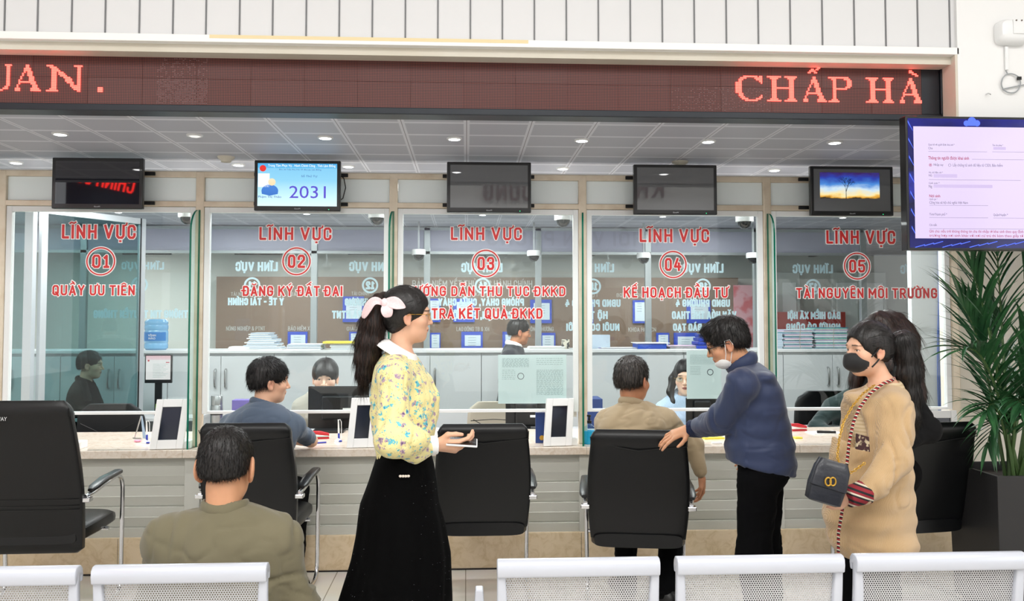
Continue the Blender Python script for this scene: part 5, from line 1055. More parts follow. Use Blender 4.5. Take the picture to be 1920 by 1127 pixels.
# ------------------------------------------------------------------ swivel chairs of the clerks
mat('fabric_black', '#15161A', .7, bump=(200, .3, .002)); mat('leather_beige', '#BDB3A2', .45)
def task_chair(px, pyt, Y, hw, lab, m, rib=False, zt=None, h=.5):
    a_ = at(px, pyt, Y); z1 = a_[2]; t = thing('task_chair', (a_[0], Y, 0), lab, 'chair', 'swivel chairs of the clerks')
    mb = MB(); N = 12
    loft(mb, [((a_[0], Y-.03+.05*math.sin(v*2.6), z1-h*(1-v)), hw*(.86+.14*math.sin(v*2.4+.3))*(1 if v < .85 else 1-((v-.85)/.15)**2*.35), .035, X_, Y_, 3.2) for v in [i/N for i in range(N+1)]], 28); bo = mb.build('backrest', m, t, smooth=True)
    for q in (-1, 1): s = MB(); s.tube([(a_[0]+q*hw*.75, Y-.065, z1-.14), (a_[0]+q*hw*.3, Y-.05, z1-.2), (a_[0]+q*hw*.12, Y-.052, z1-.26)], .003, 6); s.build('seam', 'seam', bo)
    if rib:
        for k in range(4): s = MB(); s.tube([(a_[0]-hw*.85, Y-.062, z1-.08-k*.07), (a_[0], Y-.05, z1-.07-k*.07), (a_[0]+hw*.85, Y-.062, z1-.08-k*.07)], .003, 6); s.build('seam', 'seam', bo)
    mb = MB(); loft(mb, [((a_[0], Y+.05, .44), hw*.9, .03, X_, Z_, 4), ((a_[0], Y+.25, .45), hw, .045, X_, Z_, 4), ((a_[0], Y+.48, .44), hw*.9, .03, X_, Z_, 4)], 24); mb.build('seat', m, t, smooth=True)
    MB().cyl((a_[0], Y+.27, .06), (a_[0], Y+.27, .42), .028, 14).build('gas_column', 'chrome', t)
    for k in range(5): a = 2*PI*k/5; ba = MB(); ba.T = Matrix.Translation((0, .27, 0)) @ Matrix.Rotation(a, 4, 'Z'); ba.box((-.02, 0, 0), (.02, .29, .05)); ba.build('base_arm', 'black', t, world=False)
    MB().box((a_[0]-.03, Y-.04, .36), (a_[0]+.03, Y+.2, .40)).build('back_bracket', 'black', t)
    return t
task_chair(208, 757, 6.55, .255, 'black swivel chair with rounded back behind the counter at window 01', 'fabric_black', h=.62)
task_chair(925, 753, 7.1, .22, 'beige padded swivel chair behind the counter at window 03', 'leather_beige', True, h=.6)
task_chair(1545, 733, 6.95, .25, 'black swivel chair at window 05 with a person in dark green', 'leather_dark', h=.62)
# ------------------------------------------------------------------ organic shapes: a signed distance field meshed with surface nets
def smin(a, b, k):
    if k <= 0: return np.minimum(a, b)
    h = np.maximum(k-np.abs(a-b), 0)/k; return np.minimum(a, b)-h*h*k*.25
class Field:
    def __init__(s, lo, hi, h, fine=()):
        s.ax = []
        for i in range(3):
            c = [lo[i]]; 
            while c[-1] < hi[i]:
                x = c[-1]; st = h
                for (fl_, fh_, hf) in fine:
                    if fl_[i]-h <= x <= fh_[i]: st = min(st, hf)
                c.append(x+st)
            s.ax.append(np.array(c, np.float32))
        s.h = h; s.f = np.full([len(a) for a in s.ax], 9.0, np.float32)
    def sl(s, lo, hi):
        r = []
        for i in range(3):
            a = int(np.searchsorted(s.ax[i], lo[i]))-1; b = int(np.searchsorted(s.ax[i], hi[i]))+1; r.append(slice(max(a, 0), max(min(b, len(s.ax[i])), 1)))
        return tuple(r)
    def grid(s, q): return s.ax[0][q[0]][:, None, None], s.ax[1][q[1]][None, :, None], s.ax[2][q[2]][None, None, :]
    def put(s, q, d, k, mode):
        if mode == 'u': s.f[q] = smin(s.f[q], d, k)
        elif mode == 's': s.f[q] = -smin(-s.f[q], d, k)
    def cone(s, a, b, ra, rb, k=.02, mode='u'):
        a = np.array(a, float); b = np.array(b, float); m = max(ra, rb)+max(k, s.h*3)
        q = s.sl(np.minimum(a, b)-m, np.maximum(a, b)+m); X, Y, Z = s.grid(q); ab = b-a; L = max(ab@ab, 1e-9)
        t = np.clip(((X-a[0])*ab[0]+(Y-a[1])*ab[1]+(Z-a[2])*ab[2])/L, 0, 1)
        d = np.sqrt((X-a[0]-ab[0]*t)**2+(Y-a[1]-ab[1]*t)**2+(Z-a[2]-ab[2]*t)**2)-(ra+(rb-ra)*t)
        s.put(q, d.astype(np.float32), k, mode)
    def ell(s, c, r, R=None, k=.02, mode='u'):
        c = np.array(c, float); R = np.eye(3) if R is None else R; r = np.array(r, float); m = max(r)+max(k, s.h*3)
        q = s.sl(c-m, c+m); X, Y, Z = s.grid(q); p = [R[0, i]*(X-c[0])+R[1, i]*(Y-c[1])+R[2, i]*(Z-c[2]) for i in range(3)]
        k0 = np.sqrt((p[0]/r[0])**2+(p[1]/r[1])**2+(p[2]/r[2])**2); k1 = np.sqrt((p[0]/r[0]**2)**2+(p[1]/r[1]**2)**2+(p[2]/r[2]**2)**2)
        d = k0*(k0-1)/np.maximum(k1, 1e-6); s.put(q, d.astype(np.float32), k, mode)
    def cut(s, p, n, k=.0):
        """remove everything on the side the normal points to"""
        X, Y, Z = s.grid((slice(None),)*3); d = ((X-p[0])*n[0]+(Y-p[1])*n[1]+(Z-p[2])*n[2]).astype(np.float32)
        s.f = np.maximum(s.f, d) if k <= 0 else -smin(-s.f, -d, k)
    def mesh(s, name, colfn=None, disp=None, smooth=1):
        f = s.f; S_ = f < 0; n = f.shape; c8 = np.zeros([d-1 for d in n], np.int8)
        for i in (0, 1):
            for j in (0, 1):
                for k in (0, 1): c8 += S_[i:n[0]-1+i, j:n[1]-1+j, k:n[2]-1+k]
        act = (c8 > 0) & (c8 < 8); I, J, K = np.nonzero(act); idx = np.full(c8.shape, -1, np.int32); idx[I, J, K] = np.arange(len(I)); P = np.zeros((len(I), 3)); N_ = np.zeros(len(I)); ax = s.ax
        C8 = [(i, j, k) for i in (0, 1) for j in (0, 1) for k in (0, 1)]
        for a in C8:
            for b in C8:
                if sum(abs(a[q]-b[q]) for q in range(3)) != 1 or a > b: continue
                fa = f[I+a[0], J+a[1], K+a[2]]; fb = f[I+b[0], J+b[1], K+b[2]]; m = (fa < 0) != (fb < 0); t = np.where(m, fa/np.where(m, fa-fb, 1), 0)
                pa = np.stack([ax[0][I+a[0]], ax[1][J+a[1]], ax[2][K+a[2]]], 1); pb = np.stack([ax[0][I+b[0]], ax[1][J+b[1]], ax[2][K+b[2]]], 1)
                P += np.where(m[:, None], pa+(pb-pa)*t[:, None], 0); N_ += m
        P /= np.maximum(N_, 1)[:, None]; Q = []
        def quads(m, cells):
            for fl_ in (False, True):
                w = np.nonzero(m & (cells[4] == fl_)); c = [g[w] for g in cells[:4]]
                if not fl_: c = c[::-1]
                Q.append(np.stack(c, 1))
        d = S_[:-1, 1:-1, 1:-1] != S_[1:, 1:-1, 1:-1]; quads(d, (idx[:, :-1, :-1], idx[:, 1:, :-1], idx[:, 1:, 1:], idx[:, :-1, 1:], S_[:-1, 1:-1, 1:-1]))
        d = S_[1:-1, :-1, 1:-1] != S_[1:-1, 1:, 1:-1]; quads(d, (idx[:-1, :, :-1], idx[:-1, :, 1:], idx[1:, :, 1:], idx[1:, :, :-1], S_[1:-1, :-1, 1:-1]))
        d = S_[1:-1, 1:-1, :-1] != S_[1:-1, 1:-1, 1:]; quads(d, (idx[:-1, :-1, :], idx[1:, :-1, :], idx[1:, 1:, :], idx[:-1, 1:, :], S_[1:-1, 1:-1, :-1]))
        F = np.concatenate(Q); F = F[(F >= 0).all(1)]
        # keep the largest connected piece plus anything of real size: drop crumbs
        for _ in range(smooth):
            A = np.zeros_like(P); cn = np.zeros(len(P))
            for e in range(4):
                u, v = F[:, e], F[:, (e+1) % 4]; np.add.at(A, u, P[v]); np.add.at(A, v, P[u]); np.add.at(cn, u, 1); np.add.at(cn, v, 1)
            g = cn > 0; P[g] = P[g]*.5+A[g]/cn[g][:, None]*.5
        if disp is not None:
            e1 = P[F[:, 2]]-P[F[:, 0]]; e2 = P[F[:, 3]]-P[F[:, 1]]; fn = np.cross(e1, e2); VN = np.zeros_like(P)
            for e in range(4): np.add.at(VN, F[:, e], fn)
            VN /= np.maximum(np.linalg.norm(VN, axis=1), 1e-12)[:, None]; P = P+VN*disp(P, VN)[:, None]; s.VN = VN
        me = bpy.data.meshes.new(name); me.vertices.add(len(P)); me.vertices.foreach_set('co', P.astype(np.float32).ravel()); me.loops.add(len(F)*4); me.loops.foreach_set('vertex_index', F.astype(np.int32).ravel())
        me.polygons.add(len(F)); me.polygons.foreach_set('loop_start', np.arange(0, len(F)*4, 4, dtype=np.int32)); me.update(calc_edges=True); me.validate()
        if colfn is not None:
            at_ = me.color_attributes.new('Col', 'FLOAT_COLOR', 'POINT'); a = np.array([(*v.co,) for v in me.vertices]) if len(me.vertices) != len(P) else P
            at_.data.foreach_set('color', np.concatenate([colfn(a), np.ones((len(a), 1))], 1).astype(np.float32).ravel())
        s.P = P; return me
def vnoise(P, sc, seed=0):
    p = P*np.array(sc)+seed*17.3; i = np.floor(p).astype(np.int64); t = p-i; t = t*t*(3-2*t)
    def hsh(a, b, c): 
        h = (a*374761393+b*668265263+c*2147483647+seed*69069) & 0xffffffff; h = ((h ^ (h >> 13))*1274126177) & 0xffffffff; return ((h ^ (h >> 16)) & 0xffff)/65535.0
    r = 0
    for x in (0, 1):
        for y in (0, 1):
            for z in (0, 1): r = r+hsh(i[:, 0]+x, i[:, 1]+y, i[:, 2]+z)*np.where(x, t[:, 0], 1-t[:, 0])*np.where(y, t[:, 1], 1-t[:, 1])*np.where(z, t[:, 2], 1-t[:, 2])
    return r*2-1
def unit(v): v = np.array(v, float); return v/max(np.linalg.norm(v), 1e-9)
def frame(fwd, up=(0, 0, 1)):
    u = unit(up); f = np.array(fwd, float); f = unit(f-u*(f@u)); return np.stack([np.cross(f, u), f, u], 1)   # columns: right, forward, up
def rot(yaw, pitch=0, roll=0):
    m = Matrix.Rotation(math.radians(yaw), 3, 'Z') @ Matrix.Rotation(math.radians(-pitch), 3, 'X') @ Matrix.Rotation(math.radians(roll), 3, 'Y'); return np.array(m)
# ------------------------------------------------------------------ materials of people
def skinmat(name):
    m = mat(name, '#D9A98A', .48, spec=.4); nt, b = nodes_of(m); a = nt.nodes.new('ShaderNodeAttribute'); a.attribute_name = 'Col'; nt.links.new(a.outputs['Color'], b.inputs['Base Color'])
    b.inputs['Subsurface Weight'].default_value = .12; b.inputs['Subsurface Radius'].default_value = (.012, .005, .003); return m
skinmat('skin')
def hairmat(name, c, c2, rough=.42):
    m = mat(name, c, rough, spec=.45); nt, b = nodes_of(m); tc = nt.nodes.new('ShaderNodeTexCoord'); mp = nt.nodes.new('ShaderNodeMapping'); mp.inputs['Scale'].default_value = (260, 260, 14)
    nz = nt.nodes.new('ShaderNodeTexNoise'); nz.inputs['Scale'].default_value = 1; nz.inputs['Detail'].default_value = 3; nt.links.new(tc.outputs['Object'], mp.inputs[0]); nt.links.new(mp.outputs[0], nz.inputs['Vector'])
    r = nt.nodes.new('ShaderNodeValToRGB'); r.color_ramp.elements[0].color = rgb(c); r.color_ramp.elements[1].color = rgb(c2); r.color_ramp.elements[0].position = .4; r.color_ramp.elements[1].position = .75
    nt.links.new(nz.outputs[0], r.inputs[0]); nt.links.new(r.outputs[0], b.inputs['Base Color']); bp = nt.nodes.new('ShaderNodeBump'); bp.inputs['Strength'].default_value = .35; bp.inputs['Distance'].default_value = .002
    nt.links.new(nz.outputs[0], bp.inputs['Height']); nt.links.new(bp.outputs[0], b.inputs['Normal']); return m
hairmat('hair_black', '#0C0A0A', '#2A2524'); hairmat('hair_brown', '#120C0A', '#40261C'); hairmat('hair_grey', '#161413', '#5A524C')
mat('eye_white', '#E8E4DF', .2); mat('eye_dark', '#1A100B', .1)
def clothmat(name, c, c2=None, weave=900, rough=.85, bump=.15, sheen=.2): 
    m = mat(name, c, rough, bump=(weave, bump, .001), noise=(4, c2 or c, .3, .75), sheen=sheen, spec=.25); return m
SKIN = dict(light=np.array(rgb('#E3B294')[:3]), mid=np.array(rgb('#D39C78')[:3]), tan=np.array(rgb('#BE8360')[:3]), pale=np.array(rgb('#EBC4AB')[:3]))
# ------------------------------------------------------------------ heads
def head_prims(F, O, R, k, fem=False, ears=1.0, nose=1.0, puff=1.0):
    O = np.array(O, float); T = lambda x, y, z: O+R@(np.array([x, y, z])*k)
    E = lambda c, r, kk=.02, mode='u', RR=None: F.ell(T(*c), np.array(r)*k, R if RR is None else R@RR, kk*k, mode)
    E((0, -.014, .034), (.074, .094, .080)); E((0, .030, -.03), (.060*puff, .056, .082), .03); E((0, .022, -.070), ((.046 if fem else .052)*puff, .052, .036), .03); E((0, .060, -.094), (.018, .017, .015), .03)
    for s in (-1, 1):
        E((s*.041, .052, -.026), (.023, .024, .020), .025); E((s*.020, .078, .022), (.022, .010, .009), .02)
        E((s*.0315, .098, .001), (.017, .018, .010), .012, 's'); E((s*.0315, .0705, .008), (.017, .0115, .0052), .004)
        E((s*.0315, .070, -.0075), (.015, .010, .0045), .005)
        if ears:
            q = np.array(Matrix.Rotation(s*.35, 3, 'Z')); E((s*(.076+.006*(ears-1)/.25), -.010, -.012), (.0075*ears, .019*ears, .031*ears), .006, 'u', q); E((s*(.0845+.009*(ears-1)/.25), -.006, -.008), (.006, .010, .017), .005, 's', q); E((s*.077, -.002, -.036*ears), (.006, .009, .010), .008, 'u', q)
    F.cone(T(0, .080, .012), T(0, .098+.006*nose, -.030), .0065*k, .0095*k, .012*k)
    for s in (-1, 1): E((s*.0115, .091, -.034), (.0075, .009, .0065), .006); E((s*.007, .098, -.0405), (.004, .005, .003), .003, 's')
    E((0, .083, -.054), (.019, .010, .0055), .009); E((0, .0845, -.0585), (.021, .0085, .0036), .004); E((0, .083, -.0665), (.018, .0085, .0046), .005); E((0, .096, -.0622), (.020, .010, .0012), .002, 's')
def skin_colour(O, R, k, base, brow=True, lips='#B5605A', cap=None, blush=.25):
    lip = np.array(rgb(lips)[:3]); dark = np.array(rgb('#1B1310')[:3]); red = np.array(rgb('#C9705C')[:3]); scalp = cap
    def fn(P):
        q = ((P-O)@R)/k; c = np.tile(base, (len(P), 1)).astype(float); x, y, z = q[:, 0], q[:, 1], q[:, 2]; n = vnoise(P, (60, 60, 60), 3)*.04+1; c *= n[:, None]
        def mixc(m, col): 
            m = np.clip(m, 0, 1)[:, None]; c[:] = c*(1-m)+col*m
        mixc(blush*np.exp(-(((np.abs(x)-.042)/.02)**2+((z+.03)/.02)**2))*(y > .02), red); mixc(.45*np.exp(-(((np.abs(x)-.078)/.012)**2+((z+.01)/.035)**2+((y+.01)/.03)**2)), red)
        mixc(.9*((y > .06) & (np.abs(z+.0625) < .0085*(1-(x/.024)**2)) & (np.abs(x) < .023)), lip)
        mixc(.75*((y > .06) & (np.abs(z+.0622) < .0010) & (np.abs(x) < .021)), lip*.35)
        if brow: mixc(.85*((y > .045) & (np.abs(z-.0235+.25*np.maximum(np.abs(x)-.034, 0)) < .0038*(1-((np.abs(x)-.033)/.024)**2)) & (np.abs(np.abs(x)-.033) < .022)), dark)
        mixc(.8*((y > .05) & (np.abs(z-.0052+3.2*(np.abs(x)-.0315)**2*10) < .0014) & (np.abs(np.abs(x)-.0315) < .0155)), dark)
        mixc(.7*((y > .09) & (np.abs(z+.0405) < .0028) & (np.abs(np.abs(x)-.007) < .0035)), dark)
        return c
    return fn
def eyes(parent, O, R, k, look=(0, 0), open_=1.0):
    for s in (-1, 1):
        mb = MB(); c = np.array([s*.0315, .0672, .0005]); n = 16; rr = .0118; vs = []; fs = []; rings = [0, .10, .22, .36, .50, .8, 1.2, 1.57]
        for a in rings[1:]:
            for j in range(n):
                b = 2*PI*j/n; l = np.array([rr*math.sin(a)*math.cos(b), rr*math.cos(a), rr*math.sin(a)*math.sin(b)*open_]); vs.append(tuple(O+R@((c+l)*k)))
        vs.append(tuple(O+R@((c+np.array([0, rr, 0]))*k))); L = len(vs)-1
        for j in range(n): fs.append((L, j, (j+1) % n))
        for i in range(len(rings)-2):
            for j in range(n): fs.append((i*n+j, (i+1)*n+j, (i+1)*n+(j+1) % n, i*n+(j+1) % n))
        mb.add(vs, fs); mb.mi = [1 if q < n*4 else 0 for q in range(len(fs))]; mb.build('eye', ['eye_white', 'eye_dark'], parent, smooth=True)
# ------------------------------------------------------------------ hair
def hair_cap(F, O, R, k, style='short', grow=1.0, fore=.058, nape=-.062, part=None):
    T = lambda x, y, z: O+R@(np.array([x, y, z])*k); g = .009*grow
    E = lambda c, r, kk=.01, mode='u': F.ell(T(*c), np.array(r)*k, R, kk*k, mode)
    E((0, -.016, .036), (.074+g, .094+g, .080+g*1.25)); E((0, -.045, -.012), (.066+g*.6, .058+g*.7, .06), .03)
    if style != 'fringe': E((0, .108, -.03+(.0 if style == 'short' else .0)), (.075, .078, fore+.034), .006, 's')
    else:
        E((0, .030, .030), (.068+g, .058+g, .055), .02); E((0, .118, -.030), (.066, .080, .062), .004, 's')
    for s in (-1, 1):
        if style in ('short', 'tied'): E((s*.082, .003, -.022), (.020, .026, .034), .006, 's'); E((s*.080, .035, -.055), (.03, .045, .045), .008, 's')
    F.cut(T(0, -.09, nape), R@unit((0, .35, -1)), .012*k)
def hair_disp(O, R, k, amp=.0035, crown=(0, -.045, .10), seed=1):
    def fn(P, N):
        q = ((P-O)@R)/k-np.array(crown); a = np.arctan2(q[:, 0], q[:, 1]); rad = np.linalg.norm(q, axis=1)
        return amp*k*(vnoise(np.stack([a*16, rad*26, a*0], 1), (1, 1, 1), seed)*.75+vnoise(np.stack([a*42, rad*40, a*0], 1), (1, 1, 1), seed+1)*.5)
    return fn
def strands(parent, me, O, R, k, n, length, flow, lift=.25, m='hair_black', r=.0009, seed=1, keep=None, name='loose_hair'):
    rng = np.random.RandomState(seed); V = np.array([v.co for v in me.vertices]); N = np.array([v.normal for v in me.vertices]); L0 = np.array(parent.location); V = V+L0
    if keep is not None: ok = keep(((V-O)@R)/k); V, N = V[ok], N[ok]
    if len(V) == 0: return
    ids = rng.randint(0, len(V), n); mb = MB(); vs = []; fs = []
    for i in ids:
        p = V[i]; nn = N[i]; d = flow(((p-O)@R)/k); d = R@d; d = unit(d-nn*(d@nn)*.9+rng.normal(0, .12, 3)); l = length*k*rng.uniform(.6, 1.25); sd = np.cross(nn, d)*r*k
        a = p-nn*.001; b = a+d*l*.5+nn*l*lift*.5; c = b+d*l*.5+nn*l*lift*rng.uniform(-.4, .5)+np.array([0, 0, -.1*l]); o = len(vs)
        vs += [a+sd, a-sd, a+nn*r*k, b+sd*.8, b-sd*.8, b+nn*r*k, c]; fs += [(o, o+1, o+4, o+3), (o+1, o+2, o+5, o+4), (o+2, o, o+3, o+5), (o+3, o+4, o+6), (o+4, o+5, o+6), (o+5, o+3, o+6)]
    mb.v = [tuple(v) for v in vs]; mb.f = fs; mb.mi = [0]*len(fs); me2 = mb.mesh('strands', fix=False); o = link_mesh(name, me2, m, parent, smooth=True); o['kind'] = 'stuff'; return o
def flow_from(crown): 
    c = np.array(crown); return lambda q: unit(q-c+np.array([0, 0, -.03]))
# ------------------------------------------------------------------ hands
def hand_prims(F, w, D, N, k=1.0, curl=(.25, .3, .35, .4), thumb='R', spread=.09, tcurl=.3, tin=0.35):
    """w wrist, D direction of the fingers, N direction the palm faces, thumb 'R' or 'L': on which side of D seen from the back of the hand"""
    w = np.array(w, float); D = unit(D); N = unit(np.array(N, float)-D*(np.array(N, float)@D)); S_ = np.cross(D, N)*(1 if thumb == 'R' else -1)
    K = [(.030, .088), (.010, .092), (-.010, .089), (-.029, .081)]; Ls = [(.043, .026, .021), (.048, .030, .022), (.044, .028, .022), (.034, .021, .019)]
    for i, (sx, l) in enumerate(K):
        kn = w+S_*sx*k+D*l*k; F.cone(w+S_*sx*.62*k+D*.012*k, kn, .0125*k, .0105*k, .012*k)
        d = unit(D+S_*(spread*(1.5-i))); p = kn; r = [.0092, .0086, .0078, .0068][:]; r = [x*(.88 if i == 3 else 1)*k for x in r]; a = 0
        for j in range(3):
            a += curl[i]*(1.0 if j < 2 else .7); dd = unit(d*math.cos(a)+N*math.sin(a)); q = p+dd*Ls[i][j]*k; F.cone(p, q, r[j], r[j+1], .004*k); p = q
    F.cone(w+D*.02*k, w+D*.07*k, .018*k, .016*k, .02*k)
    b = w+S_*.020*k+D*.018*k+N*.004*k; t1 = unit(D*.62+S_*.78+N*.25); p1 = b+t1*.042*k; F.cone(b, p1, .015*k, .0115*k, .014*k); t2 = unit(D*(.62+tin)+S_*(.6-tin)+N*tcurl); p2 = p1+t2*.032*k; F.cone(p1, p2, .0105*k, .0095*k, .005*k); t3 = unit(D*(.75+tin)+S_*(.35-tin)+N*(tcurl*1.4)); F.cone(p2, p2+t3*.026*k, .0095*k, .0075*k, .005*k)
# ------------------------------------------------------------------ bodies and clothes
def torso_frame(J):
    up = unit(np.array(J['neck'])-np.array(J['pelvis'])); r = np.array(J['sR'])-np.array(J['sL']); r = unit(r-up*(r@up)); return np.stack([r, np.cross(up, r), up], 1)
def torso_list(J, b=1.0, fem=False, g=0.0):
    """ellipsoids of trunk, g = how much wider (clothes)"""
    R = torso_frame(J); n = np.array(J['neck'], float); p = np.array(J['pelvis'], float); sw = np.linalg.norm(np.array(J['sR'])-np.array(J['sL']))/2; ax = p-n; Lt = np.linalg.norm(ax); u = ax/Lt; fw = R[:, 1]; L = []
    bend = J.get('bend', 0.0)
    for (t, w, d, h, off) in ((.20, .86, .092, .12, 0), (.42, .84, .104, .15, .008), (.68, .70 if fem else .76, .094, .13, .0), (.95, .84 if fem else .80, .108, .13, -.005)):
        L.append((n+u*Lt*t+fw*(off-bend*math.sin(PI*t)), (sw*w*b+g, d*b+g, h+g*.6), R))
    if fem:
        for s in (-1, 1): L.append((n+u*Lt*.40+fw*.075*b+R[:, 0]*s*sw*.42, (.058+g*.7, .050+g, .055+g*.5), R))
    return L
def put_torso(F, J, b=1.0, fem=False, g=0.0, k=.05, neckr=.052, sh=.048, slim=1.0):
    for c, r, R in torso_list(J, b, fem, g): F.ell(c, np.array(r)*slim, R, k)
    n = np.array(J['neck'], float); up = torso_frame(J)[:, 2]
    for s in ('sL', 'sR'): F.cone(n-up*.015, J[s], .050+g, sh+g, .05)
def put_arm(F, J, s, r=(.048, .038, .027), g=(0, 0, 0), k=.03, upto='w'):
    F.cone(J['s'+s], J['e'+s], r[0]+g[0], r[1]+g[1], k)
    if upto == 'w': F.cone(J['e'+s], J['w'+s], r[1]+g[1], r[2]+g[2], k*.7)
def put_leg(F, J, s, g=(0, 0, 0), r=(.088, .060, .040), k=.03):
    F.cone(J['h'+s], J['k'+s], r[0]+g[0], r[1]+g[1], k); F.cone(J['k'+s], J['a'+s], r[1]+g[1], r[2]+g[2], k)
def jbounds(pts, m): P = np.array([np.array(p, float) for p in pts]); return P.min(0)-m, P.max(0)+m
def fold_disp(amp=.006, sc=(5, 5, 9), seed=1, fine=.002, extra=None):
    """cloth relief: broad swells crossed by narrow sharp creases"""
    def fn(P, N):
        w = np.stack([vnoise(P, (4, 4, 4), seed+5), vnoise(P, (4, 4, 4), seed+6), vnoise(P, (4, 4, 4), seed+7)], 1)*.09; Q = P+w
        s2 = [x*1.7 for x in sc]; s3 = [x*3.6 for x in sc]
        n1 = vnoise(Q, s2, seed); n2 = vnoise(Q+3.3, s3, seed+3); gate = np.clip(vnoise(Q, sc, seed+9)*1.6+.45, 0, 1)
        d = amp*.55*n1-amp*.75*gate*np.exp(-(n1/.13)**2)+amp*.30*gate*np.exp(-((n1-.22)/.16)**2)-amp*.30*np.exp(-(n2/.18)**2)+fine*n2
        if extra is not None: d = d+extra(P, N)
        return d
    return fn
def slab_torso(F, rows, Y, ry, k=.045, h=None):
    """rows: (y, left px, right px[, depth shift]); stacked ellipsoids filling that outline at depth Y"""
    for i, r in enumerate(rows):
        a, b_ = A_(r[1], r[0], Y), A_(r[2], r[0], Y); j = rows[min(i+1, len(rows)-1)][0]-rows[max(i-1, 0)][0]; hz = max(.04, abs(j)/FPX*Y*.55) if h is None else h
        F.ell(((a[0]+b_[0])/2, Y+(r[3] if len(r) > 3 else 0), a[2]), ((b_[0]-a[0])/2-.006, ry if not callable(ry) else ry(r[0]), hz), None, k)
def garment(parent, name, F, m, disp=None, smooth=1, label=None):
    me = F.mesh(name, None, disp, smooth); o = link_mesh(name, me, m, parent, smooth=True)
    if label: o['label'] = label
    return o
def root_empty_at(J, lab, cat='person', group=None, x=None): pass
def make_body(lab, J, H, hk, base, fem=False, b=1.0, hands=(), legs=True, h=.010, arms=('L', 'R'), colkw={}, headkw={}, armr=(.046, .037, .026), neck=(.050, .054), slim=.84):
    """the body itself: one continuous mesh that is the top-level thing"""
    O, R = H; pts = [J[q] for q in J if q != 'bend']+[O]; lo, hi = jbounds(pts, .16)
    fine = [(O-.13*hk, O+.13*hk, .0034*hk)]+[(np.array(hd['w'])-.15, np.array(hd['w'])+.15, .0042) for hd in hands]
    F = Field(lo, hi, h, fine); put_torso(F, J, b, fem, sh=.042, slim=slim)
    for s in arms: put_arm(F, J, s, armr)
    if legs:
        for s in ('L', 'R'): put_leg(F, J, s, r=(.072, .050, .034)); a = np.array(J['a'+s], float); ft = np.array(J.get('t'+s, a+R[:, 1]*.16)); F.cone(a, a+(ft-a)*.6, .032, .018, .02)
    F.cone(np.array(J['neck'], float)+torso_frame(J)[:, 2]*(-.01), O+R@(np.array([0, -.022, -.065])*hk), neck[1], neck[0]*hk, .025); head_prims(F, O, R, hk, fem, **headkw)
    for hd in hands: hand_prims(F, **hd)
    me = F.mesh('person', skin_colour(O, R, hk, base, **colkw), None, 1)
    # stands or sits with its origin at the lowest point
    c = np.array(J['pelvis'], float); zmin = float(F.P[:, 2].min()); L = Vector((c[0], c[1], zmin)); me.transform(Matrix.Translation(-L)); o = bpy.data.objects.new('person', me); COL.objects.link(o); o.location = L; me.materials.append(M['skin']); me.shade_smooth()
    return tag(o, lab, 'person')
def shoe(parent, a, t, m='shoe_black', sc=1.12):
    a = np.array(a, float); t = np.array(t, float); d = unit((t-a)*np.array([1, 1, 0])); F = Field(np.minimum(a, t)-.14, np.maximum(a, t)+.14, .008); R = frame(d)
    z0 = a[2]-.085 if a[2] < .3 else min(a[2], t[2])-.05
    F.ell((a[0]-d[0]*.01, a[1]-d[1]*.01, z0+.045), (.040*sc, .055*sc, .05), R, .03); F.ell((a[0]+d[0]*.12, a[1]+d[1]*.12, z0+.03), (.043*sc, .09*sc, .036), R, .03); F.cone((a[0], a[1], z0+.05), a, .050, .050, .03); F.cone(a, a+(t-a)*.8, .046, .034, .03); F.cut((0, 0, z0+.004), (0, 0, -1))
    return garment(parent, 'shoe', F, m)
# ------------------------------------------------------------------ fabrics
mat('shoe_black', '#0E0E0F', .35); mat('trousers_black', '#040406', .9, spec=.12, bump=(500, .1, .001)); clothmat('olive', '#77705A', '#6B654F'); clothmat('polo', '#4F5B6C', '#475262'); clothmat('beige_jacket', '#AD9A7C', '#A08D70')
m = clothmat('navy_jacket', '#35405F', '#2E3855', rough=.5); clothmat('green_dark', '#1E3030'); clothmat('sweater_black', '#08080A', sheen=0); clothmat('suit_dark', '#22252D'); clothmat('white_cloth', '#F3F2F0', rough=.7); clothmat('blazer_beige', '#B9B3A6'); clothmat('navy_cuff', '#1B2440')
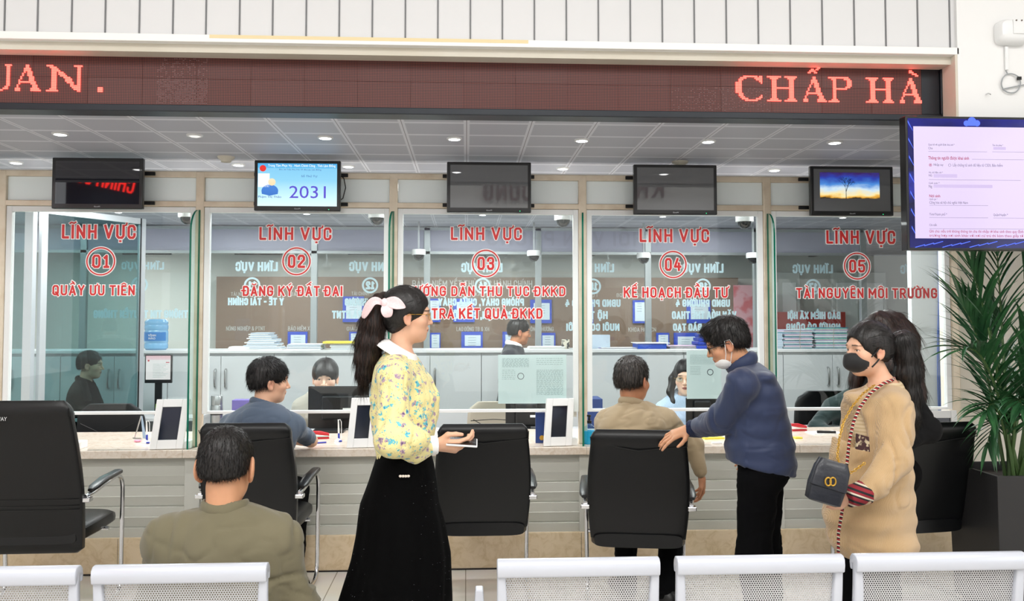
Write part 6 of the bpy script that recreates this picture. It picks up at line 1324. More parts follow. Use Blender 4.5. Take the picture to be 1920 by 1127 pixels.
# floral blouse: pale yellow with small teal and mauve blossoms and dark sprigs
m = mat('floral', '#EBDD8A', .6, sheen=.2); nt, b = nodes_of(m); tc = nt.nodes.new('ShaderNodeTexCoord')
def blossoms(scale, col, thr, prev, nt=nt, tc=tc, seed=0.0, core=None):
    mp = nt.nodes.new('ShaderNodeMapping'); mp.inputs['Location'].default_value = (seed, seed*1.7, seed*.6); nt.links.new(tc.outputs['Object'], mp.inputs[0])
    nz = nt.nodes.new('ShaderNodeTexNoise'); nz.inputs['Scale'].default_value = scale*2.2; nt.links.new(mp.outputs[0], nz.inputs['Vector']); ad = nt.nodes.new('ShaderNodeMixRGB'); ad.inputs[0].default_value = .035
    nt.links.new(mp.outputs[0], ad.inputs[1]); nt.links.new(nz.outputs[1], ad.inputs[2])
    vo = nt.nodes.new('ShaderNodeTexVoronoi'); vo.inputs['Scale'].default_value = scale; nt.links.new(ad.outputs[0], vo.inputs['Vector'])
    sp = nt.nodes.new('ShaderNodeSeparateColor'); nt.links.new(vo.outputs['Color'], sp.inputs[0])
    lim = mth('MULTIPLY', sp.outputs[0], thr, nt); f = mth('LESS_THAN', vo.outputs['Distance'], lim, nt); mx = nt.nodes.new('ShaderNodeMixRGB'); nt.links.new(f, mx.inputs[0]); 
    if isinstance(prev, tuple): mx.inputs[1].default_value = prev
    else: nt.links.new(prev, mx.inputs[1])
    mx.inputs[2].default_value = rgb(col); out = mx.outputs[0]
    if core:
        f2 = mth('LESS_THAN', vo.outputs['Distance'], mth('MULTIPLY', lim, .42, nt), nt); m2 = nt.nodes.new('ShaderNodeMixRGB'); nt.links.new(f2, m2.inputs[0]); nt.links.new(out, m2.inputs[1]); m2.inputs[2].default_value = rgb(core); out = m2.outputs[0]
    return out
c0 = blossoms(46, '#D8CB86', .36, rgb('#EFE3A0'), seed=3.1); c0 = blossoms(40, '#B59BAA', .46, c0, seed=1.3, core='#6B4C78'); c0 = blossoms(38, '#62BECB', .46, c0, seed=5.2, core='#27508F'); c0 = blossoms(80, '#3C5A4A', .24, c0, seed=8.0)
nt.links.new(c0, b.inputs['Base Color'])
# knitted cardigan
m = mat('cardigan', '#CBA877', .9, sheen=.4); nt, b = nodes_of(m); tc = nt.nodes.new('ShaderNodeTexCoord'); wv = nt.nodes.new('ShaderNodeTexWave'); wv.inputs['Scale'].default_value = 120; wv.inputs['Distortion'].default_value = 1.5; wv.inputs['Detail'].default_value = 1; wv.bands_direction = 'X' if hasattr(wv, 'bands_direction') else 'X'
nt.links.new(tc.outputs['Object'], wv.inputs['Vector']); bp = nt.nodes.new('ShaderNodeBump'); bp.inputs['Strength'].default_value = .5; bp.inputs['Distance'].default_value = .003; nt.links.new(wv.outputs[0], bp.inputs['Height']); nt.links.new(bp.outputs[0], b.inputs['Normal'])
mx = nt.nodes.new('ShaderNodeMixRGB'); mx.inputs[1].default_value = rgb('#C4A172'); mx.inputs[2].default_value = rgb('#D3B286'); nt.links.new(wv.outputs[0], mx.inputs[0]); nt.links.new(mx.outputs[0], b.inputs['Base Color'])
def stripes(name, cols, scale, direction=(0, 0, 1), rough=.8):
    m = mat(name, cols[0][1], rough); nt, b = nodes_of(m); tc = nt.nodes.new('ShaderNodeTexCoord'); dp = nt.nodes.new('ShaderNodeVectorMath'); dp.operation = 'DOT_PRODUCT'; dp.inputs[1].default_value = direction; nt.links.new(tc.outputs['Object'], dp.inputs[0])
    fr = mth('FRACT', mth('MULTIPLY', dp.outputs['Value'], scale, nt), None, nt); r = nt.nodes.new('ShaderNodeValToRGB'); r.color_ramp.interpolation = 'CONSTANT'; r.color_ramp.elements[0].position = cols[0][0]; r.color_ramp.elements[0].color = rgb(cols[0][1]); r.color_ramp.elements[1].position = cols[1][0]; r.color_ramp.elements[1].color = rgb(cols[1][1])
    for p, c in cols[2:]: e = r.color_ramp.elements.new(p); e.color = rgb(c)
    nt.links.new(fr, r.inputs[0]); nt.links.new(r.outputs[0], b.inputs['Base Color']); return m
stripes('cuff_stripe', [(0, '#8E1F2C'), (.3, '#15151A'), (.45, '#D8CDB8'), (.6, '#8E1F2C'), (.8, '#15151A')], 22, (.35, 0, 1)); stripes('trim_stripe', [(0, '#A0242C'), (.4, '#17171C'), (.7, '#E2D8C4')], 60, (.3, .2, 1)); stripes('blue_stripe', [(0, '#A9C3DF'), (.5, '#C6D8EA')], 90, (1, 0, .2))
stripes('knit_top', [(0, '#D9C3A0'), (.55, '#C9B08A')], 70, (0, 0, 1))
def A_(px, py, Y): return np.array(W(px, py, Y))
def sJ(**k): return {a: (np.array(v, float) if not isinstance(v, float) else v) for a, v in k.items()}
def glasses(parent, O, R, k, m='black', r=.0011, lens=True):
    g = lambda x, y, z: tuple(O+R@(np.array([x, y, z])*k)); mb = MB()
    for s in (-1, 1):
        pts = [g(s*(.034+.023*math.cos(a)), .094-.004*abs(math.cos(a)), .0-.003+.0175*math.sin(a)) for a in [2*PI*q/20 for q in range(20)]]; mb.tube(pts, r*k, 6, closed=True)
        mb.tube([g(s*.056, .090, .006), g(s*.072, .078, .006), g(s*.082, .0, .003), g(s*.080, -.022, -.010)], r*k, 6)
    mb.tube([g(-.012, .095, .003), g(0, .099, .006), g(.012, .095, .003)], r*k, 6); o = mb.build('glasses', m, parent, smooth=True)
    for s in (-1, 1): mb = MB(); mb.add([g(s*(.034+.022*math.cos(a)), .0935, -.003+.0165*math.sin(a)) for a in [2*PI*q/20 for q in range(20)]], [tuple(range(20))]); mb.build('lens', 'clear_plastic', o)
    return o
# ================================================================== man in olive jacket, seated in front with his back to us
def olive_man():
    Y = 2.98; hk = 1.09; R = rot(-3, 10); O = A_(425, 872, 2.98)
    J = sJ(neck=A_(420, 984, 2.95), pelvis=A_(416, 1238, 2.90), sL=A_(318, 1014, 2.96), sR=A_(522, 1014, 2.96), eL=A_(285, 1140, 2.99), eR=A_(560, 1140, 2.99), wL=A_(350, 1205, 3.18), wR=A_(500, 1205, 3.18), hL=A_(375, 1245, 2.98), hR=A_(458, 1245, 2.98))
    J['hL'][2] = J['hR'][2] = J['pelvis'][2] = .53; J['kL'] = J['hL']+np.array([-.06, .43, .0]); J['kR'] = J['hR']+np.array([.06, .43, .0]); J['aL'] = J['kL']+np.array([0, .02, -.42]); J['aR'] = J['kR']+np.array([0, .02, -.42])
    for w in ('wL', 'wR'): J[w][2] = .64; J[w][1] = 3.22
    J['bend'] = -.03
    hands = [dict(w=J['wL'], D=(.4, .9, -.1), N=(0, 0, -1), thumb='R', k=.95), dict(w=J['wR'], D=(-.4, .9, -.1), N=(0, 0, -1), thumb='L', k=.95)]
    o = make_body('man seated in the foreground with his back to us, in an olive jacket', J, (O, R), hk, SKIN['mid'], False, 1.0, hands, colkw=dict(blush=.4), neck=(.050, .058), headkw=dict(ears=1.25))
    eyes(o, O, R, hk)
    lo, hi = jbounds([J[q] for q in ('neck', 'pelvis', 'sL', 'sR', 'eL', 'eR', 'wL', 'wR')], .15); F = Field(lo, hi, .0085); put_torso(F, J, 1.05, False, .030, .06, sh=.052)
    n = J['neck']; F.ell(n+np.array([0, -.03, -.14]), (.19, .10, .12), None, .08)
    for s in ('L', 'R'): put_arm(F, J, s, (.058, .050, .034), (.012, .014, .012), .04)
    F.ell(n+np.array([0, .045, .115]), (.062, .08, .075), None, .02, 's'); F.cut(J['pelvis']+np.array([0, 0, -.06]), (0, 0, -1))
    garment(o, 'jacket', F, 'olive', fold_disp(.016, (3.4, 4, 7.5), 3, .003))
    # stand collar
    F = Field(n-.13, n+.18, .005); c = n+np.array([0, -.006, .062]); F.ell(c+np.array([0, .012, 0]), (.080, .078, .050), rot(0, -12), .01); F.ell(c+np.array([0, .020, .02]), (.066, .066, .14), rot(0, -12), .004, 's'); F.cut(c+np.array([0, 0, .030]), unit((0, .25, 1)), .008); F.cut(c+np.array([0, 0, -.035]), (0, 0, -1), .005)
    garment(o, 'collar', F, 'olive', fold_disp(.002, (8, 8, 8), 9, .001))
    F = Field(O-.17, O+.17, .0045); hair_cap(F, O, R, hk, 'short', .55, .058, -.050); me = F.mesh('hair', None, hair_disp(O, R, hk, .003), 1); h = link_mesh('hair', me, 'hair_black', o, smooth=True)
    strands(o, me, O, R, hk, 5200, .014, flow_from((-.004, -.055, .11)), .16, 'hair_black', .0007, 4)
    lo, hi = jbounds([J[q] for q in ('hL', 'hR', 'kL', 'kR', 'aL', 'aR')], .16); F = Field(lo, hi, .011); 
    for s in ('L', 'R'): put_leg(F, J, s, (.02, .018, .022))
    F.ell(J['pelvis'], (.19, .14, .13), None, .05); F.cut((0, 0, .07), (0, 0, -1)); garment(o, 'trousers', F, 'trousers_black', fold_disp(.006, (5, 5, 7), 5))
    for s in ('L', 'R'): shoe(o, J['a'+s], J['a'+s]+np.array([0, .16, -.04]))
    return o
# ================================================================== walking woman in floral blouse and long black skirt
def floral_woman():
    Y = 3.3; hk = .885; R = rot(-80, 2, 0); O = A_(765, 591, Y)
    J = sJ(neck=A_(748, 672, Y), pelvis=A_(752, 880, Y), sL=A_(768, 700, Y+.17), sR=A_(738, 703, Y-.16), eL=A_(765, 812, Y+.2), wL=A_(790, 862, Y+.12), eR=A_(736, 822, Y-.21), wR=A_(812, 834, Y-.10), hL=A_(752, 905, Y+.08), hR=A_(752, 905, Y-.08))
    J['kL'] = A_(800, 1120, Y+.08); J['kR'] = A_(735, 1120, Y-.06); J['kL'][2] = J['kR'][2] = .47; J['aL'] = J['kL']+np.array([.02, 0, -.37]); J['aR'] = J['kR']+np.array([-.16, 0, -.34])
    J['tL'] = J['aL']+np.array([.12, 0, -.06]); J['tR'] = J['aR']+np.array([.11, 0, -.08]); J['bend'] = .015
    hands = [dict(w=A_(817, 834, Y-.10), D=(1, .05, -.10), N=(0, .72, .66), thumb='R', k=.92, curl=(.50, .55, .62, .7), spread=.02, tcurl=.12, tin=.50), dict(w=J['wL'], D=(-.2, -.1, -1), N=(-1, 0, 0), thumb='R', k=.85)]
    o = make_body('woman walking right in a floral yellow blouse and long black skirt, holding a phone', J, (O, R), hk, SKIN['light'], True, .9, hands, armr=(.040, .032, .023), neck=(.043, .047), headkw=dict(nose=.6), colkw=dict(brow=True), slim=.66)
    eyes(o, O, R, hk); glasses(o, O, R, hk, 'gold')
    # blouse with full sleeves
    Rt = torso_frame(J); lo, hi = jbounds([J[q] for q in ('neck', 'pelvis', 'sL', 'sR', 'eL', 'eR', 'wR', 'wL')], .16); F = Field(lo, hi, .0065)
    for q in ('sL', 'sR'): F.cone(J['neck']-np.array([0, 0, .02]), J[q], .060, .056, .05)
    slab_torso(F, [(690, 702, 790), (715, 692, 812), (745, 688, 826), (775, 689, 824), (805, 692, 817), (835, 698, 812), (862, 702, 810)], Y, lambda y: .165 if y < 730 else .145, .04)
    F.cut(A_(750, 858, Y), (0, 0, -1))
    F.cone(J['sR'], J['eR'], .058, .062, .022); F.cone(J['eR'], A_(775, 838, Y-.14), .064, .050, .03); F.ell(J['eR']+np.array([.05, 0, -.005]), (.09, .058, .052), None, .04); F.cone(A_(775, 842, Y-.14), A_(797, 838, Y-.115), .052, .036, .02)
    F.cone(J['sL'], J['eL'], .055, .052, .04); F.cone(J['eL'], J['wL'], .050, .034, .03)
    F.ell(J['neck']+np.array([.012, 0, .06]), (.062, .062, .06), None, .01, 's')
    garment(o, 'blouse', F, 'floral', fold_disp(.012, (7, 7, 2.6), 7, .002))
    # cuff
    F = Field(A_(812, 834, Y-.1)-.1, A_(812, 834, Y-.1)+.1, .0045); a, b_ = A_(793, 836, Y-.115), A_(820, 834, Y-.10); F.cone(a, b_, .037, .036, .004); F.cut(b_, unit(b_-a)); F.cut(a, unit(a-b_)); garment(o, 'cuff', F, 'white_cloth', fold_disp(.002, (10, 10, 10), 8, .001))
    # white collar falling over the shoulders, parted in front
    nrm = unit((.50, 0, .86)); fx = unit((.86, 0, -.50)); c1 = A_(755, 651, Y); c2 = c1-nrm*.040; mb = MB(); N1, N2 = 44, 6; vs = []
    for j in range(N2):
        v = j/(N2-1)
        for i in range(N1):
            t = .16+(2*PI-.32)*i/(N1-1); fr_ = math.exp(-((min(t, 2*PI-t)-.16)/.35)**2); rr = .055+.043*v**.8; c = c1+(c2-c1)*(v**1.4)*(1+1.1*fr_*v); vs.append(tuple(c+fx*math.cos(t)*rr*1.02+np.array([0, 1, 0])*math.sin(t)*rr*1.12))
    mb.add(vs, [(j*N1+i, j*N1+i+1, (j+1)*N1+i+1, (j+1)*N1+i) for j in range(N2-1) for i in range(N1-1)]); q = mb.build('collar', 'white_cloth', o, smooth=True); solid(q, .005); subsurf(q, 1)
    # skirt, flared and striding
    def prof(y): return np.interp(y, [840, 872, 905, 945, 1000, 1045, 1127, 1300], [713, 703, 692, 676, 668, 659, 634, 596]), np.interp(y, [840, 872, 905, 945, 977, 1042, 1127, 1300], [803, 812, 817, 822, 832, 844, 846, 842])
    mb = MB(); ys = [846]+list(range(858, 1300, 14))+[1300]; secs = []; nn = 96; vs = []
    for y in ys:
        l, r_ = prof(y); a, b_ = A_(l, y, Y), A_(r_, y, Y); cx, rx = (a[0]+b_[0])/2, (b_[0]-a[0])/2; z = a[2]; ry = .165+.08*max(0, (y-870)/430); f = max(0, (y-880)/420)
        for q in range(nn): t = 2*PI*q/nn; w = 1+f*.07*math.sin(t*9+1.2)+f*.03*math.sin(t*17+y*.01); vs.append((cx+rx*math.cos(t)*w/(1+.05*f), Y+ry*math.sin(t)*w, z))
    mb.add(vs, [(i*nn+q, i*nn+(q+1) % nn, (i+1)*nn+(q+1) % nn, (i+1)*nn+q) for i in range(len(ys)-1) for q in range(nn)]); sk = mb.build('skirt', 'skirt_black' if 'skirt_black' in M else mat('skirt_black', '#030303', .9, noise=(220, '#060607', .3, .7), bump=(300, .4, .002), spec=.08), o, smooth=True); solid(sk, .004, 1)
    rng = np.random.RandomState(3); mb = MB(); mat('lint', '#7E8288', .7)
    for i in range(300):
        j = rng.randint(4, len(ys)-3); q = rng.randint(int(nn*.52), int(nn*.98)); p = np.array(vs[j*nn+q]); c = np.array([p[0], Y, p[2]]); n = unit(p-c); p = p+n*.002; d = np.array([rng.uniform(.5, 1), 0, rng.uniform(-.1, .45)]); d = unit(d-n*(d@n))*rng.uniform(.002, .007); mb.add([tuple(p-d), tuple(p+d), tuple(p+d+np.array([0, 0, .0008])), tuple(p-d+np.array([0, 0, .0008]))], [(0, 1, 2, 3)])
    ob = mb.build('sparkle_thread', 'lint', sk); ob['kind'] = 'stuff'
    c = A_(758, 893, Y-.178); mb = MB(); 
    for i in range(4): mb.ell((c[0]-.014+i*.0095, c[1]+abs(i-1.5)*.001, c[2]), (.006, .005, .005), 12, 8)
    mb.box((c[0]-.017, c[1], c[2]-.003), (c[0]+.018, c[1]+.004, c[2]+.003)); mb.build('pearl_clasp', 'pearl' if 'pearl' in M else mat('pearl', '#F2E6D8', .2, coat=.5), sk, smooth=True)
    # hair drawn back into a low ponytail
    F = Field(O-.2, O+.18, .0045); hair_cap(F, O, R, hk, 'tied', 1.3, .045, -.075); F.ell(O+R@(np.array([0, -.06, .02])*hk), np.array([.066, .068, .075])*hk, R, .02)
    for s in (-1, 1): F.ell(O+R@(np.array([s*.052, -.006, .022])*hk), np.array([.031, .056, .040])*hk, R, .02); F.ell(O+R@(np.array([s*.088, .004, -.020])*hk), np.array([.022, .022, .030])*hk, R, .004, 's')
    F.ell(O+R@(np.array([0, .115, -.03])*hk), np.array([.09, .085, .085])*hk, R, .005, 's')
    F.ell(O+R@(np.array([0, -.050, -.040])*hk), np.array([.054, .040, .045])*hk, R, .02)
    me = F.mesh('hair', None, hair_disp(O, R, hk, .0022, (0, -.10, .0)), 1); link_mesh('hair', me, 'hair_black', o, smooth=True); strands(o, me, O, R, hk, 900, .03, lambda q: unit(np.array([0, -.1, .0])-q), .06, 'hair_black', .0006, 5)
    F = Field(A_(700, 650, Y)-.26, A_(700, 650, Y)+.26, .006); pts = [(716, 572, .050), (706, 583, .046), (699, 605, .052), (693, 640, .052), (689, 670, .046), (686, 700, .035), (682, 722, .014)]
    for (a, b_) in zip(pts[:-1], pts[1:]): F.cone(A_(a[0], a[1], Y-.01), A_(b_[0], b_[1], Y-.01), a[2]*.92, b_[2]*.92, .02)
    pd = lambda P, N: .008*vnoise(P, (38, 38, 3.0), 3)+.004*vnoise(P, (90, 90, 5), 4)
    me = F.mesh('ponytail', None, pd, 1); link_mesh('ponytail', me, 'hair_brown', o, smooth=True); strands(o, me, O, R, hk, 2600, .075, lambda q: np.linalg.inv(R)@np.array([-.06, 0, -1]), .035, 'hair_brown', .0008, 6, name='loose_hair')
    # pink bow
    mat('bow_pink', '#F3D8DA', .55, noise=(260, '#E9C6CB', .45, .7), bump=(300, .5, .001))
    def ribbon(pl, ws, nm='bow_loop'):
        mb = MB(); P = [A_(x, y, Y+d) for x, y, d in pl]; n = len(P); vs = []
        for i, p in enumerate(P):
            t = unit(P[min(i+1, n-1)]-P[max(i-1, 0)]); s = unit(np.cross(t, (0, -1, 0))); vs += [tuple(p-s*ws[i]/2+np.array([0, -.006, 0])), tuple(p), tuple(p+s*ws[i]/2+np.array([0, -.006, 0]))]
        mb.add(vs, [(3*i+q, 3*i+q+1, 3*i+q+4, 3*i+q+3) for i in range(n-1) for q in (0, 1)]); r = mb.build(nm, 'bow_pink', o, smooth=True); solid(r, .005); subsurf(r, 2)
    ribbon([(720, 570, -.085), (704, 560, -.09), (692, 572, -.085), (680, 598, -.06)], [.02, .035, .04, .02]); ribbon([(719, 566, -.09), (738, 566, -.11), (750, 572, -.115), (761, 577, -.11)], [.02, .055, .04, .006]); ribbon([(722, 570, -.095), (726, 582, -.11), (728, 596, -.10)], [.03, .055, .03])
    mb = MB(); mb.ell(tuple(A_(721, 568, Y-.095)), (.014, .014, .018), 14, 10); mb.build('bow_knot', 'bow_pink', o, smooth=True)
    shoe(o, J['aL'], J['tL']); shoe(o, J['aR'], J['tR'])
    # the phone she holds is a thing of its own
    a = A_(866, 829, Y-.095); ph = thing('smartphone', tuple(a), 'white-edged phone held in the walking woman’s hand', 'phone'); T = Matrix.Translation(a) @ Matrix.Rotation(math.radians(4), 4, 'Y') @ Matrix.Rotation(math.radians(16), 4, 'X'); mb = MB(); mb.T = T; mb.box((-.058, -.034, -.0045), (.058, .034, .0035)); mb.build('casing', 'white_plastic', ph, bevel=.003); mb = MB(); mb.T = T; mb.box((-.054, -.031, .0036), (.054, .031, .0044)); mb.build('display', 'bezel', ph)
    return o

# ================================================================== man in the navy jacket leaning over the chair
def leaning_man():
    Y = 4.02; hk = .98; R = rot(72, 22, -4); O = A_(1362, 642, Y)
    J = sJ(neck=A_(1404, 694, Y), pelvis=A_(1438, 893, Y+.02), sL=A_(1392, 722, Y-.16), sR=A_(1412, 712, Y+.17), eL=A_(1352, 790, Y-.02), wL=A_(1297, 803, 4.22), eR=A_(1402, 790, Y+.26), wR=A_(1392, 828, Y+.30), hL=A_(1422, 905, Y-.07), hR=A_(1432, 905, Y+.08))
    J['kL'] = A_(1412, 1010, Y-.06); J['kR'] = A_(1432, 1015, Y+.10); J['kL'][2] = .49; J['kR'][2] = .50; J['aL'] = J['kL']+np.array([.045, 0, -.40]); J['aR'] = J['kR']+np.array([.03, .02, -.41]); J['tL'] = J['aL']+np.array([-.14, .02, -.05]); J['tR'] = J['aR']+np.array([-.14, .02, -.05]); J['bend'] = -.02
    wl = A_(1292, 804, 4.225)
    hands = [dict(w=wl, D=(-.93, .05, -.36), N=(-.25, .35, -.9), thumb='R', k=.98, curl=(.20, .24, .28, .30), spread=.13, tcurl=.1, tin=.1), dict(w=J['wR'], D=(.1, .2, -.9), N=(-1, 0, 0), thumb='L', k=.8)]
    o = make_body('man in a navy jacket leaning over the chair with his mask pulled down', J, (O, R), hk, SKIN['mid'], False, 1.0, hands, armr=(.046, .037, .028), headkw=dict(nose=.8), colkw=dict(brow=True))
    eyes(o, O, R, hk); glasses(o, O, R, hk, 'black', .0019)
    # jacket, with gathered hem
    lo, hi = jbounds([J[q] for q in ('neck', 'pelvis', 'sL', 'sR', 'eL', 'eR', 'wR', 'wL')], .18); F = Field(lo, hi, .007); put_torso(F, J, 1.05, False, .032, .06, sh=.055)
    F.f[:] = 9
    for q in ('sL', 'sR'): F.cone(J['neck']-np.array([0, 0, .03]), J[q], .070, .068, .05)
    slab_torso(F, [(705, 1380, 1448), (735, 1368, 1464), (765, 1362, 1472), (800, 1359, 1482), (835, 1359, 1490), (868, 1362, 1492), (895, 1366, 1492)], Y, lambda y: .185 if y < 800 else .17, .04)
    F.cut(A_(1430, 881, Y), unit((-.29, 0, -1)), .01)
    F.cone(J['sL'], J['eL'], .074, .062, .022); F.cone(J['eL'], A_(1312, 803, 4.19), .063, .050, .02); F.cone(J['sR'], J['eR'], .06, .055, .03)
    F.ell(J['neck']+np.array([-.05, 0, .07]), (.07, .065, .06), None, .02, 's'); F.cut(A_(1430, 880, Y), unit((-.20, 0, -1)), .01)
    ex = lambda P, N: .010*np.abs(vnoise(np.stack([P[:, 0]*18+P[:, 2]*10, P[:, 1]*8, P[:, 2]*6], 1), (1, 1, 1), 7))*(P[:, 0] < J['sL'][0]+.03)
    garment(o, 'jacket', F, 'navy_jacket', fold_disp(.010, (3, 3, 4), 12, .001, ex))
    F = Field(J['neck']-.14, J['neck']+.15, .005); c = J['neck']+np.array([-.035, 0, .035]); Rc = rot(72, 30); F.ell(c, (.080, .082, .055), Rc, .01); F.ell(c+Rc@np.array([0, .01, .02]), (.066, .068, .12), Rc, .004, 's'); F.cut(c+Rc@np.array([0, 0, .030]), Rc[:, 2], .004); F.cut(c-Rc@np.array([0, 0, .035]), -Rc[:, 2], .004); garment(o, 'collar', F, 'navy_jacket', fold_disp(.002, (9, 9, 9), 4, .001))
    a, b_ = A_(1312, 803, 4.19), A_(1291, 804, 4.222); F = Field(np.minimum(a, b_)-.09, np.maximum(a, b_)+.09, .0045); F.cone(a, b_, .046, .040, .004); d = unit(b_-a); F.cut(b_, d); F.cut(a-d*.012, -d)
    garment(o, 'cuff', F, 'navy_cuff', lambda P, N: .0018*np.sin(np.arctan2((P-a)@np.array([0, 1, 0]), (P-a)@np.array([.3, 0, 1]))*22))
    mb = MB(); p0, p1 = A_(1378, 778, Y-.21), A_(1392, 838, Y-.21); 
    # trousers
    lo, hi = jbounds([J[q] for q in ('pelvis', 'kL', 'kR', 'aL', 'aR', 'hL', 'hR')], .2); F = Field(lo, hi, .009)
    for s in ('L', 'R'): F.cone(J['h'+s], J['k'+s], .096, .074, .05); F.cone(J['k'+s], J['a'+s]+np.array([0, 0, -.02]), .080, .068, .04)
    F.ell(A_(1434, 876, Y), (.118, .165, .10), None, .05); F.cut((0, 0, .05), (0, 0, -1)); garment(o, 'trousers', F, 'trousers_black', fold_disp(.010, (5, 5, 8), 21, .002))
    F = Field(O-.18, O+.18, .0045); hair_cap(F, O, R, hk, 'short', 1.25, .046, -.055); F.ell(O+R@(np.array([0, .03, .085])*hk), np.array([.06, .065, .035])*hk, R, .02); me = F.mesh('hair', None, hair_disp(O, R, hk, .004), 1); link_mesh('hair', me, 'hair_black', o, smooth=True)
    strands(o, me, O, R, hk, 3600, .026, flow_from((-.0, -.065, .10)), .14, 'hair_black', .0008, 14)
    # white mask pulled under the chin, ear loops
    g = lambda x, y, z: O+R@(np.array([x, y, z])*hk); F = Field(O-.17, O+.14, .004); F.ell(g(0, .034, -.072), np.array([.060, .060, .050])*hk, R, .01); F.ell(g(0, .030, -.050), np.array([.052, .050, .052])*hk, R, .003, 's'); F.cut(g(0, -.004, 0), -R[:, 1], .004); F.cut(g(0, .09, -.074), unit(R[:, 2]+R[:, 1]*.42), .004); mk = garment(o, 'face_mask', F, 'white_cloth', fold_disp(.0015, (20, 20, 30), 3, 0))
    for s in (-1, 1): mb = MB(); mb.tube([tuple(g(s*.050, .045, -.09)), tuple(g(s*.070, .022, -.045)), tuple(g(s*.081, .004, .016)), tuple(g(s*.083, -.020, .014)), tuple(g(s*.083, -.026, -.012)), tuple(g(s*.072, -.004, -.052)), tuple(g(s*.052, .025, -.105))], .0018*hk, 6); mb.build('ear_loop', 'white_cloth', mk, smooth=True)
    for s in ('L', 'R'): shoe(o, J['a'+s], J['t'+s])
    return o
# ================================================================== seated older man in a beige jacket
def seated(lab, O, R, hk, J, skin, top, hairst='short', hairm='hair_black', sleeves='long', b=1.0, fem=False, extra=None, hands=None, amp=.010, legs=True, hairgrow=1.0, fore=.055, nape=-.05, st=2200, crown=(0, -.055, .10), armg=.014, tg=.024, col=True, colkw={}, trous='trousers_black', hpar=.0032, collarm=None, short=False, sl=.022):
    hands = hands or []
    o = make_body(lab, J, (O, R), hk, skin, fem, b, hands, legs=legs, armr=(.046, .038, .028) if not fem else (.040, .032, .024), colkw=colkw); eyes(o, O, R, hk)
    keys = [q for q in ('neck', 'pelvis', 'sL', 'sR', 'eL', 'eR', 'wR', 'wL')]; lo, hi = jbounds([J[q] for q in keys], .17); F = Field(lo, hi, .008); put_torso(F, J, b*1.03, fem, tg, .06, sh=.050)
    if extra: extra(F, J)
    for s in ('L', 'R'):
        if short: m_ = J['s'+s]*.22+J['e'+s]*.78; F.cone(J['s'+s], m_, .060, .054, .05); F.cut(m_, unit(J['e'+s]-J['s'+s])) if False else None
        else: F.cone(J['s'+s], J['e'+s], .052+armg, .044+armg, .05); F.cone(J['e'+s], J['w'+s], .044+armg, .030+armg*.8, .03)
    up = torso_frame(J)[:, 2]; F.ell(J['neck']+up*.085+R[:, 1]*.03, (.062, .066, .07), R, .02, 's'); F.cut(J['pelvis']+np.array([0, 0, -.08]), (0, 0, -1))
    garment(o, 'top', F, top, fold_disp(amp, (4, 4, 6), int(abs(O[0]*10))+3, .002))
    if col:
        Rc = rot(math.degrees(math.atan2(-R[0, 1], R[1, 1])), 14); c = J['neck']+up*.045; F = Field(c-.13, c+.13, .005); F.ell(c, (.078, .080, .045), Rc, .01); F.ell(c+Rc@np.array([0, .012, .02]), (.064, .067, .12), Rc, .004, 's'); F.cut(c+Rc@np.array([0, 0, .026]), Rc[:, 2], .006); F.cut(c-Rc@np.array([0, 0, .034]), -Rc[:, 2], .004); garment(o, 'collar', F, collarm or top, fold_disp(.002, (9, 9, 9), 4, .001))
    F = Field(O-.19*hk, O+.19*hk, .0048); hair_cap(F, O, R, hk, hairst, hairgrow, fore, nape); me = F.mesh('hair', None, hair_disp(O, R, hk, hpar, crown), 1); link_mesh('hair', me, hairm, o, smooth=True)
    if st: strands(o, me, O, R, hk, st, sl, flow_from(crown), .15, hairm, .0008, 24)
    if legs:
        lo, hi = jbounds([J[q] for q in ('pelvis', 'kL', 'kR', 'aL', 'aR', 'hL', 'hR')], .18); F = Field(lo, hi, .010)
        for s in ('L', 'R'): put_leg(F, J, s, (.016, .016, .020))
        F.ell(J['pelvis'], (.18, .14, .12), None, .05); F.cut((0, 0, .06), (0, 0, -1)); garment(o, 'trousers', F, trous, fold_disp(.007, (5, 5, 8), 8, .002))
        for s in ('L', 'R'): shoe(o, J['a'+s], J.get('t'+s, J['a'+s]+np.array([0, .16, -.05])))
    return o
def lap(J, fw=(0, 1), spread=.1, thigh=.42, z=.54, knee=.52):
    """thighs forward from the seat and shanks down to the floor"""
    p = J['pelvis']; f = np.array([fw[0], fw[1], 0]); r = np.array([fw[1], -fw[0], 0])
    for s, q in (('L', -1), ('R', 1)): J['h'+s] = np.array([p[0], p[1], z])+r*q*.09; J['k'+s] = np.array([p[0], p[1], knee])+r*q*(spread+.04)+f*thigh; J['a'+s] = J['k'+s]+f*-.02+np.array([0, 0, -(knee-.10)]); J['t'+s] = J['a'+s]+f*.16+np.array([0, 0, -.05])
    return J
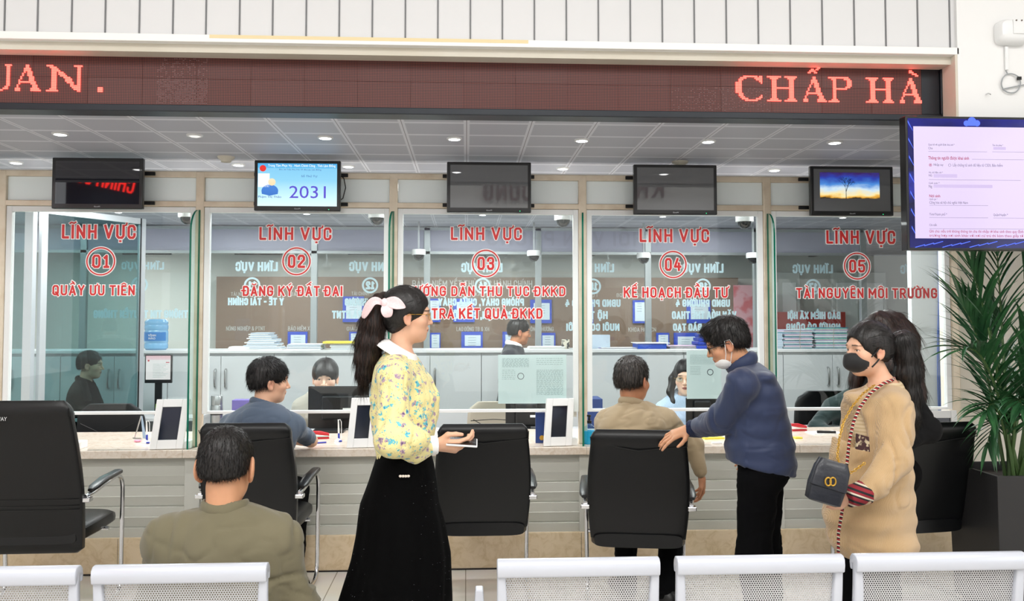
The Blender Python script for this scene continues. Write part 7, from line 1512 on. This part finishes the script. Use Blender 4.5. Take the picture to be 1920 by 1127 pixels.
def beige_man():
    Y = 4.86; hk = 1.12; R = rot(-42, 6); O = A_(1186, 712, Y)
    J = sJ(neck=A_(1186, 770, Y-.03), pelvis=A_(1200, 945, Y-.08), sL=A_(1140, 792, Y+.02), sR=A_(1244, 792, Y-.02), eL=A_(1128, 870, Y+.14), wL=A_(1180, 850, Y+.45), eR=A_(1300, 836, Y+.02), wR=A_(1314, 892, Y-.02)); J['pelvis'][2] = .58; lap(J)
    for s, kx, ax, tx in (('L', 1172, 1172, 1160), ('R', 1262, 1262, 1250)): pass
    J['kL'] = A_(1172, 985, Y+.02); J['kL'][2] = .46; J['aL'] = A_(1175, 1060, Y-.02); J['aL'][2] = .10; J['kR'] = A_(1262, 985, Y+.02); J['kR'][2] = .46; J['aR'] = A_(1250, 1060, Y-.28); J['aR'][2] = .11; J['tR'] = J['aR']+np.array([.05, -.10, -.05]); J['tL'] = J['aL']+np.array([-.03, .12, -.05])
    def ex(F, J): F.ell(J['neck']+np.array([-.01, -.06, -.13]), (.19, .12, .14), None, .08)
    hands = [dict(w=A_(1316, 893, Y-.02), D=(.12, .35, -.9), N=(-.95, .1, 0), thumb='L', k=1.0, curl=(.5, .55, .6, .6), spread=.03), dict(w=J['wL'], D=(.4, .9, 0), N=(0, 0, -1), thumb='R')]
    J['wR'] = A_(1313, 884, Y-.02)
    o = seated('older man seated in a beige jacket, thinning dark hair, gripping the armrest', O, R, hk, J, SKIN['tan'], 'beige_jacket', hands=hands, extra=ex, amp=.011, hairm='hair_grey', hairgrow=.8, st=2600, colkw=dict(blush=.35))
    return o
def polo_man():
    Y = 5.12; hk = 1.10; R = rot(-66, 4, 3); O = A_(506, 714, Y)
    J = sJ(neck=A_(492, 770, Y-.04), pelvis=A_(482, 945, Y-.12), sL=A_(436, 800, Y+.02), sR=A_(546, 800, Y-.02), eL=A_(425, 880, Y+.16), wL=A_(470, 838, Y+.42), eR=A_(583, 838, Y+.30), wR=A_(520, 836, Y+.50)); J['pelvis'][2] = .58; lap(J)
    J['eR'][2] = CT+.055; J['wR'][2] = CT+.045; J['wL'][2] = CT+.05; J['wL'][1] = Y+.45
    def ex(F, J):
        F.ell(J['neck']+np.array([-.01, -.06, -.14]), (.21, .12, .16), None, .08)
    hands = [dict(w=J['wR'], D=(-.7, .7, 0), N=(0, 0, -1), thumb='R'), dict(w=J['wL'], D=(.6, .7, 0), N=(0, 0, -1), thumb='L')]
    Jc = J
    o = seated('man seated in a grey-blue polo shirt looking right, elbow on the counter', O, R, hk, J, SKIN['light'], 'polo', hands=hands, extra=ex, amp=.010, hairgrow=1.3, st=3000, short=True, sl=.028, fore=.048, crown=(.02, -.06, .10), colkw=dict(blush=.3))
    return o
# ================================================================== clerks behind the glass
def clerk_fringe():
    Y = 6.9; hk = 1.22; R = rot(180+4, 6); O = A_(610, 708, Y)
    J = sJ(neck=A_(610, 738, Y+.02), pelvis=A_(610, 880, Y+.08), sL=A_(652, 764, Y), sR=A_(566, 764, Y), eL=A_(664, 815, Y-.05), wL=A_(636, 822, Y-.22), eR=A_(556, 815, Y-.05), wR=A_(584, 822, Y-.22)); J['pelvis'][2] = .58; lap(J, (0, -1), .05, .2)
    o = seated('clerk with a black fringe looking over her screen, in a beige blazer', O, R, hk, J, SKIN['pale'], 'blazer_beige', hairst='fringe', fem=True, b=.95, st=0, sl=.05, crown=(0, -.02, .11), fore=.04, amp=.006, hairgrow=1.25, nape=-.09, colkw=dict(blush=.4, brow=True), hpar=.0015)
    mb = MB()
    for s in (-1, 1): mb = MB(); mb.ell(tuple(O+R@(np.array([s*.078, .0, -.045])*hk)), (.006, .006, .008), 10, 8); mb.build('earring', 'pearl', o, smooth=True)
    return o
def clerk_glasses():
    Y = 6.75; hk = 1.18; R = rot(180-22, 2, 3); O = A_(1287, 708, Y)
    J = sJ(neck=A_(1282, 746, Y+.03), pelvis=A_(1282, 890, Y+.08), sL=A_(1322, 770, Y+.02), sR=A_(1246, 770, Y), eL=A_(1334, 820, Y-.05), wL=A_(1306, 830, Y-.2), eR=A_(1236, 820, Y-.05), wR=A_(1262, 830, Y-.2)); J['pelvis'][2] = .58; lap(J, (0, -1), .05, .2)
    o = seated('clerk with glasses and a ponytail in a pale blue striped shirt', O, R, hk, J, SKIN['pale'], 'blue_stripe', hairst='tied', fem=True, b=.95, st=0, sl=.05, crown=(0, -.08, .04), fore=.048, amp=.006, hairgrow=1.2, nape=-.075, colkw=dict(blush=.3, lips='#9C5650'), hpar=.0015)
    glasses(o, O, R, hk, 'gold', .0008)
    F = Field(A_(1262, 735, Y)-.2, A_(1262, 735, Y)+.2, .006); P = [A_(1272, 690, Y+.06), A_(1262, 710, Y+.04), A_(1257, 735, Y-.0), A_(1262, 752, Y-.05), A_(1268, 764, Y-.07)]
    for a, b_, r1, r2 in zip(P[:-1], P[1:], (.03, .034, .028, .016), (.034, .028, .016, .006)): F.cone(a, b_, r1, r2, .02)
    garment(o, 'ponytail', F, 'hair_black', lambda P, N: .003*vnoise(P, (40, 40, 5), 3))
    mb = MB(); mb.ell(tuple(O+R@(np.array([.078, .0, -.045])*hk)), (.006, .006, .008), 10, 8); mb.build('earring', 'pearl', o, smooth=True)
    return o
def suit_man():
    Y = 7.5; hk = .96; R = rot(-82, 8); O = A_(974, 622, Y)
    J = sJ(neck=A_(963, 655, Y), pelvis=A_(958, 770, Y), sL=A_(963, 672, Y+.17), sR=A_(955, 672, Y-.17), eL=A_(965, 740, Y+.2), wL=A_(985, 790, Y+.15), eR=A_(950, 740, Y-.19), wR=A_(970, 785, Y-.15), hL=A_(958, 790, Y+.08), hR=A_(958, 790, Y-.08))
    J['kL'] = J['hL']+np.array([.05, 0, -.42]); J['kR'] = J['hR']+np.array([0, 0, -.42]); 
    for s in 'LR': J['k'+s][2] = .47; J['a'+s] = J['k'+s]+np.array([-.04, 0, -.38]); J['t'+s] = J['a'+s]+np.array([.14, 0, -.05])
    o = seated('man in a dark suit walking right behind the glass of window 03', O, R, hk, J, SKIN['tan'], 'suit_dark', st=600, collarm='white_cloth', trous='suit_dark')
    return o
def dark_clerk():  # solid figure placed where the door glass mirrors a clerk
    Y = 7.62; hk = 1.0; R = rot(-80, 4); O = A_(170, 684, Y)
    J = sJ(neck=A_(158, 722, Y), pelvis=A_(150, 860, Y), sL=A_(160, 745, Y+.15), sR=A_(150, 745, Y-.16), eL=A_(185, 790, Y+.15), wL=A_(225, 765, Y+.1), eR=A_(180, 795, Y-.17), wR=A_(222, 768, Y-.1)); J['pelvis'][2] = .58; lap(J, (1, 0), .06, .40)
    o = seated('person in black standing in for a clerk mirrored in the tinted glass door', O, R, hk, J, SKIN['light'], 'sweater_black', st=300, fem=True, hairst='tied', crown=(0, -.08, .04)); return o
def green_clerk():
    Y = 6.62; hk = 1.05; R = rot(160, 15); O = A_(1625, 700, Y)
    J = sJ(neck=A_(1606, 745, Y+.05), pelvis=A_(1600, 880, Y+.12), sL=A_(1645, 765, Y+.03), sR=A_(1562, 765, Y+.03), eL=A_(1655, 820, Y-.05), wL=A_(1620, 815, Y-.2), eR=A_(1530, 800, Y-.05), wR=A_(1560, 812, Y-.2)); J['pelvis'][2] = .58; lap(J, (0, -1), .05, .2)
    o = seated('person in dark green bending at the desk of window 05, hidden behind the masked woman', O, R, hk, J, SKIN['light'], 'green_dark', st=300); return o
# ================================================================== two women passing on the right
def masked_woman():
    Y = 3.5; hk = .93; R = rot(100, 3, 0); O = A_(1627, 655, Y)
    J = sJ(neck=A_(1660, 728, Y), pelvis=A_(1640, 930, Y), sL=A_(1676, 764, Y-.16), sR=A_(1650, 762, Y+.17), eL=A_(1676, 862, Y-.20), wL=A_(1618, 925, Y-.24), eR=A_(1620, 870, Y+.2), wR=A_(1590, 930, Y+.1), hL=A_(1640, 950, Y-.08), hR=A_(1635, 950, Y+.08))
    J['kL'] = A_(1640, 1090, Y-.07); J['kR'] = A_(1608, 1090, Y+.08); J['kL'][2] = .46; J['kR'][2] = .46; J['aL'] = J['kL']+np.array([.12, 0, -.35]); J['aR'] = J['kR']+np.array([-.04, 0, -.37]); J['tL'] = J['aL']+np.array([-.13, 0, -.07]); J['tR'] = J['aR']+np.array([-.15, 0, -.05])
    hands = [dict(w=A_(1598, 932, Y-.25), D=(-.95, .1, .15), N=(0, .9, -.2), thumb='R', k=.85, curl=(.5, .55, .6, .6), spread=.03), dict(w=J['wR'], D=(-.6, -.2, -.7), N=(0, 0, -1), thumb='R', k=.85)]
    o = make_body('woman in a black face mask and tan cardigan walking left with a quilted bag', J, (O, R), hk, SKIN['light'], True, .95, hands, armr=(.042, .034, .024), neck=(.044, .048)); eyes(o, O, R, hk)
    g = lambda x, y, z: O+R@(np.array([x, y, z])*hk)
    # black mask
    F = Field(O-.17, O+.17, .0042); F.ell(g(0, .052, -.052), np.array([.062, .062, .054])*hk, R, .01); F.cone(g(0, .102, -.020), g(0, .106, -.06), .012, .014, .03); F.ell(g(0, .0, -.04), np.array([.062, .09, .10])*hk, R, .004, 's'); F.cut(g(0, .012, 0), -R[:, 1], .004); F.cut(g(0, .09, -.008), unit(R[:, 2]+R[:, 1]*.2), .006); mk = garment(o, 'face_mask', F, 'mask_black' if 'mask_black' in M else mat('mask_black', '#0B0B0D', .7, sheen=.2))
    for s in (-1, 1):
        for z0, z1 in ((-.03, .012), (-.075, -.030)): mb = MB(); mb.tube([tuple(g(s*.064, .030, z0)), tuple(g(s*.076, .012, (z0+z1)/2)), tuple(g(s*.080, -.006, z1))], .0035*hk, 6); mb.build('ear_loop', 'mask_black', mk, smooth=True)
    # knitted top, then cardigan open in front
    lo, hi = jbounds([J[q] for q in ('neck', 'pelvis', 'sL', 'sR')], .2); F = Field(lo, hi, .008); put_torso(F, J, .95, True, .012, .05, sh=.036, slim=.9); F.ell(J['neck']+np.array([-.02, -.01, .05]), (.07, .065, .07), None, .01, 's'); F.cut(J['pelvis']+np.array([0, 0, -.05]), (0, 0, -1)); garment(o, 'knit_top', F, 'knit_top', fold_disp(.004, (5, 5, 5), 4, .001))
    def outline(y): return np.interp(y, [730, 760, 800, 860, 952, 1013, 1043], [1600, 1572, 1562, 1556, 1541, 1553, 1574]), np.interp(y, [730, 760, 800, 862, 942, 1020, 1043], [1700, 1706, 1706, 1707, 1711, 1715, 1712])
    lo, hi = A_(1530, 1060, Y)-np.array([.05, .42, .05]), A_(1730, 690, Y)+np.array([.05, .38, .05]); F = Field(lo, hi, .0075)
    for q in ('sL', 'sR'): F.cone(J['neck']-np.array([0, 0, .02]), J[q], .066, .062, .05)
    slab_torso(F, [(y, *outline(y)) for y in (745, 775, 810, 850, 890, 930, 970, 1010, 1045)], Y, lambda y: .165 if y < 860 else .20, .04)
    F.cone(J['sL'], J['eL'], .064, .070, .022); F.cone(J['eL'], A_(1642, 908, Y-.245), .070, .050, .02); F.cone(A_(1642, 908, Y-.245), A_(1618, 925, Y-.25), .050, .042, .015); F.cone(J['sR'], J['eR'], .06, .06, .04)
    F.cut(A_(1640, 1042, Y), (0, 0, -1), .01)
    # V opening along the front
    F.ell(J['neck']+np.array([-.02, -.01, .075]), (.075, .07, .075), None, .02, 's')
    F.ell(A_(1568, 768, Y), (.056, .20, .19), rot(0, 0, -24), .015, 's')
    garment(o, 'cardigan', F, 'cardigan', fold_disp(.014, (4, 4, 2.4), 31, .001))
    # striped band along the neckline, cuff, pocket patch
    pts = [(1680, 706, .06), (1674, 712, -.06), (1656, 719, -.115), (1632, 737, -.13), (1612, 764, -.152), (1600, 792, -.150), (1592, 830, -.146), (1587, 880, -.160), (1582, 940, -.172), (1572, 1000, -.135), (1572, 1035, -.11)]
    mb = MB(); mb.tube([tuple(A_(x, y, Y+d)) for x, y, d in pts], [.006]*11, 10, sx=1.0); mb.build('neck_trim', 'trim_stripe', o, smooth=True)
    a, b_ = A_(1626, 921, Y-.252), A_(1588, 933, Y-.262); F = Field(np.minimum(a, b_)-.09, np.maximum(a, b_)+.09, .0045); F.cone(a, b_, .047, .040, .004); d = unit(b_-a); F.cut(b_, d); F.cut(a, -d); garment(o, 'cuff', F, 'cuff_stripe', fold_disp(.002, (12, 12, 12), 3, .001))
    p = [A_(x, y, Y-.215) for x, y in ((1606, 813), (1628, 819), (1630, 847), (1604, 842))]; mb = MB(); mb.add([tuple(q) for q in p], [(0, 1, 2, 3)]); q = mb.build('patch', 'patch_dark' if 'patch_dark' in M else mat('patch_dark', '#3A1C1E', .8, noise=(60, '#B9A88A', .5, .56)), o); solid(q, .012)
    mat('rib_knit', '#C9A676', .9); 
    lo, hi = jbounds([J[q] for q in ('kL', 'kR', 'aL', 'aR', 'hL', 'hR')], .14); F = Field(lo, hi, .009)
    for s in ('L', 'R'): put_leg(F, J, s, (.012, .012, .010), r=(.080, .050, .034))
    F.cut((0, 0, .07), (0, 0, -1)); F.cut(A_(1640, 1005, Y), (0, 0, 1)); garment(o, 'leggings', F, 'trousers_black')
    for s in ('L', 'R'): shoe(o, J['a'+s], J['t'+s])
    # hair pulled back into a long ponytail
    F = Field(O-.2, O+.18, .0045); hair_cap(F, O, R, hk, 'tied', 1.3, .040, -.07); F.ell(O+R@(np.array([0, .118, -.028])*hk), np.array([.088, .088, .096])*hk, R, .005, 's')
    for s in (-1, 1): F.ell(g(s*.05, .0, .03), np.array([.034, .055, .055])*hk, R, .02); F.ell(g(s*.086, .004, -.020), np.array([.020, .022, .030])*hk, R, .004, 's')
    me = F.mesh('hair', None, hair_disp(O, R, hk, .0024, (0, -.09, .03)), 1); link_mesh('hair', me, 'hair_black', o, smooth=True); strands(o, me, O, R, hk, 1200, .035, lambda q: unit(np.array([0, -.1, .03])-q), .07, 'hair_black', .0007, 9)
    F = Field(A_(1695, 710, Y)-.3, A_(1695, 710, Y)+.3, .006); P = [(1676, 645, .03), (1692, 640, .042), (1700, 665, .047), (1702, 700, .048), (1704, 740, .042), (1708, 780, .032), (1712, 806, .010)]
    for a, b_ in zip(P[:-1], P[1:]): F.cone(A_(a[0], a[1], Y), A_(b_[0], b_[1], Y), a[2], b_[2], .02)
    me = F.mesh('ponytail', None, lambda P, N: .007*vnoise(P, (38, 38, 3.0), 3)+.003*vnoise(P, (90, 90, 5), 4), 1); link_mesh('ponytail', me, 'hair_black', o, smooth=True); strands(o, me, O, R, hk, 1800, .07, lambda q: np.linalg.inv(R)@np.array([.05, 0, -1]), .03, 'hair_black', .0008, 8)
    # the quilted bag on its chain
    Yb = Y-.30; mat('quilted', '#151924', .42, bump=(26, .6, .006), coat=.15); b0 = A_(1552, 902, Yb); bg = thing('shoulder_bag', tuple(b0), 'small dark quilted shoulder bag with gold emblem on a gold chain', 'bag'); Rb = rot(0, 0, 14)
    TB = Matrix.Translation(b0) @ Matrix.Rotation(math.radians(16), 4, 'Y') @ Matrix.Rotation(math.radians(-12), 4, 'Z')
    mb = MB(); mb.T = TB; loft(mb, [((0, 0, -.085), .050, .018, X_, Y_, 5), ((0, 0, -.078), .064, .034, X_, Y_, 5), ((0, 0, -.02), .068, .042, X_, Y_, 5), ((0, 0, .05), .060, .040, X_, Y_, 5), ((0, 0, .072), .050, .024, X_, Y_, 5)], 40); mb.build('bag_body', 'quilted', bg, smooth=True)
    mb = MB(); mb.T = TB; loft(mb, [((0, -.022, -.030), .058, .016, X_, Y_, 5), ((0, -.022, -.022), .068, .024, X_, Y_, 5), ((0, -.016, .05), .064, .030, X_, Y_, 5), ((0, -.004, .080), .052, .026, X_, Y_, 5)], 40); mb.build('flap', 'quilted', bg, smooth=True)
    c = np.array(TB @ Vector((-.002, -.052, .004))); 
    for dx in (-.009, .009): mb = MB(); mb.tube([(c[0]+dx+.011*math.cos(t), c[1], c[2]+.015*math.sin(t)) for t in [2*PI*q/20 for q in range(20)]], .0032, 8, closed=True); mb.build('emblem', 'gold', bg, smooth=True)
    def chain(pl, nm='chain'):
        P = [A_(x, y, Y+d) for x, y, d in pl]; L = [0]
        for a, b_ in zip(P[:-1], P[1:]): L.append(L[-1]+np.linalg.norm(b_-a))
        n = int(L[-1]/.011); mb = MB()
        for i in range(n):
            t = L[-1]*(i+.5)/n; j = min(int(np.searchsorted(L, t))-1, len(P)-2); p = P[j]+(P[j+1]-P[j])*((t-L[j])/(L[j+1]-L[j])); d = unit(P[j+1]-P[j]); s = unit(np.cross(d, (0, 1, 0))) if i % 2 else np.array([0, 1.0, 0]); mb.tube([tuple(p+d*.008*math.cos(a)+s*.0045*math.sin(a)) for a in [2*PI*q/10 for q in range(10)]], .0016, 6, closed=True)
        mb.build(nm, 'gold', bg, smooth=True)['kind'] = 'stuff'
    chain([(1640, 722, -.12), (1618, 738, -.16), (1598, 762, -.18), (1582, 790, -.21), (1574, 820, -.24), (1570, 856, -.30), (1578, 886, -.345)]); chain([(1580, 892, -.34), (1600, 884, -.32), (1622, 868, -.30)])
    return o
def brown_haired_woman():
    Y = 3.95; hk = .98; R = rot(88, 6, 0); O = A_(1650, 640, Y)
    J = sJ(neck=A_(1668, 700, Y), pelvis=A_(1655, 890, Y), sL=A_(1690, 725, Y-.17), sR=A_(1672, 725, Y+.17), eL=A_(1738, 806, Y-.19), wL=A_(1690, 832, Y-.25), eR=A_(1690, 820, Y+.2), wR=A_(1640, 830, Y+.1), hL=A_(1655, 905, Y-.08), hR=A_(1652, 905, Y+.08))
    J['kL'] = A_(1645, 1060, Y-.07); J['kR'] = A_(1655, 1060, Y+.08)
    for s in 'LR': J['k'+s][2] = .47; J['a'+s] = J['k'+s]+np.array([.03, 0, -.38]); J['t'+s] = J['a'+s]+np.array([-.14, 0, -.05])
    o = seated('woman with long brown hair in a black sweater walking beside the masked woman', O, R, hk, J, SKIN['light'], 'sweater_black', fem=True, b=.9, hairst='tied', hairm='hair_brown', hairgrow=1.5, st=1000, sl=.04, crown=(0, -.02, .12), nape=-.1, armg=.012, amp=.010)
    F = Field(A_(1670, 680, Y)-.42, A_(1670, 680, Y)+.42, .008)
    for s, pl in ((1, [(1668, 600, .07, .05), (1690, 640, .0, .075), (1700, 690, -.04, .07), (1712, 740, -.08, .055), (1724, 772, -.10, .028)]), (2, [(1650, 604, -.05, .05), (1668, 640, -.07, .055), (1672, 690, -.10, .05), (1680, 740, -.14, .04)]), (3, [(1635, 610, .06, .045), (1618, 660, .08, .04), (1606, 710, .08, .035), (1598, 745, .06, .02)])):
        for a, b_ in zip(pl[:-1], pl[1:]): F.cone(A_(a[0], a[1], Y+a[2]), A_(b_[0], b_[1], Y+b_[2]), a[3], b_[3], .03)
    F.ell(A_(1676, 640, Y+.02), (.075, .10, .13), None, .04)
    me = F.mesh('long_hair', None, lambda P, N: .007*vnoise(P, (30, 30, 2.5), 3)+.003*vnoise(P, (80, 80, 5), 4), 1); link_mesh('long_hair', me, 'hair_brown', o, smooth=True); strands(o, me, O, R, hk, 1800, .08, lambda q: np.linalg.inv(R)@np.array([.1, 0, -1]), .03, 'hair_brown', .0008, 18)
    return o
olive_man(); floral_woman(); leaning_man(); beige_man(); polo_man(); clerk_fringe(); clerk_glasses(); suit_man(); dark_clerk(); green_clerk(); masked_woman(); brown_haired_woman()
# ------------------------------------------------------------------ potted palm at the right
mat('planter_dark', '#2B2A2B', .5, bump=(60, .2, .002)); mat('soil', '#2A2019', .95)
m = mat('palm_leaf', '#1F4A2C', .38, noise=(7, '#3B7040', .35, .75), spec=.5); mat('palm_stem', '#4E6B3A', .5); mat('palm_tip', '#6E5A35', .7)
YP = 4.35; p = W(1950, 900, YP); px_, zt_ = p[0], W(1900, 893, YP)[2]; x0_ = W(1871, 950, YP)[0]; hw_ = px_-x0_; px_ = x0_+hw_
pp = thing('potted_palm', (px_, YP+hw_, 0), 'tall palm with long drooping leaflets in a dark square planter at the right edge', 'potted plant')
mb = MB(); t_ = .02; yc = YP+hw_; h0 = hw_*.93
mb.add([(px_-h0, yc-h0, 0), (px_+h0, yc-h0, 0), (px_+h0, yc+h0, 0), (px_-h0, yc+h0, 0), (px_-hw_, yc-hw_, zt_), (px_+hw_, yc-hw_, zt_), (px_+hw_, yc+hw_, zt_), (px_-hw_, yc+hw_, zt_),
        (px_-hw_+t_, yc-hw_+t_, zt_), (px_+hw_-t_, yc-hw_+t_, zt_), (px_+hw_-t_, yc+hw_-t_, zt_), (px_-hw_+t_, yc+hw_-t_, zt_), (px_-hw_+t_, yc-hw_+t_, zt_-.06), (px_+hw_-t_, yc-hw_+t_, zt_-.06), (px_+hw_-t_, yc+hw_-t_, zt_-.06), (px_-hw_+t_, yc+hw_-t_, zt_-.06)],
       [(3, 2, 1, 0)]+[(i, (i+1) % 4, 4+(i+1) % 4, 4+i) for i in range(4)]+[(4+i, 4+(i+1) % 4, 8+(i+1) % 4, 8+i) for i in range(4)]+[(8+i, 8+(i+1) % 4, 12+(i+1) % 4, 12+i) for i in range(4)])
mb.build('planter', 'planter_dark', pp, bevel=.004); MB().box((px_-hw_+t_, yc-hw_+t_, zt_-.07), (px_+hw_-t_, yc+hw_-t_, zt_-.05)).build('soil', 'soil', pp)
rng = np.random.RandomState(11)
def leaflet(mb, base, d, L, w, droop, up=np.array([0, 0, 1.0])):
    n = 6; P = []; p = np.array(base, float); dd = unit(d)
    for i in range(n+1): P.append(p.copy()); p = p+dd*L/n; dd = unit(dd+np.array([0, 0, -droop/n*(.5+i/n)]))
    vs = []
    for i, q in enumerate(P):
        t = unit(P[min(i+1, n)]-P[max(i-1, 0)]); s_ = np.cross(t, up); s_ = unit(s_) if np.linalg.norm(s_) > 1e-3 else np.array([1, 0, 0]); v = i/n; ww = w*(math.sin(PI*min(1, v*.9+.12))**.7)*(1-v**3); nn = np.cross(s_, t); vs += [tuple(q-s_*ww/2+nn*ww*.18), tuple(q), tuple(q+s_*ww/2+nn*ww*.18)]
    mb.add(vs, [(3*i+k, 3*i+k+1, 3*i+k+4, 3*i+k+3) for i in range(n) for k in (0, 1)])
def frond(base, tip, sag, n=22, L=.36, w=.020, lab=None, spread=1.0):
    base, tip = np.array(base, float), np.array(tip, float); mid = (base+tip)/2+np.array([0, 0, sag]); C_ = arc(base, mid, tip, 20); C_ = [np.array(c) for c in C_]; st = MB(); st.tube([tuple(c) for c in C_], [.009*(1-.8*i/20)+.0012 for i in range(21)], 6)
    fo = st.build('frond_stem', 'palm_stem', pp, smooth=True); mb = MB()
    for i in range(n):
        t = .26+.74*i/(n-1); j = min(int(t*20), 19); f = t*20-j; p = C_[j]+(C_[j+1]-C_[j])*f; ax_ = unit(C_[j+1]-C_[j]); sd = unit(np.cross(ax_, (0, 0, 1))+1e-6)
        for s in (-1, 1):
            d = ax_*(.62+.5*t)+sd*s*(.85-.35*t)*spread+np.array([0, 0, .12])+rng.normal(0, .08, 3); leaflet(mb, p, d, L*(1-.45*abs(t-.45))*rng.uniform(.8, 1.1), w*rng.uniform(.85, 1.15), rng.uniform(.5, 1.25))
    leaflet(mb, C_[-1], C_[-1]-C_[-2], L*.7, w, .5); me = mb.mesh('leaflets', fix=False); o = link_mesh('leaflets', me, 'palm_leaf', fo, world=False); o.location = (0, 0, 0); me.transform(Matrix.Translation(-Vector(pp.location))); o['kind'] = 'stuff'; return fo
b0 = np.array([px_-.02, yc-.05, zt_-.05])
def tipp(px, py, dy): return W(px, py, yc+dy)
for k, (px, py, dy, sag, n, L) in enumerate([(1822, 505, -.20, .30, 15, .42), (1806, 575, -.05, .34, 15, .42), (1812, 655, -.28, .40, 15, .38), (1870, 480, .12, .25, 15, .42), (1935, 450, -.1, .2, 14, .42), (1990, 540, -.3, .3, 14, .4), (2040, 640, .1, .35, 14, .4),
        (1850, 770, -.30, .34, 15, .30), (1852, 830, -.14, .42, 14, .26), (1915, 760, -.38, .34, 14, .30), (2010, 760, -.35, .35, 14, .3), (1850, 600, .20, .3, 14, .38), (1950, 640, .28, .3, 14, .36)]):
    frond(b0+np.array([rng.uniform(-.05, .05), rng.uniform(-.05, .05), 0]), tipp(px, py, dy), sag, n, L, .028)
